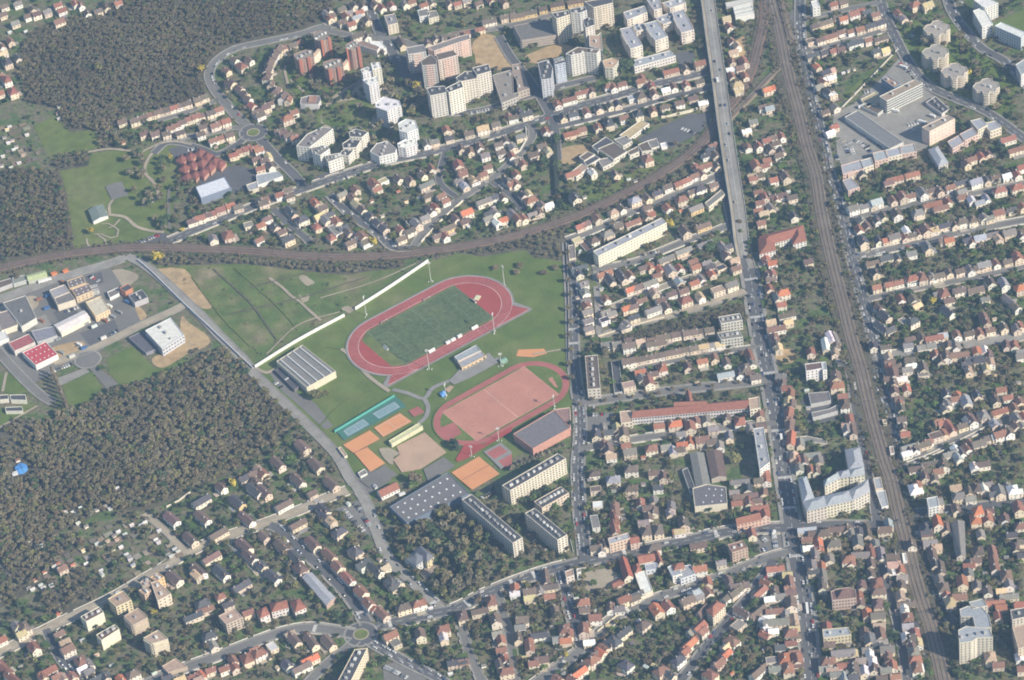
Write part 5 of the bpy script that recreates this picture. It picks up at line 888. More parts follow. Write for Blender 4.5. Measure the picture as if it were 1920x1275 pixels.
G('B3','the narrow column beside the stadium meadow',(1,-.3),"500,720,kL 465,750,k 535,835,g 545,900,g 550,965,g 555,1000,r 560,1045,g 565,1110,g 570,1170,g 470,880,zs 470,950,gs 480,1010,ys 470,1080,gs 470,840,ws 480,1120,gs",9,8.5)
G('B3','the dense block below the white slab',(1,-.35),"690,760,oL 730,800,kLt 820,780,kLt 880,770,r 880,880,o 940,860,m 1030,830,gL 700,950,r 850,1020,o 900,1010,m 970,960,r 790,1150,k 880,1120,g 1070,1050,gL 1160,1030,b 1110,960,m 1190,910,m 1280,890,m 1300,960,rb 1405,930,y 700,1050,g 690,1110,kf 1060,900,p 740,1060,g 960,1090,k 920,970,m 1220,800,z 650,880,zs 790,860,gs")
G('B3','the strip of houses right of the viaduct ramp',(1,-.2),"1850,30,b 1800,50,r 1840,150,r 1850,230,r 1840,290,r 1860,380,r 1890,190,r 1900,660,r 1905,770,m 1790,30,p 1880,310,p")
G('B3','the brown terraces under the bramble strip',(1,-.22),"1040,1255,m 1110,1235,b 1170,1225,bL 1250,1210,bL 1330,1200,bL 1400,1190,bL 1470,1180,b 870,1255,b 960,1265,p")
G('B4','the gardens left of the main railway',(1,-.25),"130,30,bb 80,180,mL 180,190,b 300,670,m 190,330,k 20,270,g 60,200,r 150,150,ws 40,60,r 5,180,b")
G('B4','the strip right of the avenue at mid height',(1,-.2),"110,900,obh 100,990,r 140,1070,bL 150,1120,y 60,1170,rL 30,680,o 20,800,m 30,760,r 70,940,g 10,870,r 50,1240,r 470,1240,wLt 500,1250,gLt 20,1120,p")
G('B4','the pair of pink-red houses above street one',(1,-.25),"945,55,rL 1075,20,rL 620,10,p 700,10,k 900,80,m")
G('B4','the row above the first street past the railway',(1,-.3),"1150,160,gbw 1210,140,m 1280,140,m 1360,115,ow 1440,80,kL 1550,70,zb 1630,60,k 1700,40,m 1780,30,w 930,210,r 1000,190,rb 1065,190,r 820,230,zb 650,280,gb 720,265,g 780,250,z 1860,20,r 1830,60,ws 1480,140,g 590,270,b")
G('B4','the row below the first street past the railway',(1,-.25),"960,310,bb 1120,300,gb 1240,240,rL 1340,220,r 1450,190,r 1520,210,w 1630,200,z 1730,130,rb 1860,110,rb 860,330,b 815,360,kw 680,430,r 740,405,m 1720,300,rb 1820,280,k 1900,260,r 1290,270,rL 1190,250,r 1770,310,ws 1580,230,z 700,360,g 1110,350,ys")
G('B4','the row above the second street past the railway',(1,-.25),"710,515,kb 820,510,k 885,510,o 940,480,gb 1030,440,w 1020,490,r 1080,480,b 1120,460,r 1180,430,rb 1240,420,b 1320,400,kL 1390,390,b 1450,370,bb 1530,370,bb 1610,340,g 1000,500,ws 1270,450,y 1650,370,g")
G('B4','the row below the second street past the railway',(1,-.25),"1070,610,gw 1190,560,gb 1350,510,o 1520,520,r 1580,490,zb 1670,470,gL 1800,450,gb 790,680,bL 880,640,kb 965,640,k 800,750,kt 1490,510,k 1720,500,p 1890,470,b 1310,510,m")
G('B4','the row above the third street past the railway',(1,-.25),"810,860,o 905,840,r 975,830,r 1080,800,rb 1160,795,rb 1280,790,bL 1350,750,b 1430,740,b 1520,740,g 1610,690,gb 1700,680,r 1790,670,b 1870,650,rb 1100,830,k 1240,800,g 1570,720,b 1650,730,ys")
G('B4','the row below the third street past the railway',(1,-.25),"990,950,r 1085,950,b 1310,900,rb 1430,880,bb 1660,820,bb 1760,830,zb 1550,880,bL 1620,950,g 1350,960,m 1840,960,gs 1270,910,g 1890,860,ob")
G('B4','the dark-slated villas below the third street',(.75,.6),"830,1020,b 870,1070,kL 1080,1110,kb 850,1160,kL 910,1180,k 1340,1040,kL 1800,960,gL 1850,1010,b 1010,1120,gf 1110,1000,y")
G('B4','the row above the fourth street past the railway',(1,-.2),"1150,1240,b 1240,1250,rL 1300,1220,z 1410,1220,o 1500,1220,b 1580,1200,r 1660,1180,r 1620,1100,rLt 1760,1160,b 1880,1150,r 1690,1100,ps 1840,1190,g 1060,1250,m")
G('C1','the long terraces below the bottom wood',(.75,.66),"1650,1080,m 1500,1180,kLt 1770,1190,kLy 1840,1000,kLt 1890,980,bt 1900,1100,kL",10.5,8.5)
G('C1','the shacks along the lower edge of the wood',(1,-.4),"150,1165,gs 750,1170,zs 870,1090,ws 920,1150,ws 820,1240,ws 720,1250,gs 130,880,rs 110,975,ws 600,1235,ws 780,1225,gs 890,1110,ms 960,1100,gs")
G('C2','the rows of long terraces left of the stadium road',(.72,.7),"345,775,mL 160,900,mL 445,910,mL 310,1025,mL 560,1050,mL 55,1110,mL 50,975,r 420,1135,mt 205,1215,mLt 0,1040,m 620,1110,ys 20,950,p",9.5,8.5)
G('C2','the rows of long terraces left of the stadium road',(.72,.7),"500,1250,kL 690,1210,ws 890,1080,ws",9.5,8.5)
G('C3','the terraces under the bramble strip',(1,-.2),"870,135,mb 960,125,bL 1030,110,m 1100,95,b 1200,75,bL 1280,55,bL 1360,45,b 1430,30,y 870,20,bb 1040,10,b 1110,0,m 700,15,g 780,10,g 1490,20,g 1550,10,y")
G('C3','the orange-roofed lane above the red school',(1,-.2),"955,220,o 1120,185,ob 1015,315,rb 880,335,pbf 1310,180,m 1420,140,o 1510,115,r 1600,150,b 1775,100,rLt 1740,190,bb 1610,270,zL 1765,265,b 1050,235,m 1700,255,k 1400,320,ps 1820,260,m 1790,150,g 1570,180,ws 970,270,g")
G('C3','the row just below the long red school',(1,-.12),"1100,640,r 1180,640,ob 1280,630,rb 1390,620,rt 1530,620,g 1640,590,rb 1850,540,rt 630,690,kb 720,670,k 800,680,b 885,680,bb 1590,600,m 1760,600,g 1850,600,m 780,640,y 1230,660,g 1460,600,g 680,640,g")
G('C3','the row below the lower school street',(1,-.12),"720,790,bbt 880,810,gb 1040,785,rb 1150,780,g 1250,800,b 1330,740,o 1420,720,rb 1490,740,b 740,850,p 1550,770,g 980,860,rs 1270,760,o 1200,810,z 1380,760,ks 850,770,r 1620,700,g 680,760,r")
G('C3','the flat garden block right of the parked-car street',(1,-.08),"615,980,bh 755,1020,zb 890,940,bbh 890,1085,bbh 625,1100,bf 640,1215,wf 1080,970,mL 1130,1000,mt 1010,1235,m 1190,1225,g 770,1250,rLt 960,1200,r 1060,1180,g 760,1110,gs 580,1030,gs 1090,1080,k 980,1060,gs 1060,1260,m")
G('C3','the strip of old roofs left of the avenue',(1,-.1),"1720,1150,mL 1850,1235,rL 1895,1000,rLt 1800,1140,m 1680,1200,r 1880,1120,r 1760,1090,k 1660,1120,g 1830,1180,m 1700,1040,gL 1840,1030,b 1770,1190,r")
G('C4','the strip of old roofs right of the avenue',(-.12,1),"170,380,r 180,460,m 160,520,r 150,440,y 170,720,oL 190,850,p 160,620,mL 150,560,r 95,250,g 110,310,m 140,340,r")
G('C4','the yards between avenue and main railway',(1,-.1),"510,250,mb 515,315,ob 555,400,r 570,455,bb 230,880,r 270,880,m 235,940,g 360,955,m 320,950,o 615,580,rLt 645,650,mLt 60,10,b 510,30,bt 430,20,wLt 290,360,ws 500,75,p 300,490,zs 590,650,g 380,880,g 240,750,g 330,840,gL 420,860,gs 80,40,y 320,70,r 590,620,p")
G('C4','the row above the fourth street past the railway',(1,-.15),"870,50,b 1090,30,gw 1160,25,gw 1240,15,gL 1310,10,b 800,60,k 850,80,p 1380,5,g")
G('C4','the row below the fourth street past the railway',(1,-.12),"1060,130,b 1070,175,w 1160,185,bb 1250,90,rt 1330,100,mb 1430,90,rL 1540,120,kL 1560,65,o 1650,90,b 1660,150,p 1500,210,p 1780,20,m 1840,20,r 1895,70,g 1160,240,gf 1600,130,kL 1630,190,y 1480,160,k 1290,130,m 1040,200,g 1620,60,w 1890,100,g")
G('C4','the column right of the lower main railway',(1,-.12),"910,200,oLt 935,230,mb 885,275,m 940,300,b 945,360,m 1035,345,o 980,420,b 980,440,r 995,490,b 995,570,b 995,640,m 1010,685,r 960,180,b 1000,270,w 910,150,m 1040,300,ws")
G('C4','the leafy gardens below the fourth street',(1,-.2),"1330,380,k 1400,420,r 1480,435,zb 1340,460,g 1740,350,r 1700,430,bt 1560,390,kt 1840,490,rt 1880,440,r 1360,400,bs 1320,490,g 1590,260,os 1690,250,ys 1790,410,r 1420,400,o 1870,300,gs")
G('C4','the row above the diagonal street past the railway',(1,-.3),"1150,770,bL 1195,745,r 1060,780,gL 1250,700,bbf 1280,590,o 1310,680,r 1370,650,r 1450,620,b 1490,590,zt 1530,600,mb 1610,570,gb 1690,580,z 1730,530,rL 1850,560,gb 1060,850,w 1020,800,k 1100,840,gs 1300,600,r 1340,610,r 1890,540,o 1130,820,k")
G('C4','the row below the diagonal street past the railway',(1,-.3),"1370,830,gL 1440,820,k 1485,790,r 1570,750,bb 1650,710,b 1730,680,rb 1790,660,bb 1890,620,g 1420,860,z 1400,800,w 1730,820,gs 1510,760,r 1850,620,m 1700,700,z")
G('C4','the rows round the lower right gardens',(1,-.15),"1120,940,bL 1215,905,bL 1310,910,bb 1590,910,bL 1170,1000,m 1240,1010,b 1120,1070,o 1090,1095,wb 1330,1210,gb 1430,1180,gb 1560,1080,bb 1640,1060,gw 1500,1110,bt 1730,1130,gb 1830,1100,wb 1650,1255,m 1870,1230,rb 1480,1200,g 1270,960,r 1400,1080,p 1690,1150,k 1790,1080,g 1890,1140,w 1360,1230,m 1180,960,b 1540,930,w 1610,1090,w")
G('D1','the long terraces between allotments and stadium road',(.75,.66),"1280,60,mL 1420,210,mL 1690,160,mLt 1510,50,mL 1840,60,mL 1820,260,mL 1575,350,mLt 1870,370,mL 1650,460,kL 1800,560,kLt 1480,450,bL 1300,500,bL 1760,250,r 1470,480,y",10,8.5)
G('D1','the houses right of the beige towers',(1,-.4),"1645,640,rh 1510,690,kb 1530,740,rL 1440,790,kL 1560,930,kbh 1590,1010,g 1850,760,r 1700,700,k")
G('D1','the lower left road near the corner',(.9,-.45),"180,880,bb 210,910,y 430,780,os 10,970,r 250,1020,rb 440,920,m 480,980,p 500,1030,rb 600,1120,rb 350,1200,rL 320,1240,r 660,1150,g 720,1080,ps 740,1245,kL 990,1215,bbh 900,1260,o 1150,1230,ws 420,1240,r 470,1250,p 150,1170,gs 660,1200,g 600,1190,w 610,970,zs 120,860,g 830,1160,ws 780,1240,k 80,1060,gs 540,1200,r")
G('D1','the left corner of the bottom edge',(.75,.66),"40,1190,rL 90,1250,rL 0,1150,r")
G('D1','the bottom edge below the roundabout road',(1,-.4),"1670,1180,r 1750,1170,r 1840,1100,rb 1570,1190,r 1500,1230,o 1440,1240,r 1900,1040,r 1740,1120,o 1480,1260,p 1340,1260,y 1240,1240,k")
G('D1','the allotments at lower left',(1,-.5),"430,400,rs 460,430,r 400,420,ws 540,410,os 260,520,os 330,460,os 240,590,ws 300,560,ws 320,580,ws 880,160,ws 930,180,ws 850,190,gs 980,110,ws 840,290,zs 900,275,ws 640,400,ws 760,480,wst 750,450,ws 940,330,ws 970,370,ws 990,410,zs 1160,220,ws 1180,240,ws 1080,90,ws 1110,150,ws 1280,350,ws 1300,290,ws 1190,150,ws 490,30,ws 500,70,ws 580,95,ws 640,120,gs 570,20,ws 310,260,ws 220,230,ws 330,150,zs 180,190,ws 270,270,ks 250,180,ps 870,220,ps 720,250,ws 800,230,ps 620,300,ys 850,390,gs 960,350,gs 1250,330,gs 1330,310,ws 1050,110,zs 480,10,ws 540,15,ws 210,580,gs 380,560,ws 440,760,os")
G('D2','the long terraces left of the shaded street',(.72,.7),"60,195,m 190,265,mL 290,350,kL 330,425,mb 80,480,kL 15,410,k 310,100,mLt 520,50,kL 420,245,mL 560,80,y",10,8.5)
G('D2','the red-roofed row along the shaded street',(.72,.7),"545,330,rL 595,430,rb 680,510,rL 770,610,rb 840,690,rb 870,720,o 940,770,rL")
G('D2','the gardens left of the bare mansion park',(.8,.6),"620,155,kbt 740,300,kb 800,390,kb 890,440,kL 1010,530,kb 920,370,ps 960,430,p 700,250,ys 1060,540,g 750,260,ps 1030,570,k")
G('D2','the street end above the main bottom street',(1,-.3),"1100,720,bbh 1215,690,rb 1060,760,ws 1300,740,ws")
G('D2','the houses round the bottom roundabout',(.6,.7),"280,960,mL 410,975,mL 540,980,mL 20,1060,rbt 120,1020,wf 400,1110,oLt 340,1170,bLt 1000,930,rbt 1040,990,gf 250,920,p 100,1100,gs 230,1150,k 430,960,gs 160,1180,ys")
G('D2','the walled gardens at the bottom',(1,-.2),"1225,920,mb 1395,880,rb 1530,810,mb 1670,750,bL 1770,670,rb 1790,810,bb 1500,1130,kL 1550,1130,r 1800,920,g 1830,970,o 1830,1040,r 1860,1110,r 1820,1150,b 1890,1200,rb 1400,950,w 1130,920,gs 1640,1010,zs 1700,1160,gs 1450,1220,ws")
G('D3','the left gardens under the main bottom street',(1,-.12),"20,580,o 20,620,w 130,600,bb 250,500,bLt 270,570,bL 280,640,r 320,750,m 75,810,bb 130,650,y 210,600,g 60,530,ys 210,930,kL 130,1010,rLt 160,1140,r 220,1110,mb 90,1100,ys 0,1120,b 300,870,gs 60,870,g 20,950,b")
G('D3','the parked-car side street at the bottom',(1,-.1),"530,680,ob 540,740,m 545,850,r 570,890,rb 640,800,rb 750,730,rt 390,880,rb 400,970,o 480,660,ws 620,750,ws 770,760,g 430,920,r 340,960,g 690,870,ys 580,950,w")
G('D3','the upper edge of the diagonal street',(1,-.4),"860,670,rb 920,645,kL 950,660,b 1080,740,ob 1165,710,rb 1310,665,mb 1370,615,zb 1390,650,g 1460,610,r")
G('D3','the street above the school yard',(1,-.15),"620,280,b 620,90,gfLt 690,260,m 765,60,rLt 765,130,rLt 900,220,r 1000,150,bb 1090,140,bb 1100,230,bb 1280,90,bb 1240,155,o 1390,260,mL 1790,170,r 1400,430,ob 1400,520,rt 1620,530,m 1700,560,bL 1560,390,g 620,330,g 1240,200,y 980,90,g 590,200,gs 830,70,gs 1020,50,m 1550,620,gs 1520,600,gs 1480,620,os 1180,20,g")
G('D3','the tall cream row at the dark diagonal street',(.75,-.65),"1600,650,b 1650,620,b 1690,590,b 1400,870,rb 1320,1000,oL 1350,970,r 1240,1110,kbh 1290,1050,r 1420,900,r 1720,760,bLt")
G('D3','the lower edge of the diagonal street',(.8,-.6),"980,850,bbh 830,910,kL 760,970,kb 720,1000,k 680,1030,r 660,1060,o 600,1110,ob 550,1155,m 500,1210,oL 340,1260,r 940,830,ws 380,1220,gs 610,1080,m 450,1260,r")
G('D3','the leafy triangle at the bottom',(.8,.5),"850,1150,kbh 1110,1190,rb 900,1000,gs 1060,1160,ys 1180,1230,k 780,1110,gs 1000,1170,ws 1340,900,g")
G('D3','the right bank of the dark diagonal street',(.75,-.65),"1890,540,r 1850,610,rL 1830,760,mL 1690,860,gbf 1890,930,o 1640,970,rb 1600,1070,o 1540,1140,rb 1480,1220,rb 1840,1200,mL 1900,870,w 1740,880,gs 1850,860,ws 1640,1220,os 1600,1020,y 1890,820,w 1760,840,gs 1880,1040,gs 1720,820,ws")
G('D4','the left bank of the avenue near the bottom',(1,-.1),"50,430,rL 200,530,rLt 200,610,m 180,690,mb 50,600,bt 50,750,rL 170,910,rb 170,990,r 120,1100,obt 150,1170,ob 270,1090,rbt 60,830,gbL 230,820,pLt 230,940,b 50,1120,gLf 230,1150,m 10,660,w 10,800,w 180,470,y 40,900,w 90,1020,k 210,880,y 180,580,r 200,1060,r 50,1180,g 130,780,g 90,640,g 130,520,gs")
G('D4','the right bank of the avenue below the plaza',(1,-.08),"290,140,zL 290,215,r 380,260,oLt 410,165,bb 510,140,mL 590,135,b 490,240,bbh 670,230,gb 620,170,g 600,360,ob 620,385,r 690,330,gL 350,330,gLt 310,420,gb 400,420,o 410,500,gLt 405,565,bt 340,170,m 460,360,g 300,280,w 340,450,k 370,290,r")
G('D4','the tangled roofs left of the lower railway',(1,-.1),"740,150,bLt 770,310,rLt 770,400,mt 770,475,m 820,540,rb 825,600,bb 690,690,mt 680,640,rt 820,690,mb 740,770,o 820,780,bb 830,860,p 840,920,rb 760,960,gb 850,980,g 900,1100,r 890,1030,gb 950,1240,o 870,140,mb 900,100,z 850,350,gLt 930,340,bb 940,400,pb 945,470,wf 990,440,r 1000,560,bt 920,540,bs 650,420,gs 560,780,gs 700,560,m 680,160,k 800,250,gt 1000,500,g 870,420,k 640,750,gs 720,910,b 820,1010,k 930,1160,r")
G('D4','the shaded street rows at the bottom right',(1,-.1),"1100,1110,rb 1110,1165,rb 1050,960,bb 1100,920,r 1020,800,rb 1030,700,bL 1050,1050,gb 1120,990,y 990,640,p 960,770,gs 1080,850,k 1020,740,w 1030,860,z 1010,980,w 1080,1020,m 1130,1180,w")
G('D4','the station side right of the lower tracks',(1,-.1),"1150,130,kb 1190,125,zt 1330,130,bb 1210,240,gb 1100,250,b 1230,330,bLt 1290,430,bLt 1310,570,bb 1310,700,yb 1240,400,kt 1330,620,r 1150,180,m 1260,270,p 1270,520,g")
G('D4','the dense quarter at the right edge',(1,-.1),"1550,60,ob 1640,50,rb 1770,60,mt 1570,300,bb 1680,320,rLt 1690,400,rLt 1780,480,rb 1450,530,ob 1430,640,rb 1640,600,b 1700,690,rL 1850,280,b 1890,110,rb 1720,790,rt 1880,700,r 1720,1150,r 1660,1090,pb 1900,1180,r 1500,410,r 1620,470,gs 1590,180,g 1660,150,ys 1550,370,m 1800,550,g 1740,600,y 1820,180,k 1900,230,b 1850,410,gs 1480,380,ws 1560,560,g 1800,640,gL 1640,680,m 1780,350,gs 1900,330,k 1740,720,o 1880,1100,w 1700,950,gs 1500,470,g")
G('D4','the bottom edge right of the avenue',(1,-.08),"440,870,r 560,1060,gLb 450,1120,rb 590,1155,rL 530,1220,gL 640,1180,bb 640,1070,y 720,1200,w 460,1000,m 690,1120,g 420,1180,g 570,1250,z 760,1080,w 780,1130,w 640,1240,k 480,1190,p 740,1040,g 790,1180,b 660,1010,ys 880,1190,g 850,1250,b 600,1000,gs")
poly_mask_yard = poly_mask([(0,562),(60,545),(200,505),(240,555),(260,600),(205,640),(165,668),(115,685),(60,640),(40,610)])
YARD_BLOCK = [tuple(IMG(o.location)) for o in bpy.data.objects if o.parent is None and o.type == 'EMPTY' and o.name.split('.')[0] in ('warehouse','office_building')]
# ------------------------------------------------------------------ houses: the 300 that show largest are things of their own, the rest one object
def flatname(h): return ('shed' if h['shed'] else 'flat-topped house' if h['kind'] == 'f' else 'hip-roofed house' if h['kind'] == 'h' else 'long house' if h['l'] > 15 else 'house')
for h in HOUSES:
    h['lab'] = (h['ph'], RN[h['col']], flatname(h))
    d = math.hypot(h['y'] + Y0, HC); h['size'] = (h['l']*h['w']*.64 + (h['l']+h['w'])*h['eave']*.77)/d**2 * (1 if (4 < h['X'] < 1916 and 4 < h['Y'] < 1271) else 0)
groups = {}
for h in HOUSES: groups.setdefault(h['lab'], []).append(h)
for k, hs in groups.items():
    hs.sort(key=lambda h: h['X'])
    for i, h in enumerate(hs): h['n'], h['of'] = i+1, len(hs)
big = sorted([h for h in HOUSES if not h['shed']], key=lambda h: -h['size'])[:300]
bigid = {id(h) for h in big}
bigshed = sorted([h for h in HOUSES if h['shed'] and 5 < h['X'] < 1915 and 5 < h['Y'] < 1270], key=lambda h: -h['size'])[:300]; bigid |= {id(h) for h in bigshed}
hedges = MB(); LAWNS = []; restw, restr = MB(), MB(); garden = MB(); ZG = nz()
def local_windows(h):
    ca, sa = math.cos(h['a']), math.sin(h['a']); l, w = h['l'], h['w']
    q = [(x*ca-y*sa+h['x'], x*sa+y*ca+h['y']) for x, y in ((-l/2,-w/2),(l/2,-w/2),(l/2,w/2),(-l/2,w/2))]
    return facade_windows(q, .4, h['eave'], 3.4, 2.7, 1.15, 1.3, .12)
for h in HOUSES:
    wall, roof, q = house_geom((h['x'], h['y']), h['a'], h['l'], h['w'], h['eave'], h['rise'], h['kind'], h['wc'], h['rc'])
    qw = [(x+h['x'], y+h['y']) for x, y in q]; mark_world([( (x-h['x'])*1.15+h['x'], (y-h['y'])*1.15+h['y']) for x, y in qw])
    ca, sa = math.cos(h['a']), math.sin(h['a'])
    chim = []
    if not h['shed'] and h['kind'] != 'f':
        for _ in range(random.choice((1, 1, 2))):
            u = random.choice((-.42, -.2, .22, .42))*h['l']*(.5 if h['kind'] == 'h' else 1); v = random.uniform(-.12,.12)*h['w']; m_ = MB()
            m_.box((u*ca-v*sa, u*sa+v*ca), .7, 1.0, h['eave']+h['rise']*.55, h['eave']+h['rise']+1.1, h['a'], jit((.38,.24,.18) if random.random() < .6 else (.55,.52,.48), .1)); chim.append(m_)
    if id(h) in bigid:
        ph, rn, fn = h['lab']
        where = ('in ' if ph.startswith(('the ',)) else '') + ph
        if h['of'] == 1: lab = f"the only {rn} {fn} {where}"
        else: lab = f"{rn} {fn}, {ordinal(h['n'])} from the left {where}"
        if len(lab.split()) > 16: lab = lab.replace(' from the left in', ' from left in').replace(' past the railway', ' past railway')
        if len(lab.split()) > 16: lab = lab.replace('in the ', 'in ')
        if len(lab.split()) > 16: print('LONG', lab)
        r = empty('shed' if h['shed'] else 'house', (h['x'], h['y'], 0)); tag(r, lab, 'shed' if h['shed'] else 'house', ('sheds in ' if h['shed'] else 'houses in ') + ph)
        wo = wall.build('wall', M['wall'], r); ro = roof.build('roof', M['roof'], r)
        for m_ in chim: m_.build('chimney', M['wall'], ro)
        if not h['shed']:
            ws = local_windows(h); put_windows(r, ws, (h['x'], h['y']))
    else:
        for src, dst in ((wall, restw), (roof, restr)) + tuple((m_, restw) for m_ in chim):
            for f, c in zip(src.f, src.c): dst.face([(src.v[i][0]+h['x'], src.v[i][1]+h['y'], src.v[i][2]) for i in f], c, 0)
        if not h['shed']:
            for (x, y, z, a, ww, hh) in local_windows(h): restw.box((x, y), ww, .12, z-hh/2, z+hh/2, a, (.06,.07,.09))
    if not h['shed'] and random.random() < .7:   # lawn behind or beside the house
        o = h['w']/2 + random.uniform(5, 9); s = random.choice((-1, 1)); u = random.uniform(-3, 3); LAWNS.append(((h['x']+u*ca-s*o*sa, h['y']+u*sa+s*o*ca), random.uniform(6,11), random.uniform(5,9), h['a']))
    if not h['shed'] and random.random() < .45:
        s = random.choice((-1, 1)); t = random.choice((0, 1)); o = (h['l'] if t else h['w'])/2 + random.uniform(2.5, 5); aa = h['a'] + (math.pi/2 if t else 0); c2_ = (h['x'] + (s*o*ca if t else -s*o*sa), h['y'] + (s*o*sa if t else s*o*ca))
        if not occupied(*IMG((*c2_, 0))): hedges.box(c2_, random.uniform(8,16), random.uniform(.7,1.2), 0, random.uniform(1.2,2.2), aa, jit(random.choice(((.045,.075,.03),(.06,.085,.035),(.10,.085,.06))), .2))
    if not h['shed'] and random.random() < .55:   # drive or terrace beside the house
        s = random.choice((-1, 1)); o = h['w']/2 + 2.6; c = (h['x']-s*o*sa*-1*-1, h['y']+s*o*ca)
        garden.box(c, h['l']*random.uniform(.4,.9), 4.4, ZG-.5, ZG, h['a'], jit(random.choice(((.36,.33,.29),(.42,.36,.28),(.28,.27,.26),(.46,.40,.34))), .15))
n0 = len(restr.f)
rr = MB(); rr.v = restw.v + restr.v; k = len(restw.v); rr.f = restw.f + [tuple(i+k for i in f) for f in restr.f]; rr.c = restw.c + restr.c; rr.m = [0]*len(restw.f) + [1]*len(restr.f)
tag(rr.build('distant_houses', [M['wall'], M['roof']]), 'mass of smaller, farther houses filling the quarters between the streets', 'houses', kind='stuff')
for poly_, d_, n_ in (([(140,1012),(268,962),(340,1040),(200,1105),(112,1062)], (.9,-.42), 60), ([(-5,222),(58,238),(80,300),(-5,318)], (1,-.3), 26), ([(60,1075),(130,1045),(150,1070),(80,1120)], (.9,-.45), 14)):
    m_ = poly_mask(poly_); xs_, ys_ = [p[0] for p in poly_], [p[1] for p in poly_]; c_ = 0; tr_ = 0; done_ = []
    while c_ < n_ and tr_ < 3000:
        tr_ += 1; x_, y_ = random.uniform(min(xs_), max(xs_)), random.uniform(min(ys_), max(ys_)); i_, j_ = int(y_//2), int(x_//2)
        if not (0 <= i_ < GH and 0 <= j_ < GW and m_[i_, j_]) or any(abs(x_-a)+1.5*abs(y_-b) < 13 for a, b in done_): continue
        done_.append((x_, y_)); c_ += 1; p = P(x_, y_); p2 = P(x_+d_[0]*9, y_+d_[1]*9); a_ = math.atan2(p2.y-p.y, p2.x-p.x)
        garden.box(p, random.uniform(4,9), random.uniform(4,7), ZG-.4, ZG+.02, a_, jit(random.choice(((.20,.16,.11),(.13,.12,.08),(.26,.21,.15),(.09,.12,.05),(.17,.15,.12),(.30,.26,.20))), .2))
for c_, l_, w_, a_ in LAWNS:
    if not occupied(*IMG((*c_, 0))): garden.box(c_, l_, w_, ZG-.6, ZG-.05, a_, jit(random.choice(((.075,.125,.03),(.095,.14,.04),(.065,.105,.035),(.12,.135,.055))), .15))
tag(hedges.build('garden_hedges', M['leaf']), 'clipped hedges dividing the garden plots', 'hedges', kind='stuff')
tag(garden.build('garden_paving', M['wall']), kind='structure')
# ------------------------------------------------------------------ trees
def crown(kind, seed, n=130, fs=.20, nj=.45, sj=.2):
    """unit crown: n leaf or twig clumps spread through an uneven lobed volume; returns quads (n,4,3), shade (n,)"""
    r = np.random.default_rng(seed); nl = 9
    if kind == 'poplar': cen = r.normal(0, .18, (nl,3)); cen[:,2] = np.linspace(-.8,.8,nl); rad = .42*(1-np.abs(cen[:,2])*.45)
    elif kind == 'conifer': cen = r.normal(0,.05,(nl,3)); cen[:,2] = np.linspace(-.85,.8,nl); rad = .62*(1-(cen[:,2]+.85)/1.9)+.06
    else: cen = r.normal(0,1,(nl,3)); cen /= np.linalg.norm(cen,axis=1)[:,None]; cen *= r.uniform(.35,.62,(nl,1)); cen[:,2] = np.abs(cen[:,2])*.9-.15; rad = r.uniform(.30,.52,nl)
    i = r.integers(0, nl, n); d = r.normal(0,1,(n,3)); d /= np.linalg.norm(d,axis=1)[:,None]; d[:,2] = np.where(r.random(n) < .75, np.abs(d[:,2]), d[:,2])
    p = cen[i] + d*(rad[i]*r.uniform(.65,1.02,n))[:,None]
    nrm = d + r.normal(0,nj,(n,3)); nrm /= np.linalg.norm(nrm,axis=1)[:,None]
    t = np.cross(nrm, r.normal(0,1,(n,3))); t /= np.linalg.norm(t,axis=1)[:,None]; b = np.cross(nrm, t)
    s = fs*r.uniform(.7,1.4,n)[:,None]; s2 = s*r.uniform(.5,1.1,(n,1))
    Q = np.stack([p-t*s-b*s2, p+t*s-b*s2*.6, p+t*s*.8+b*s2, p-t*s*.7+b*s2*.9], 1)
    return Q, r.uniform(1-sj,1+sj,n)
KIND = dict(bare=(.172,.148,.084), grey=(.175,.157,.104), olive=(.165,.158,.062), dark=(.066,.098,.042), green=(.115,.16,.05), yellow=(.42,.34,.06), russet=(.165,.130,.078), poplar=(.24,.195,.14), conifer=(.048,.072,.042))
PROTO = {k: [crown(k, s*31+len(k), 120 if k in ('bare','grey','russet') else 150) for s in range(5)] for k in KIND}
LOW = {k: [crown(k, s*17+len(k)+3, 72, .22) for s in range(5)] for k in KIND}
def trunk_quads(h, r):
    return [[(r*math.cos(a), r*math.sin(a), 0), (r*math.cos(b), r*math.sin(b), 0), (r*.5*math.cos(b), r*.5*math.sin(b), h), (r*.5*math.cos(a), r*.5*math.sin(a), h)] for a, b in ((0,2.1),(2.1,4.2),(4.2,6.283))]
FINE = {k: [crown(k, s*23+len(k)+9, 115, .18, .30, .10) for s in range(6)] for k in ('bare','grey','russet','olive','dark')}
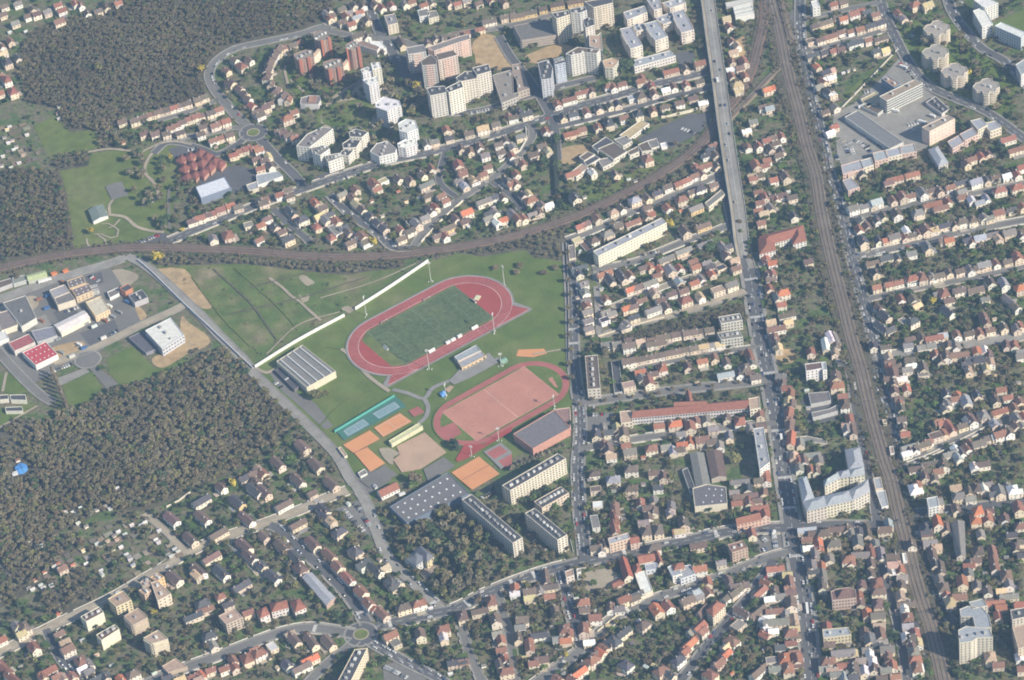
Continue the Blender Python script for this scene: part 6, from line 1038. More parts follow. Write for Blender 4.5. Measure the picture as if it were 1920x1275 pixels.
def mass(name, items, lib=LOW):
    """one object for an uncountable mass of trees or bushes: items (x, y, radius, height, kind)"""
    V, C = [], []
    for (x, y, r, h, kind) in items:
        Q, sh = lib[kind][random.randrange(5)]; a = random.uniform(0, 6.28); ca, sa = math.cos(a), math.sin(a)
        vr = min(h*.4, r*1.0); X = (Q[...,0]*ca - Q[...,1]*sa)*r + x; Y = (Q[...,0]*sa + Q[...,1]*ca)*r + y; Z = np.maximum(Q[...,2]*vr + max(h*.56, h - vr*1.5 if h > 5 else vr*.5), .25)
        V.append(np.stack([X, Y, Z], -1)); c = np.array(jit(KIND[kind], .2 if lib is LOW else .10))*(1 if lib is LOW else .93 + .13*math.sin(x*.031+y*.011)*math.cos(y*.027-x*.009) + .09*math.sin(x*.09)*math.sin(y*.075)); C.append(c[None]*sh[:,None])
        if h > 5:
            tq = np.array(trunk_quads(h*.6, .25)) + np.array((x, y, 0)); V.append(tq); C.append(np.tile((.09,.075,.06), (3,1)))
    me = quadmesh(name, np.concatenate(V), np.concatenate(C), [M['leaf']]); o = bpy.data.objects.new(name, me); return link(o)
def pick(w): return random.choices(('bare','olive','dark'), w)[0]
mark_poly([(20,868),(60,862),(64,895),(44,905),(18,898)])
for outline, sp, r, h, wts, lab in WOODS:
    q = [P(*p) for p in outline]; xs, ys = [p.x for p in q], [p.y for p in q]; items = []
    m_ = poly_mask(outline)
    y = min(ys)
    while y < max(ys):
        x = min(xs) + random.uniform(0, sp)
        while x < max(xs):
            X, Y = x + random.uniform(-.42,.42)*sp, y + random.uniform(-.42,.42)*sp; ix, iy = IMG((X, Y, 0)); i, j = int(iy//2), int(ix//2)
            inside = (0 <= i < GH and 0 <= j < GW and m_[i, j] and occ[i, j] == 2)
            if inside and random.random() < .93:
                k = pick(wts); k = random.choice(('grey','bare','bare','russet','bare')) if k == 'bare' else k; s = random.uniform(.5,1.0) if random.random() < .7 else random.uniform(1.0,1.55)
                items.append((X, Y, r*s, h*random.uniform(.75,1.15), k))
            x += sp
        y += sp*.87
    o = mass('wood', items, FINE); tag(o, lab, 'wood', kind='stuff')
# single trees: trunk with limbs and a crown, copied from a few of each kind
TREE = {}
for k in KIND:
    TREE[k] = []
    for s in range(3):
        Q, sh = PROTO[k][s]; Q = Q.copy(); Q[...,2] = np.maximum(Q[...,2]*.45 + .60, .06)
        cm = quadmesh('crown', Q, np.array(KIND[k])[None]*sh[:,None], [M['leaf']])
        tv = MB(); 
        def limb(a, b, ra, rb):
            a, b = Vector(a), Vector(b); d = (b-a).normalized(); u = d.orthogonal().normalized(); v = d.cross(u)
            for i in range(6):
                t0, t1 = i*math.pi/3, (i+1)*math.pi/3; f = lambda c, r_, t: c + (u*math.cos(t)+v*math.sin(t))*r_
                tv.face([f(a,ra,t0), f(a,ra,t1), f(b,rb,t1), f(b,rb,t0)])
        rs = random.Random(s*7+len(k)); limb((0,0,0), (.02,0,.45), .06, .035); limb((.02,0,.45), (0,.03,.85), .035, .01)
        for i in range(6):
            t = i*1.05+rs.random(); z0 = rs.uniform(.3,.5); limb((.02,0,z0), (.5*math.cos(t), .5*math.sin(t), z0+rs.uniform(.2,.38)), .025, .006)
        to = tv.build('trunk', M['bark'], link_it=False); TREE[k].append((cm, to.data)); bpy.data.objects.remove(to)
TN = dict(bare='bare brown tree', grey='bare grey tree', olive='olive-brown budding tree', dark='dark green leafy tree', green='fresh green tree', yellow='bright yellow-green tree', russet='reddish-brown bare tree', poplar='tall slender bare tree', conifer='dark pointed conifer')
SINGLES = []
def tree(x, y, r, h, kind, where):   # px position of the foot
    SINGLES.append((x, y, r, h, kind, where))
for x, y, r, h, k, w in ((298,492,7.5,15,'yellow','beside the railway bridge of the meadow road'), (171,440,5,9,'yellow','at the winding park path'), (186,134,6,12,'olive','in the middle of the top left wood'), (377,138,6,12,'yellow','where the wood road bends'),
    (700,460,5.5,10,'yellow','between the curved railway and the red roofs'), (320,299,3.5,7,'yellow','beside the pyramid-roofed school'), (342,433,3.5,4,'yellow','at the car park by the railway'), (437,913,5,10,'yellow','behind the orange-ended terrace by the wood'), (60,420,4.5,13,'olive','in the dark left wood'),
    (594,748,8,12,'olive','at the corner of the ribbed sports hall'), (610,744,5,9,'olive','right next to the tree at the ribbed sports hall'), (1748,572,5,10,'yellow','in the gardens below the third street'), (1256,425,5,9,'yellow','at the upper end of the white slab'), (1380,870,8,14,'olive','in the dark leafy yard'), (782,170,6,14,'yellow','between the zigzag slab and the pink slab'),
    (1815,145,5,11,'yellow','between the third and fourth beige towers'), (780,905,8,13,'russet','under the sandy pitch'), (775,915,6,8,'green','just below the sandy pitch'), (290,1152,4,5,'yellow','between the beige tower blocks'), (1113,1098,4,8,'green','in the brown school yard'), (1235,1095,5,8,'green','right of the white-roofed hall'),
    (857,845,6,12,'conifer','at the end bend of the pink track'), (850,838,5,10,'dark','beside the conifer at the pink track'), (1062,1231,3,5,'yellow','in the bottom gardens'), (1565,695,5,14,'conifer','above the street left of the main railway'), (1175,135,12,14,'dark','right of the small ochre-roofed block'), (905,165,7,16,'dark','in front of the zigzag right end'),
    (1045,270,6,13,'dark','at the top of the dark hedge'), (1020,310,7,12,'dark','left of the dark hedge by the lane'), (1875,290,7,13,'dark','beside the stepped pink flats'), (1220,435,7,11,'dark','in front of the white slab, right part'), (1330,470,9,11,'dark','in the block between white slab and avenue'), (583,350,6,14,'dark','beside the long street car park'), (540,1050,4,6,'green','between the terraces of the lower left')):
    tree(x, y, r, h, k, w)
def grove(where, poly, n, kinds, r=(3,5.5), h=(8,14)):
    m_ = poly_mask(poly); xs, ys = [p[0] for p in poly], [p[1] for p in poly]; c = 0; t = 0; got = []
    while c < n and t < 4000:
        t += 1; x, y = random.uniform(min(xs), max(xs)), random.uniform(min(ys), max(ys)); i, j = int(y//2), int(x//2)
        if not (0 <= i < GH and 0 <= j < GW) or not m_[i, j] or occ[i, j] == 1: continue
        if any((x-a)**2 + ((y-b)*1.5)**2 < 60 for a, b in got): continue
        got.append((x, y)); c += 1; tree(x, y, random.uniform(*r), random.uniform(*h), random.choice(kinds), where)
occ[poly_mask([(740,990),(870,958),(895,985),(985,1060),(905,1108),(832,1136),(760,1072)])] *= (occ[poly_mask([(740,990),(870,958),(895,985),(985,1060),(905,1108),(832,1136),(760,1072)])] == 1)
grove('in the bare manor park', [(740,990),(870,958),(895,985),(965,1062),(905,1105),(832,1130),(760,1070)], 62, ('bare','bare','grey','olive','bare','dark'), (3.8,6.5), (11,17))
occ_park = occ.copy(); occ[poly_mask([(165,285),(330,265),(350,330),(322,445),(250,440),(240,400),(255,350),(175,300)])] = 0
grove('in the left park', [(225,290),(260,285),(330,275),(330,340),(318,440),(290,430),(240,402),(255,370),(235,330)], 34, ('bare','dark','grey','dark','bare'), (3,5.5), (7,12)); occ[:] = occ_park
grove('in the hollow round the brick towers', [(525,110),(560,100),(600,150),(680,160),(690,180),(600,192),(560,180)], 18, ('dark','bare','grey','dark'), (3,5), (7,11))
occ_m = occ.copy(); occ[poly_mask([(690,180),(770,150),(800,170),(790,280),(700,300),(640,240)])] &= 1
grove('among the white stepped towers', [(650,235),(700,150),(790,165),(800,200),(790,280),(690,290)], 30, ('bare','grey','olive','bare','dark'), (3.5,6), (8,13)); occ[:] = occ_m
grove('along the beige tower lawns', [(1700,40),(1780,30),(1830,110),(1890,170),(1900,220),(1840,210),(1760,130)], 26, ('bare','grey','russet','dark','bare'), (3.5,6), (8,13))
for i in range(9): tree(101 + i*3.4, 706 + i*8.6, 2.8, 13 + (i % 3), 'poplar', 'in the row beside the small warehouse lawn')
for i in range(8): tree(848 + i*9 + (i % 2)*3, 1122 - i*5, 4.2, 13, 'grey', 'in the avenue row along the bottom main street')
for x, y in ((1020,515),(968,515),(975,500),(930,505),(1052,478),(1040,505)): tree(x, y, 5, 5, 'russet', 'on the stadium meadow below the railway')
for i in range(10): tree(1064 + (i % 2)*4 + i*.6, 480 + i*26, 3.4, 9, 'bare' if i % 3 else 'grey', 'in the hedge line right of the stadium meadow')
for i in range(14): tree(1086 + i*25, 762 - i*3.4 - (i % 2)*5, 2.6, 6, 'russet', 'lining the street above the red school')
for i in range(11): tree(962 + i*9.5, 884 - i*4.2, 3.2, 8, 'grey', 'between the gym hall and the long cream slab')
nb = max(0, 300-len(SINGLES))
# garden shrubs everywhere the raster is free; the largest few become single trees, the rest one mass of greenery
dens = np.ones((GH, GW))*.30
def dset(poly, v): dens[poly_mask(poly)] = v
dset([(0,0),(620,0),(620,45),(430,95),(390,200),(210,240),(0,480)], .05); dset([(0,480),(260,480),(480,700),(480,760),(0,800)], .03); dset([(280,480),(1070,440),(1070,900),(690,950),(480,700)], .012)
dset([(1400,500),(1620,560),(1790,1275),(1920,1275),(1920,330),(1580,330),(1530,300),(1390,300)], .44); dset([(960,940),(1440,900),(1500,1275),(960,1275)], .44); dset([(1440,640),(1920,640),(1920,1275),(1500,1275)], .40); dset([(150,950),(380,1010),(330,1060),(60,1150),(40,1100)], .12)
items = []; free = occ == 0
for i in range(0, GH):
    for j in range(0, GW):
        if free[i, j] and random.random() < dens[i, j]*.19:
            p = P(j*2+random.uniform(0,2), i*2+random.uniform(0,2))
            n = math.sin(p.x*.021+1.3)*math.cos(p.y*.017) + random.uniform(-1,1)
            k = random.choice(('bare','grey','bare','russet','olive')) if n > .0 else random.choice(('dark','dark','green','conifer','olive','dark','green'))
            s = random.random()**1.9; items.append((p.x, p.y, .9+3.6*s, 1.2+7.0*s, k, j*2, i*2))
wpm = smooth([P(*p) for p in RAIL['main'][0]], 3.2); wpc = smooth([P(*p) for p in RAIL['curve'][0]], 3.2); verge = []
for wp_, lo, hi_, pr in ((wpm, 8.2, 15.5, 1.5), (wpc, 7.2, 11, .7)):
    for s_ in (-1, 1):
        L_ = [offs(wp_, s_*d_) for d_ in (lo, (lo+hi_)/2, hi_)]
        for i_ in range(len(wp_)):
            for l_ in L_:
                if random.random() < pr*.5:
                    s = random.random()**2; verge.append((l_[i_].x+random.uniform(-1.5,1.5), l_[i_].y+random.uniform(-1.5,1.5), 1.0+1.6*s, 1.2+3.2*s, random.choice(('bare','grey','russet','bare','russet','olive'))))
tag(mass('railway_scrub', verge), 'low brown scrub growing on the banks of the two railways', 'scrub', kind='stuff')
tuft = []
mm = poly_mask([(320,505),(460,500),(620,520),(760,508),(640,590),(480,680),(400,600)])
while len(tuft) < 70:
    x_, y_ = random.uniform(320,780), random.uniform(498,680)
    if mm[int(y_//2), int(x_//2)]:
        p = P(x_, y_); 
        for _ in range(random.choice((1,1,2,4))): tuft.append((p.x+random.uniform(-4,4), p.y+random.uniform(-4,4), random.uniform(.7,1.6), random.uniform(.8,2), random.choice(('dark','olive','bare','dark'))))
tag(mass('meadow_tufts', tuft), 'low dark tufts and brambles dotted over the rough meadow', 'tufts', kind='stuff')
print('garden shrubs', len(items), 'singles', len(SINGLES))
items.sort(key=lambda t: -t[2]*(1.3 if t[6] > 640 else 1))
ZONES = [('in the gardens of the top quarter', lambda x, y: y < 320), ('in the gardens right of the main railway', lambda x, y: x > 1560 - (640-y)*.12), ('in the gardens beside the avenue', lambda x, y: x > 1230), ('in the gardens of the lower left', lambda x, y: x < 700), ('in the bottom middle gardens', lambda x, y: True)]
for t in items[:nb]:
    SINGLES.append((t[5], t[6], t[2], t[3]+2, t[4] if t[4] != 'conifer' else 'conifer', next(z for z, f in ZONES if f(t[5], t[6]))))
o = mass('garden_greenery', [t[:5] for t in items[nb:]]); tag(o, 'bushes, hedges and small garden trees filling the plots between the houses', 'garden greenery', kind='stuff')
tg = {}
for s in SINGLES: tg.setdefault((s[4], s[5]), []).append(s)
for (k, where), ss in tg.items():
    ss.sort(key=lambda s: s[0])
    for i, (x, y, r, h, _, _) in enumerate(ss):
        p = P(x, y); e = empty('tree', p, random.uniform(0,6.28)); lab = f"{TN[k]} {where}" if len(ss) == 1 else f"{ordinal(i+1)} {TN[k]} from the left {where}"
        tag(e, lab, 'tree', ('trees ' + where) if len(ss) > 1 else None)
        cm, tm = TREE[k][random.randrange(3)]; t = bpy.data.objects.new('trunk', tm); t.scale = (h*.5, h*.5, h); link(t, e); c = bpy.data.objects.new('crown', cm); c.scale = (r, r, h); link(c, e)
# ------------------------------------------------------------------ cars
CARC = dict(white=(.72,.72,.71), silver=(.48,.49,.50), grey=(.20,.21,.22), black=(.035,.035,.04), blue=(.07,.11,.22), red=(.42,.05,.05), beige=(.50,.45,.36))
CARM = {}
for nm, c in CARC.items():
    b = MB(); prof = [(-2.15,.35),(-2.15,.85),(-1.3,1.0),(1.9,1.02),(2.15,.8),(2.15,.35)]
    for i in range(len(prof)):
        (x1, z1), (x2, z2) = prof[i], prof[(i+1) % len(prof)]; b.face([(x1,-.88,z1),(x1,.88,z1),(x2,.88,z2),(x2,-.88,z2)], c)
    b.face([(x,-.88,z) for x, z in prof], c); b.face([(x,.88,z) for x, z in reversed(prof)], c)
    for sx in (-1.35, 1.35):
        for sy in (-.85, .85): b.box((sx, sy), .62, .2, 0.02, .62, 0, (.03,.03,.03))
    o = b.build('parked_car', M['car'], link_it=False); g_ = MB(); lo = [(-1.15,-.82),(1.55,-.82),(1.55,.82),(-1.15,.82)]; hi = [(-.55,-.66),(1.15,-.66),(1.15,.66),(-.55,.66)]
    for i in range(4): g_.face([(*lo[i],1.0),(*lo[(i+1)%4],1.0),(*hi[(i+1)%4],1.45),(*hi[i],1.45)], (.05,.06,.08))
    g_.face([(*p,1.45) for p in hi], c); o2 = g_.build('cabin', M['car'], link_it=False); CARM[nm] = (o.data, o2.data); bpy.data.objects.remove(o); bpy.data.objects.remove(o2)
CARS = []
def car(p, a, where, X=None):
    nm = random.choices(list(CARC), (34,24,15,13,9,3,4))[0]; x, y = IMG(p)
    if 2 < x < 1918 and 2 < y < 1273: CARS.append((x, y, p, a, nm, where))
def park(k, dens, sides=(1,-1), f0=0, f1=1, where=None):
    pts = RP[k]; n = len(pts); s = f0*n
    i = int(f0*n) + 1
    while i < min(int(f1*n), n-2):
        for sd_ in sides:
            if random.random() < dens:
                t = (pts[i+1]-pts[i]).normalized(); nn = Vector((-t.y, t.x)); q = pts[i] + nn*sd_*(ROADS[k][1]/2-1.2)
                if not near_other(k, q, .5): car(Vector((q.x, q.y, ZROAD)), math.atan2(t.y, t.x) + (0 if sd_ < 0 else math.pi), where or 'in the ' + ROADS[k][0])
        i += 1
park('avenue', .5, f0=.06); park('f1', .6, f0=.45); park('rw', .5, f0=.05); park('b3', .75); park('rl', .4, (1,)); park('s2', .3); park('s4', .5); park('l', .3, f0=.75); park('c1', .35); park('b5', .3); park('b4', .25); park('n1', .4, (-1,), .1); park('n2', .35); park('x2', .18); park('x5', .2); park('x6', .3); park('r4', .5, (-1,)); park('forest', .35, (1,)); park('m', .1); park('top1', .2); park('b6', .3); park('estate', .2)
# moving traffic
for k, n in (('avenue',16),('m',6),('s1',3),('r2',4)):
    for _ in range(n):
        i = random.randrange(4, len(RP[k])-4); t = (RP[k][i+1]-RP[k][i]).normalized(); nn = Vector((-t.y, t.x)); sd_ = random.choice((1,-1)); q = RP[k][i] + nn*sd_*1.9; car(Vector((q.x,q.y,ZROAD)), math.atan2(t.y,t.x)+(math.pi if sd_ > 0 else 0), 'driving on the ' + ROADS[k][0])
def lot(t, a, b, n, where, face=(0,1)):
    A, Bp = TP(t, *a), TP(t, *b); d = (Bp-A); an = math.atan2(d.y, d.x) + math.pi/2
    for i in range(n):
        if random.random() < .85: p = A + d*((i+.5)/n); car(Vector((p.x, p.y, ZROAD)), an + random.choice((0, math.pi)), where)
for t, a, b, n, w in (('R7',(185,325),(355,505),10,'in the car park left of the dark hall'), ('R7',(350,385),(410,475),6,'in the car park left of the dark hall'), ('R7',(275,275),(345,350),4,'in the car park left of the dark hall'), ('C3',(560,555),(720,545),8,'in the car park left of the red school'), ('C3',(600,500),(640,498),2,'in the car park left of the red school'),
    ('A4',(560,1050),(600,1150),7,'in the large car yard at upper right'), ('A4',(610,1060),(640,1160),6,'in the large car yard at upper right'), ('A4',(700,1080),(770,1140),6,'in the large car yard at upper right'), ('A4',(640,1050),(760,1100),6,'in the large car yard at upper right'), ('A4',(510,1160),(520,1200),3,'in the large car yard at upper right'), ('A4',(690,1000),(860,1100),9,'along the very long grey workshop'), ('A4',(1040,940),(1190,900),7,'in the white van yard'), ('A4',(1050,990),(1090,960),2,'in the white van yard'), ('A4',(640,700),(780,680),6,'beside the L-shaped offices'), ('A4',(700,660),(860,500),8,'beside the L-shaped offices'), ('A4',(960,450),(1080,570),6,'beside the L-shaped offices'), ('A4',(1050,300),(1150,180),9,'in the car park left of the beige towers'), ('A4',(1420,40),(1460,0),3,'in the uppermost car park'),
    ('B1',(1050,540),(1190,480),8,'in the small car park above the railway'), ('B1',(760,1130),(820,1110),3,'in the works car lot'), ('B1',(660,1180),(740,1140),5,'in the works car lot'), ('B1',(820,1225),(880,1195),4,'in the works car lot'), ('C1',(400,225),(540,170),8,'beside the bright red warehouse'), ('C1',(570,30),(610,60),2,'beside the bright red warehouse'), ('B1',(650,780),(740,830),6,'among the works sheds'), ('B1',(480,1060),(590,1020),5,'among the works sheds'), ('B2',(590,85),(800,15),14,'in the car park along the long street'), ('D2',(960,1180),(1130,1265),12,'in the bottom edge car park'), ('D4',(40,170),(60,300),9,'round the station plaza'), ('D3',(1850,200),(1905,250),4,'round the station plaza'), ('D3',(1820,330),(1905,300),5,'round the station plaza'), ('R6',(790,990),(950,1130),7,'in the shaded court between the slabs'), ('R6',(250,560),(380,480),5,'in the shaded court behind the long cream slab'), ('C2',(130,300),(195,350),4,'at the ribbed sports hall'), ('B3',(820,680),(880,690),4,'in the car strip before the white slab'), ('B3',(950,640),(1100,600),8,'in the car strip before the white slab'), ('A2',(1600,850),(1830,800),11,'in the street below the zigzag'), ('A3',(1260,960),(1370,1000),5,'on the grey playground'), ('A3',(430,790),(500,770),4,'below the row of long houses'), ('A1',(1400,1125),(1470,1110),5,'in the school car park'), ('D3',(780,450),(790,530),4,'in the school yard at the bottom'), ('D3',(1110,420),(1130,470),3,'beside the red school wings')):
    lot(t, a, b, n, w)
CARS.sort(key=lambda c: -c[1]); 
cg = {}
for c in CARS[:300]: cg.setdefault((c[4], c[5]), []).append(c)
for (nm, where), cs in cg.items():
    up = max(c[1] for c in cs)-min(c[1] for c in cs) > max(c[0] for c in cs)-min(c[0] for c in cs)
    cs.sort(key=lambda c: c[1] if up else c[0])
    for i, c in enumerate(cs):
        o = bpy.data.objects.new('car', CARM[nm][0]); o.location = c[2]; o.rotation_euler = (0,0,c[3]); link(o)
        w = where if where.split()[0] in ('driving','round','among','along','beside','at','on','below') else where
        tag(o, f"{nm} car {w}" if len(cs) == 1 else f"{ordinal(i+1)} {nm} car from the {'top' if up else 'left'} {w}", 'car', 'cars ' + where)
        link(bpy.data.objects.new('cabin', CARM[nm][1]), o)
rest = CARS[300:]
if rest:
    mb = MB()
    for c in rest:
        cc_ = CARC[c[4]]; mb.box(c[2], 4.3, 1.76, .3, 1.0, c[3], cc_); mb.box(c[2], 2.3, 1.5, 1.0, 1.45, c[3], tuple(x*.5 for x in cc_))
    tag(mb.build('distant_cars', M['car']), 'many small parked cars in the upper streets and yards', 'cars', kind='stuff')
VAN = MB(); VAN.box((0,0), 6, 2.1, .5, 2.7, 0, (.72,.72,.71)); VAN.box((2.6,0), 1.4, 2.0, .4, 2.0, 0, (.70,.70,.70))
for sx in (-1.9, 2.1):
    for sy in (-.95, .95): VAN.box((sx, sy), .7, .25, .02, .7, 0, (.03,.03,.03))
vo = VAN.build('white_van', M['car'], link_it=False); vm = vo.data; bpy.data.objects.remove(vo)
for t, x, y, sx, rz, lb in (('D4',318,745,1.9,None,'long white truck on the avenue near the bottom'), ('R7',655,212,1,.35,'white van beside the red-roofed clubhouse'), ('A4',700,805,1.4,.4,'pale blue-white truck left of the L-shaped offices'), ('A4',1150,920,1.3,-.6,'white truck at the pink-beige block'), ('A4',1228,878,1,-.7,'white van right of the pink-beige truck'), ('B1',335,832,2.2,.3,'long white trailer below the yellow-green warehouse'), ('C4',78,720,1,None,'white van on the avenue beside the yellow shed'), ('B3',1485,625,1,1.3,'white van by the garage yard above the meadow'), ('R1',310,640,1.2,-.5,'white lorry at the foot of the offices'), ('D4',45,190,1,1.2,'white van on the station plaza'), ('A4',1010,510,1.4,-.7,'white container truck in the orange forecourt'), ('A3',1535,605,1,1.6,'white van crossing the viaduct')):
    if t == 'B3': x = 510
    p = TP(t, x, y); o = bpy.data.objects.new('van', vm)
    if lb.endswith('viaduct'): p = TP(t, x, y, 8.3)
    else: p.z = ZROAD
    if rz is None:
        a = RP['avenue']; i = min(range(len(a)-1), key=lambda k: (a[k]-p.xy).length); d = a[i+1]-a[i]; rz = math.atan2(d.y, d.x); p = Vector((a[i].x+1.9, a[i].y, ZROAD))
    o.location = p; o.rotation_euler = (0,0,rz); o.scale = (sx,1.1,1.1); link(o); tag(o, lb, 'van')
# ------------------------------------------------------------------ viaduct
VP = [(1318,-40),(1327,0),(1337,75),(1348,150),(1358,226),(1372,320),(1384,395),(1391,455),(1402,503)]
vpts = smooth([P(x, y, 7 if y < 400 else 4 if y < 450 else 1) for x, y in VP], 8)
def vz(i): 
    y = IMG((*vpts[i], 0))[1]; return max(.35, min(8.0, 8.0*(495-y)/130))
ve = empty('viaduct', (*vpts[len(vpts)//2], 0)); tag(ve, 'long straight road viaduct with pale parapets carrying the avenue over the railway', 'viaduct'); vb = ve.location
def vstrip(name, off, w, dz0, dz1, m, col=(1,1,1)):
    L, R_ = offs(vpts, off+w/2), offs(vpts, off-w/2); mb = MB()
    for i in range(len(vpts)-1):
        a, b = vz(i)+dz1, vz(i+1)+dz1; c, d = max(.1, vz(i)+dz0), max(.1, vz(i+1)+dz0); o = lambda p, z: (p.x-vb.x, p.y-vb.y, z)
        mb.face([o(R_[i],a), o(R_[i+1],b), o(L[i+1],b), o(L[i],a)], col); mb.face([o(R_[i],c), o(R_[i+1],d), o(R_[i+1],b), o(R_[i],a)], col); mb.face([o(L[i+1],d), o(L[i],c), o(L[i],a), o(L[i+1],b)], col)
    mb.build(name, m, ve)
vstrip('deck', 0, 15.5, -1.1, 0, M['asphalt2']); vstrip('carriageway', .8, 9.5, .004, .03, M['pave']); vstrip('footpath', -6, 2.4, .0, .18, M['path']); vstrip('footpath', 6.6, 1.8, .0, .18, M['path'])
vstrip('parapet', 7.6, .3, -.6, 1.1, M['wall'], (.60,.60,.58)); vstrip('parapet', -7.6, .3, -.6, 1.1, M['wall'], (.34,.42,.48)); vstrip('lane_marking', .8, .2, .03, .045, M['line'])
for i in range(3, len(vpts)-8, 4):
    if vz(i) > 3:
        t = (vpts[i+1]-vpts[i]).normalized(); m_ = MB(); m_.box((vpts[i].x-vb.x, vpts[i].y-vb.y), 1.3, 11, 0, vz(i)-1.05, math.atan2(t.y, t.x), (.42,.41,.39)); m_.build('pier', M['wall'], ve)
vc = {}
for n_ in range(11):
    i = random.randrange(3, len(vpts)-12); t = (vpts[i+1]-vpts[i]).normalized(); s = random.choice((1,-1)); q = vpts[i] + Vector((-t.y, t.x))*(s*2.4+.8); nm = random.choices(list(CARC), (34,24,15,13,9,3,4))[0]
    vc.setdefault(nm, []).append((q, vz(i)+.05, math.atan2(t.y,t.x)+(math.pi if s > 0 else 0)))
for nm, cs in vc.items():
    cs.sort(key=lambda c: -c[0].y)
    for i, (q, z, a) in enumerate(cs):
        o = bpy.data.objects.new('car', CARM[nm][0]); o.location = (q.x, q.y, z); o.rotation_euler = (0,0,a); link(o); link(bpy.data.objects.new('cabin', CARM[nm][1]), o)
        tag(o, f"the only {nm} car driving on the road viaduct" if len(cs) == 1 else f"{ordinal(i+1)} {nm} car from the top driving on the road viaduct", 'car', 'cars driving on the viaduct')
# storage containers and skips in the works yards
BXC = dict(blue=(.08,.16,.36), white=(.62,.62,.60), rusty=(.30,.14,.08), grey=(.26,.27,.28)); bx_ = []; tries = 0
while len(bx_) < 22 and tries < 5000:
    tries += 1; x, y = random.uniform(5,262), random.uniform(500,690); p = P(x, y)
    if not poly_mask_yard[int(y//2), int(x//2)] or any((x-a)**2+(y-b)**2 < 90 for a, b, *_ in bx_): continue
    if any(abs(x-hx) < 17 and abs(y-hy) < 13 for hx, hy in YARD_BLOCK): continue
    bx_.append((x, y, random.choice(list(BXC)), random.choice((.45,.45,-.75))))
bg_ = {}
for b in bx_: bg_.setdefault(b[2], []).append(b)
for nm, bs in bg_.items():
    bs.sort()
    for i, (x, y, _, a) in enumerate(bs):
        p = P(x, y); p.z = ZROAD; e = empty('storage_container', p, a); tag(e, f"{ordinal(i+1)} {nm} storage container from the left in the works yards", 'container', 'storage containers in the works yards')
        m_ = MB(); m_.box((0,0), 6, 2.4, 0, 2.5, 0, jit(BXC[nm], .15)); m_.build('body', M['paint'], e); m_ = MB(); m_.box((3.03,-.58), .06, 1.1, .1, 2.4, 0, jit(BXC[nm], .1)); m_.build('door', M['paint'], e); m_ = MB(); m_.box((3.03,.58), .06, 1.1, .1, 2.4, 0, jit(BXC[nm], .1)); m_.build('door', M['paint'], e)
# ------------------------------------------------------------------ walls and fences
def wallrun(name, pts, h, w, col, label, cat, z0=0):
    pts = smooth([P(*p) for p in pts], 12) if len(pts) > 2 else [P(*p).xy for p in pts]; b0 = pts[0]; L, R_ = offs(pts, w/2), offs(pts, -w/2); mb = MB(); o = lambda p, z: (p.x-b0.x, p.y-b0.y, z)
    for i in range(len(pts)-1):
        mb.face([o(R_[i],h), o(R_[i+1],h), o(L[i+1],h), o(L[i],h)], col); mb.face([o(R_[i],z0), o(R_[i+1],z0), o(R_[i+1],h), o(R_[i],h)], col); mb.face([o(L[i+1],z0), o(L[i],z0), o(L[i],h), o(L[i+1],h)], col)
    for p, q, s in ((L[0],R_[0],1),(R_[-1],L[-1],1)): mb.face([o(p,z0), o(q,z0), o(q,h), o(p,h)], col)
    ob = mb.build(name, M['wall'], loc=(b0.x, b0.y, 0)); tag(ob, label, cat)
wallrun('white_wall', [(478,690),(560,639),(646,593)], 3.2, 1.3, (.76,.75,.71), 'lower bright white wall running from the sports hall across the meadow', 'wall')
wallrun('white_wall', [(666,581),(735,537),(803,491)], 3.2, 1.3, (.76,.75,.71), 'upper bright white wall running from the track to the railway scrub', 'wall')
wallrun('roadside_wall', [(259,490),(285,512),(340,566),(400,622),(440,660),(474,692)], 2.6, .9, (.50,.52,.56), 'long grey wall between the meadow and the straight road', 'wall')
wallrun('roadside_wall', [(790,455),(830,412),(868,378)], 2.4, .8, (.70,.64,.52), 'bright cream wall along the white-walled lane', 'wall'); wallrun('roadside_wall', [(936,305),(975,284),(988,262),(986,240)], 2.2, .8, (.68,.65,.58), 'curved pale wall at the top of the white-walled lane', 'wall')
wallrun('roadside_wall', [(1240,222),(1292,211),(1325,200)], 3, 1, (.70,.64,.50), 'cream wall along the upper edge of the grey playground', 'wall'); wallrun('roadside_wall', [(1122,632),(1186,612),(1245,596)], 2, .7, (.62,.56,.45), 'beige wall under the long pale road', 'wall')
wallrun('boundary_wall', [(1570,212),(1625,155),(1682,95)], 2, .8, (.55,.51,.44), 'beige boundary wall on the long edge of the wedge lawn', 'wall'); wallrun('boundary_wall', [(1062,458),(1066,560),(1067,690)], 2.2, .7, (.36,.33,.29), 'tall brown wall on the right edge of the stadium meadow', 'wall')
wallrun('boundary_wall', [(1120,1186),(1145,1165),(1161,1153)], 2, .7, (.66,.58,.42), 'sunlit cream wall on the long diagonal street', 'wall'); wallrun('boundary_wall', [(1700,868),(1730,858),(1752,848),(1790,831),(1850,801)], 1.8, .7, (.62,.57,.48), 'pale garden wall along the diagonal street past the railway', 'wall')
wallrun('boundary_wall', [(312,952),(335,940),(357,924)], 2, .7, (.62,.57,.48), 'pale garden wall behind the long terrace at the wood edge', 'wall'); wallrun('garden_hedge', [(1041,255),(1042,310),(1048,395)], 4, 4.5, (.04,.05,.035), 'tall dark hedge running down to the curved railway', 'hedge'); wallrun('wire_fence', [(628,812),(740,745)], 3.5, .5, (.10,.36,.30), 'long green fence above the blue tennis courts', 'fence'); wallrun('wire_fence', [(1060,1000),(1070,1015),(1075,1035)], 1, .5, (.5,.5,.48), 'low rail at the end of the shaded slab', 'fence')
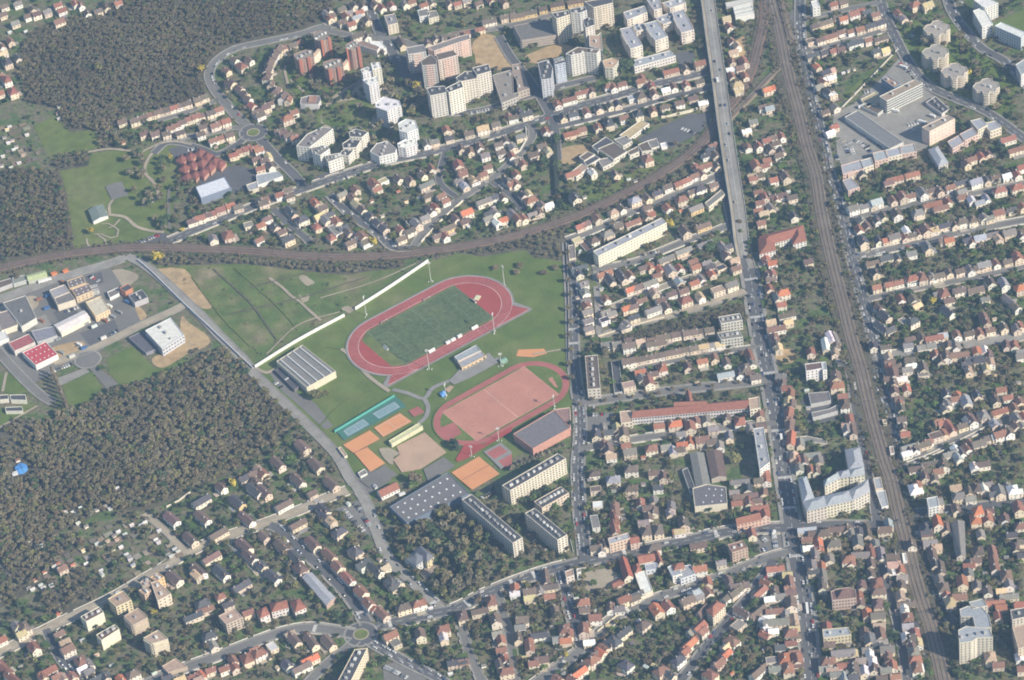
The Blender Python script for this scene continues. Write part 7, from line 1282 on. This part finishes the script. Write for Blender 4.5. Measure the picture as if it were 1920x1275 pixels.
# garden walls along residential streets
for k in ('x1','x2','x3','x4','x5','e1','e2','e5','f3','b3','b4','c1','c2','r3','r2','m','s1','b1','b2','n4','f0','w','s2'):
    for s, nm in ((1,'left'),(-1,'right')):
        o = ROADS[k][1]/2 + ROADS[k][3] + .6; pts = offs(RP[k], s*o); mb = MB(); b0 = pts[len(pts)//2]; L, R_ = offs(RP[k], s*o+.2), offs(RP[k], s*o-.2); c = random.choice(((.58,.54,.47),(.66,.63,.57),(.50,.44,.37),(.62,.56,.48)))
        gap = 0
        for i in range(len(pts)-1):
            if near_other(k, pts[i], 1.2) or near_other(k, pts[i+1], 1.2): continue
            gap = gap-1 if gap > 0 else (1 if random.random() < .16 else 0)
            if gap: continue
            q = [(p.x-b0.x, p.y-b0.y) for p in (R_[i], R_[i+1], L[i+1], L[i])]; mb.prism(q, 0, 1.4, jit(c, .1))
        if len(mb.f) > 10:
            d = IMG((*offs(RP[k], s*4)[len(pts)//2], 0)); e = IMG((*RP[k][len(pts)//2], 0)); vert = abs(d[0]-e[0]) > abs(d[1]-e[1])
            side = ('left' if d[0] < e[0] else 'right') if vert else ('upper' if d[1] < e[1] else 'lower')
            tag(mb.build('garden_wall', M['wall'], loc=(b0.x, b0.y, 0)), f"low broken garden wall on the {side} side of the {ROADS[k][0]}"[:110], 'wall')
# ------------------------------------------------------------------ masts, goals and small things
def mast(t, x, y, h, lab):
    p = TP(t, x, y); e = empty('floodlight_mast', p); tag(e, lab, 'floodlight', 'floodlight masts round the two tracks')
    m_ = MB(); k = 8; r0, r1 = .34, .16
    for i in range(k):
        a, b = 2*math.pi*i/k, 2*math.pi*(i+1)/k; m_.face([(r0*math.cos(a), r0*math.sin(a), 0), (r0*math.cos(b), r0*math.sin(b), 0), (r1*math.cos(b), r1*math.sin(b), h), (r1*math.cos(a), r1*math.sin(a), h)], (.62,.63,.62))
    m_.build('pole', M['paint'], e); d = (ctr if h > 20 else c2) - p; a = math.atan2(d.y, d.x) + math.pi/2
    f = MB(); f.box((0,0), 3.4, .25, h-.2, h, a, (.6,.6,.6)); f.box((0,0), 3.4, .25, h+1.2, h+1.4, a, (.6,.6,.6)); fo = f.build('lamp_frame', M['paint'], e)
    for r_ in (0, 1.4):
        for c in (-1.2, -.4, .4, 1.2):
            l = MB(); l.box((c*math.cos(a), c*math.sin(a)), .66, .4, h+r_-.1, h+r_+.65, a, (.70,.71,.72)); l.build('lamp', M['paint'], fo)
    b = MB(); b.box((1.6*math.cos(a), 1.6*math.sin(a)), 1.1, .8, 0, 1.3, a, (.72,.72,.70)); b.box((-2.6*math.cos(a), -2.6*math.sin(a)), .9, .7, 0, 1.0, a, (.72,.72,.70)); b.build('switch_box', M['paint'], e)
for t, x, y, h, lab in (('R8',213,347,23.5,'tall floodlight mast at the left of the upper track by the white wall'), ('R8',669,107,23.5,'tall floodlight mast at the upper long side of the red track'), ('R8',1185,132,23.5,'tall floodlight mast at the right end bend of the red track'), ('R8',655,724,23.5,'tall floodlight mast at the lower long side near the pavilion'), ('R8',1115,467,23.5,'tall floodlight mast at the sprint end of the red track'),
    ('R8',1162,702,15,'shorter floodlight mast beside the green-roofed hut'), ('R8',775,917,15,'shorter floodlight mast beside the blue awning'), ('R8',1146,1226,15,'shorter floodlight mast at the lower side of the shale pitch'), ('C3',318,502,15,'shorter floodlight mast at the right corner of the shale pitch'), ('C2',1612,862,12,'shorter floodlight mast beside the straight red lane')):
    mast(t, x, y, h, lab)
def goal(p, a, lab, w=7.3, h=2.44):
    e = empty('goal', p, a); tag(e, lab, 'goal', 'football goals')
    m_ = MB(); 
    for x in (-w/2, w/2): m_.box((x,0), .16, .16, 0, h, 0, (.76,.76,.75))
    m_.box((0,0), w, .16, h-.08, h+.08, 0, (.76,.76,.75)); m_.build('goal_frame', M['paint'], e)
    n_ = MB(); n_.face([(-w/2,0,h),(w/2,0,h),(w/2,2,.1),(-w/2,2,.1)], (.5,.53,.5)); n_.face([(-w/2,0,0),(-w/2,2,.1),(-w/2,0,h)], (.5,.53,.5)); n_.face([(w/2,0,0),(w/2,2,.1),(w/2,0,h)], (.5,.53,.5)); n_.build('net', M['paint'], e)
angp = math.atan2(ax.y, ax.x)
for x, y, a, lab in ((52.6,0,-90,'goal at the right end of the green pitch'), (-52.6,0,90,'goal at the left end of the green pitch'), (-32,33.6,0,'left small goal on the upper touchline of the green pitch'), (20,33.6,0,'right small goal on the upper touchline of the green pitch'), (30,-33.6,180,'right small goal on the lower touchline of the green pitch'), (-22,-33.6,180,'left small goal on the lower touchline of the green pitch')):
    p = loc(ctr, x, y); goal(Vector((p.x, p.y, .9)), angp + math.radians(a), lab)
for x, lab in ((-3,'left of three white dugouts beside the green pitch'), (3.2,'middle of three white dugouts beside the green pitch'), (11,'right of three white dugouts beside the green pitch')):
    p = loc(ctr, x, -35); e = empty('dugout', (p.x, p.y, .9), angp); tag(e, lab, 'dugout', 'dugouts'); m_ = MB(); m_.box((0,-.9), 5, .2, 0, 2.2, 0, (.7,.7,.68)); m_.box((-2.4,0), .2, 2, 0, 2.2, 0, (.7,.7,.68)); m_.box((2.4,0), .2, 2, 0, 2.2, 0, (.7,.7,.68)); m_.build('shell', M['paint'], e); m_ = MB(); m_.box((0,0), 5.2, 2.4, 2.2, 2.4, 0, (.74,.74,.72)); m_.build('roof', M['paint'], e); m_ = MB(); m_.box((0,-.4), 4.4, .5, .4, .5, 0, (.3,.3,.32)); m_.build('bench', M['paint'], e)
p = TP('R8', 995, 226); e = empty('landing_mat', (p.x, p.y, .8), angp); tag(e, 'pale high-jump mat in the red end curve', 'jump mat'); m_ = MB(); m_.box((0,0), 7, 5, 0, .9, .5, (.62,.62,.42)); m_.build('mat', M['paint'], e)
tarp = empty('tarpaulin_shelter', TP('C1', 165, 962)); tag(tarp, 'blue tarpaulin shelter in the middle of the lower left wood', 'shelter')
m_ = MB(); r_ = random.Random(4); ringp = [(7*math.cos(a)*r_.uniform(.7,1.15), 8*math.sin(a)*r_.uniform(.7,1.15)) for a in [i*math.pi/5 for i in range(10)]]
for i in range(10): m_.face([(*ringp[i], 2+r_.uniform(0,.8)), (*ringp[(i+1)%10], 2+r_.uniform(0,.8)), (r_.uniform(-1,1),0,3.6)], jit((.10,.30,.68), .15))
m_.build('tarpaulin', M['paint'], tarp); m_ = MB(); m_.box((-6,-6), 6, 4, 1, 2.4, .3, (.7,.72,.75)); m_.build('white_sheet', M['paint'], tarp)
m_ = MB(); [m_.box((x,y), .3, .3, 0, 2.6) for x in (-4,4) for y in (-4,4)]; m_.build('post', M['bark'], tarp)
# catenary masts along both lines
for k, (off, step, lab) in dict(main=(7.4, 9, 'main railway'), curve=(5.4, 9, 'curved railway')).items():
    wp = smooth([P(*p) for p in RAIL[k][0]], 6); L, R_ = offs(wp, off), offs(wp, -off); vis = [i for i in range(4, len(wp)-4, step) if 5 < IMG((*wp[i],0))[0] < 1915 and 5 < IMG((*wp[i],0))[1] < 1270]
    for n, i in enumerate(vis):
        e = empty('catenary_portal', (*wp[i], 0), math.atan2(*(R_[i]-L[i]).yx)); o = off
        tag(e, f"{ordinal(n+1)} catenary portal from the {'top' if k == 'main' else 'left'} along the {lab}", 'catenary portal', 'catenary portals of the ' + lab)
        for s in (-1, 1): m_ = MB(); m_.box((s*o,0), .3, .3, 0, 8.2, 0, (.2,.2,.19)); m_.build('post', M['paint'], e)
        m_ = MB(); m_.box((0,0), 2*o, .16, 7.8, 8.0, 0, (.13,.125,.12)); m_.build('beam', M['paint'], e)
# garden clutter: swimming pools
for t, x, y, lab in (('A4',10,825,'small blue garden pool at the left of the main railway'), ('B4',905,730,'round pale garden pool below the second street')):
    p = TP(t, x, y); e = empty('garden_pool', p); tag(e, lab, 'pool'); m_ = MB(); k = 16; m_.prism([(3*math.cos(2*math.pi*i/k), 3*math.sin(2*math.pi*i/k)) for i in range(k)], 0, 1.1, (.6,.62,.62)); m_.build('rim', M['paint'], e); m_ = MB(); m_.face([(2.8*math.cos(2*math.pi*i/k), 2.8*math.sin(2*math.pi*i/k), 1.12) for i in range(k)], (.20,.42,.55)); m_.build('water', M['paint'], e)
# ------------------------------------------------------------------ air, light, camera
EL, SX, SY = math.radians(34), .78, -.625
AZ = math.atan2(SX, SY)
w = bpy.data.worlds.new('World'); scene.world = w; w.use_nodes = True; nt = w.node_tree
sky = nt.nodes.new('ShaderNodeTexSky'); sky.sky_type = 'NISHITA'; sky.sun_disc = False; sky.sun_elevation = EL; sky.sun_rotation = AZ
bg = nt.nodes['Background']; bg.inputs['Strength'].default_value = SKY; nt.links.new(sky.outputs['Color'], bg.inputs['Color'])
sl = bpy.data.lights.new('sun', 'SUN'); sl.energy = SUN; sl.angle = math.radians(.5); sl.color = (1,.90,.74); so = bpy.data.objects.new('sun', sl); COL.objects.link(so)
dirv = Vector((SX*math.cos(EL), SY*math.cos(EL), math.sin(EL))).normalized(); so.rotation_euler = dirv.to_track_quat('Z', 'Y').to_euler()
if HAZE > 0:
    hz = MB(); x0, x1, y0, y1, z0, z1 = -8800, 8800, -2490, 11800, -1.0, HC+6
    hz.prism([(x0,y0),(x1,y0),(x1,y1),(x0,y1)], z0, z1, bottom=True)
    hm = bpy.data.materials.new('haze'); hm.use_nodes = True; n = hm.node_tree; n.nodes.remove(n.nodes['Principled BSDF']); pv = n.nodes.new('ShaderNodeVolumePrincipled')
    pv.inputs['Color'].default_value = (.36,.60,.96,1); pv.inputs['Density'].default_value = HAZE; pv.inputs['Anisotropy'].default_value = .0
    n.links.new(pv.outputs['Volume'], n.nodes['Material Output'].inputs['Volume']); ho = hz.build('haze', hm); tag(ho, kind='stuff'); hm.volume_intersection_method = 'FAST' if hasattr(hm, 'volume_intersection_method') else None
cam = bpy.data.cameras.new('camera'); cam.sensor_width = 36; cam.lens = FL/IW*36; cam.clip_start = 1; cam.clip_end = 30000
co = bpy.data.objects.new('camera', cam); COL.objects.link(co)
right0, fwd, down0 = Vector((1,0,0)), Vector((0,cd,-sd)), Vector((0,-sd,-cd))
rx = right0*cr + down0*sr; up = -(right0*-sr + down0*cr)
mw = Matrix((( rx.x, up.x, -fwd.x, 0), (rx.y, up.y, -fwd.y, -Y0), (rx.z, up.z, -fwd.z, HC), (0,0,0,1))); co.matrix_world = mw; scene.camera = co
vs = scene.view_settings; vs.view_transform = 'Standard'; vs.look = 'None'; vs.gamma = 1; vs.exposure = EXPO; vs.use_curve_mapping = False
cy = scene.cycles; cy.filter_width = 1.9; cy.max_bounces = 4; cy.diffuse_bounces = 2; cy.volume_bounces = 0; cy.use_adaptive_sampling = False
print('objects', len(bpy.data.objects), 'houses', len(HOUSES), 'cars', len(CARS), 'buildings', nbuild[0])
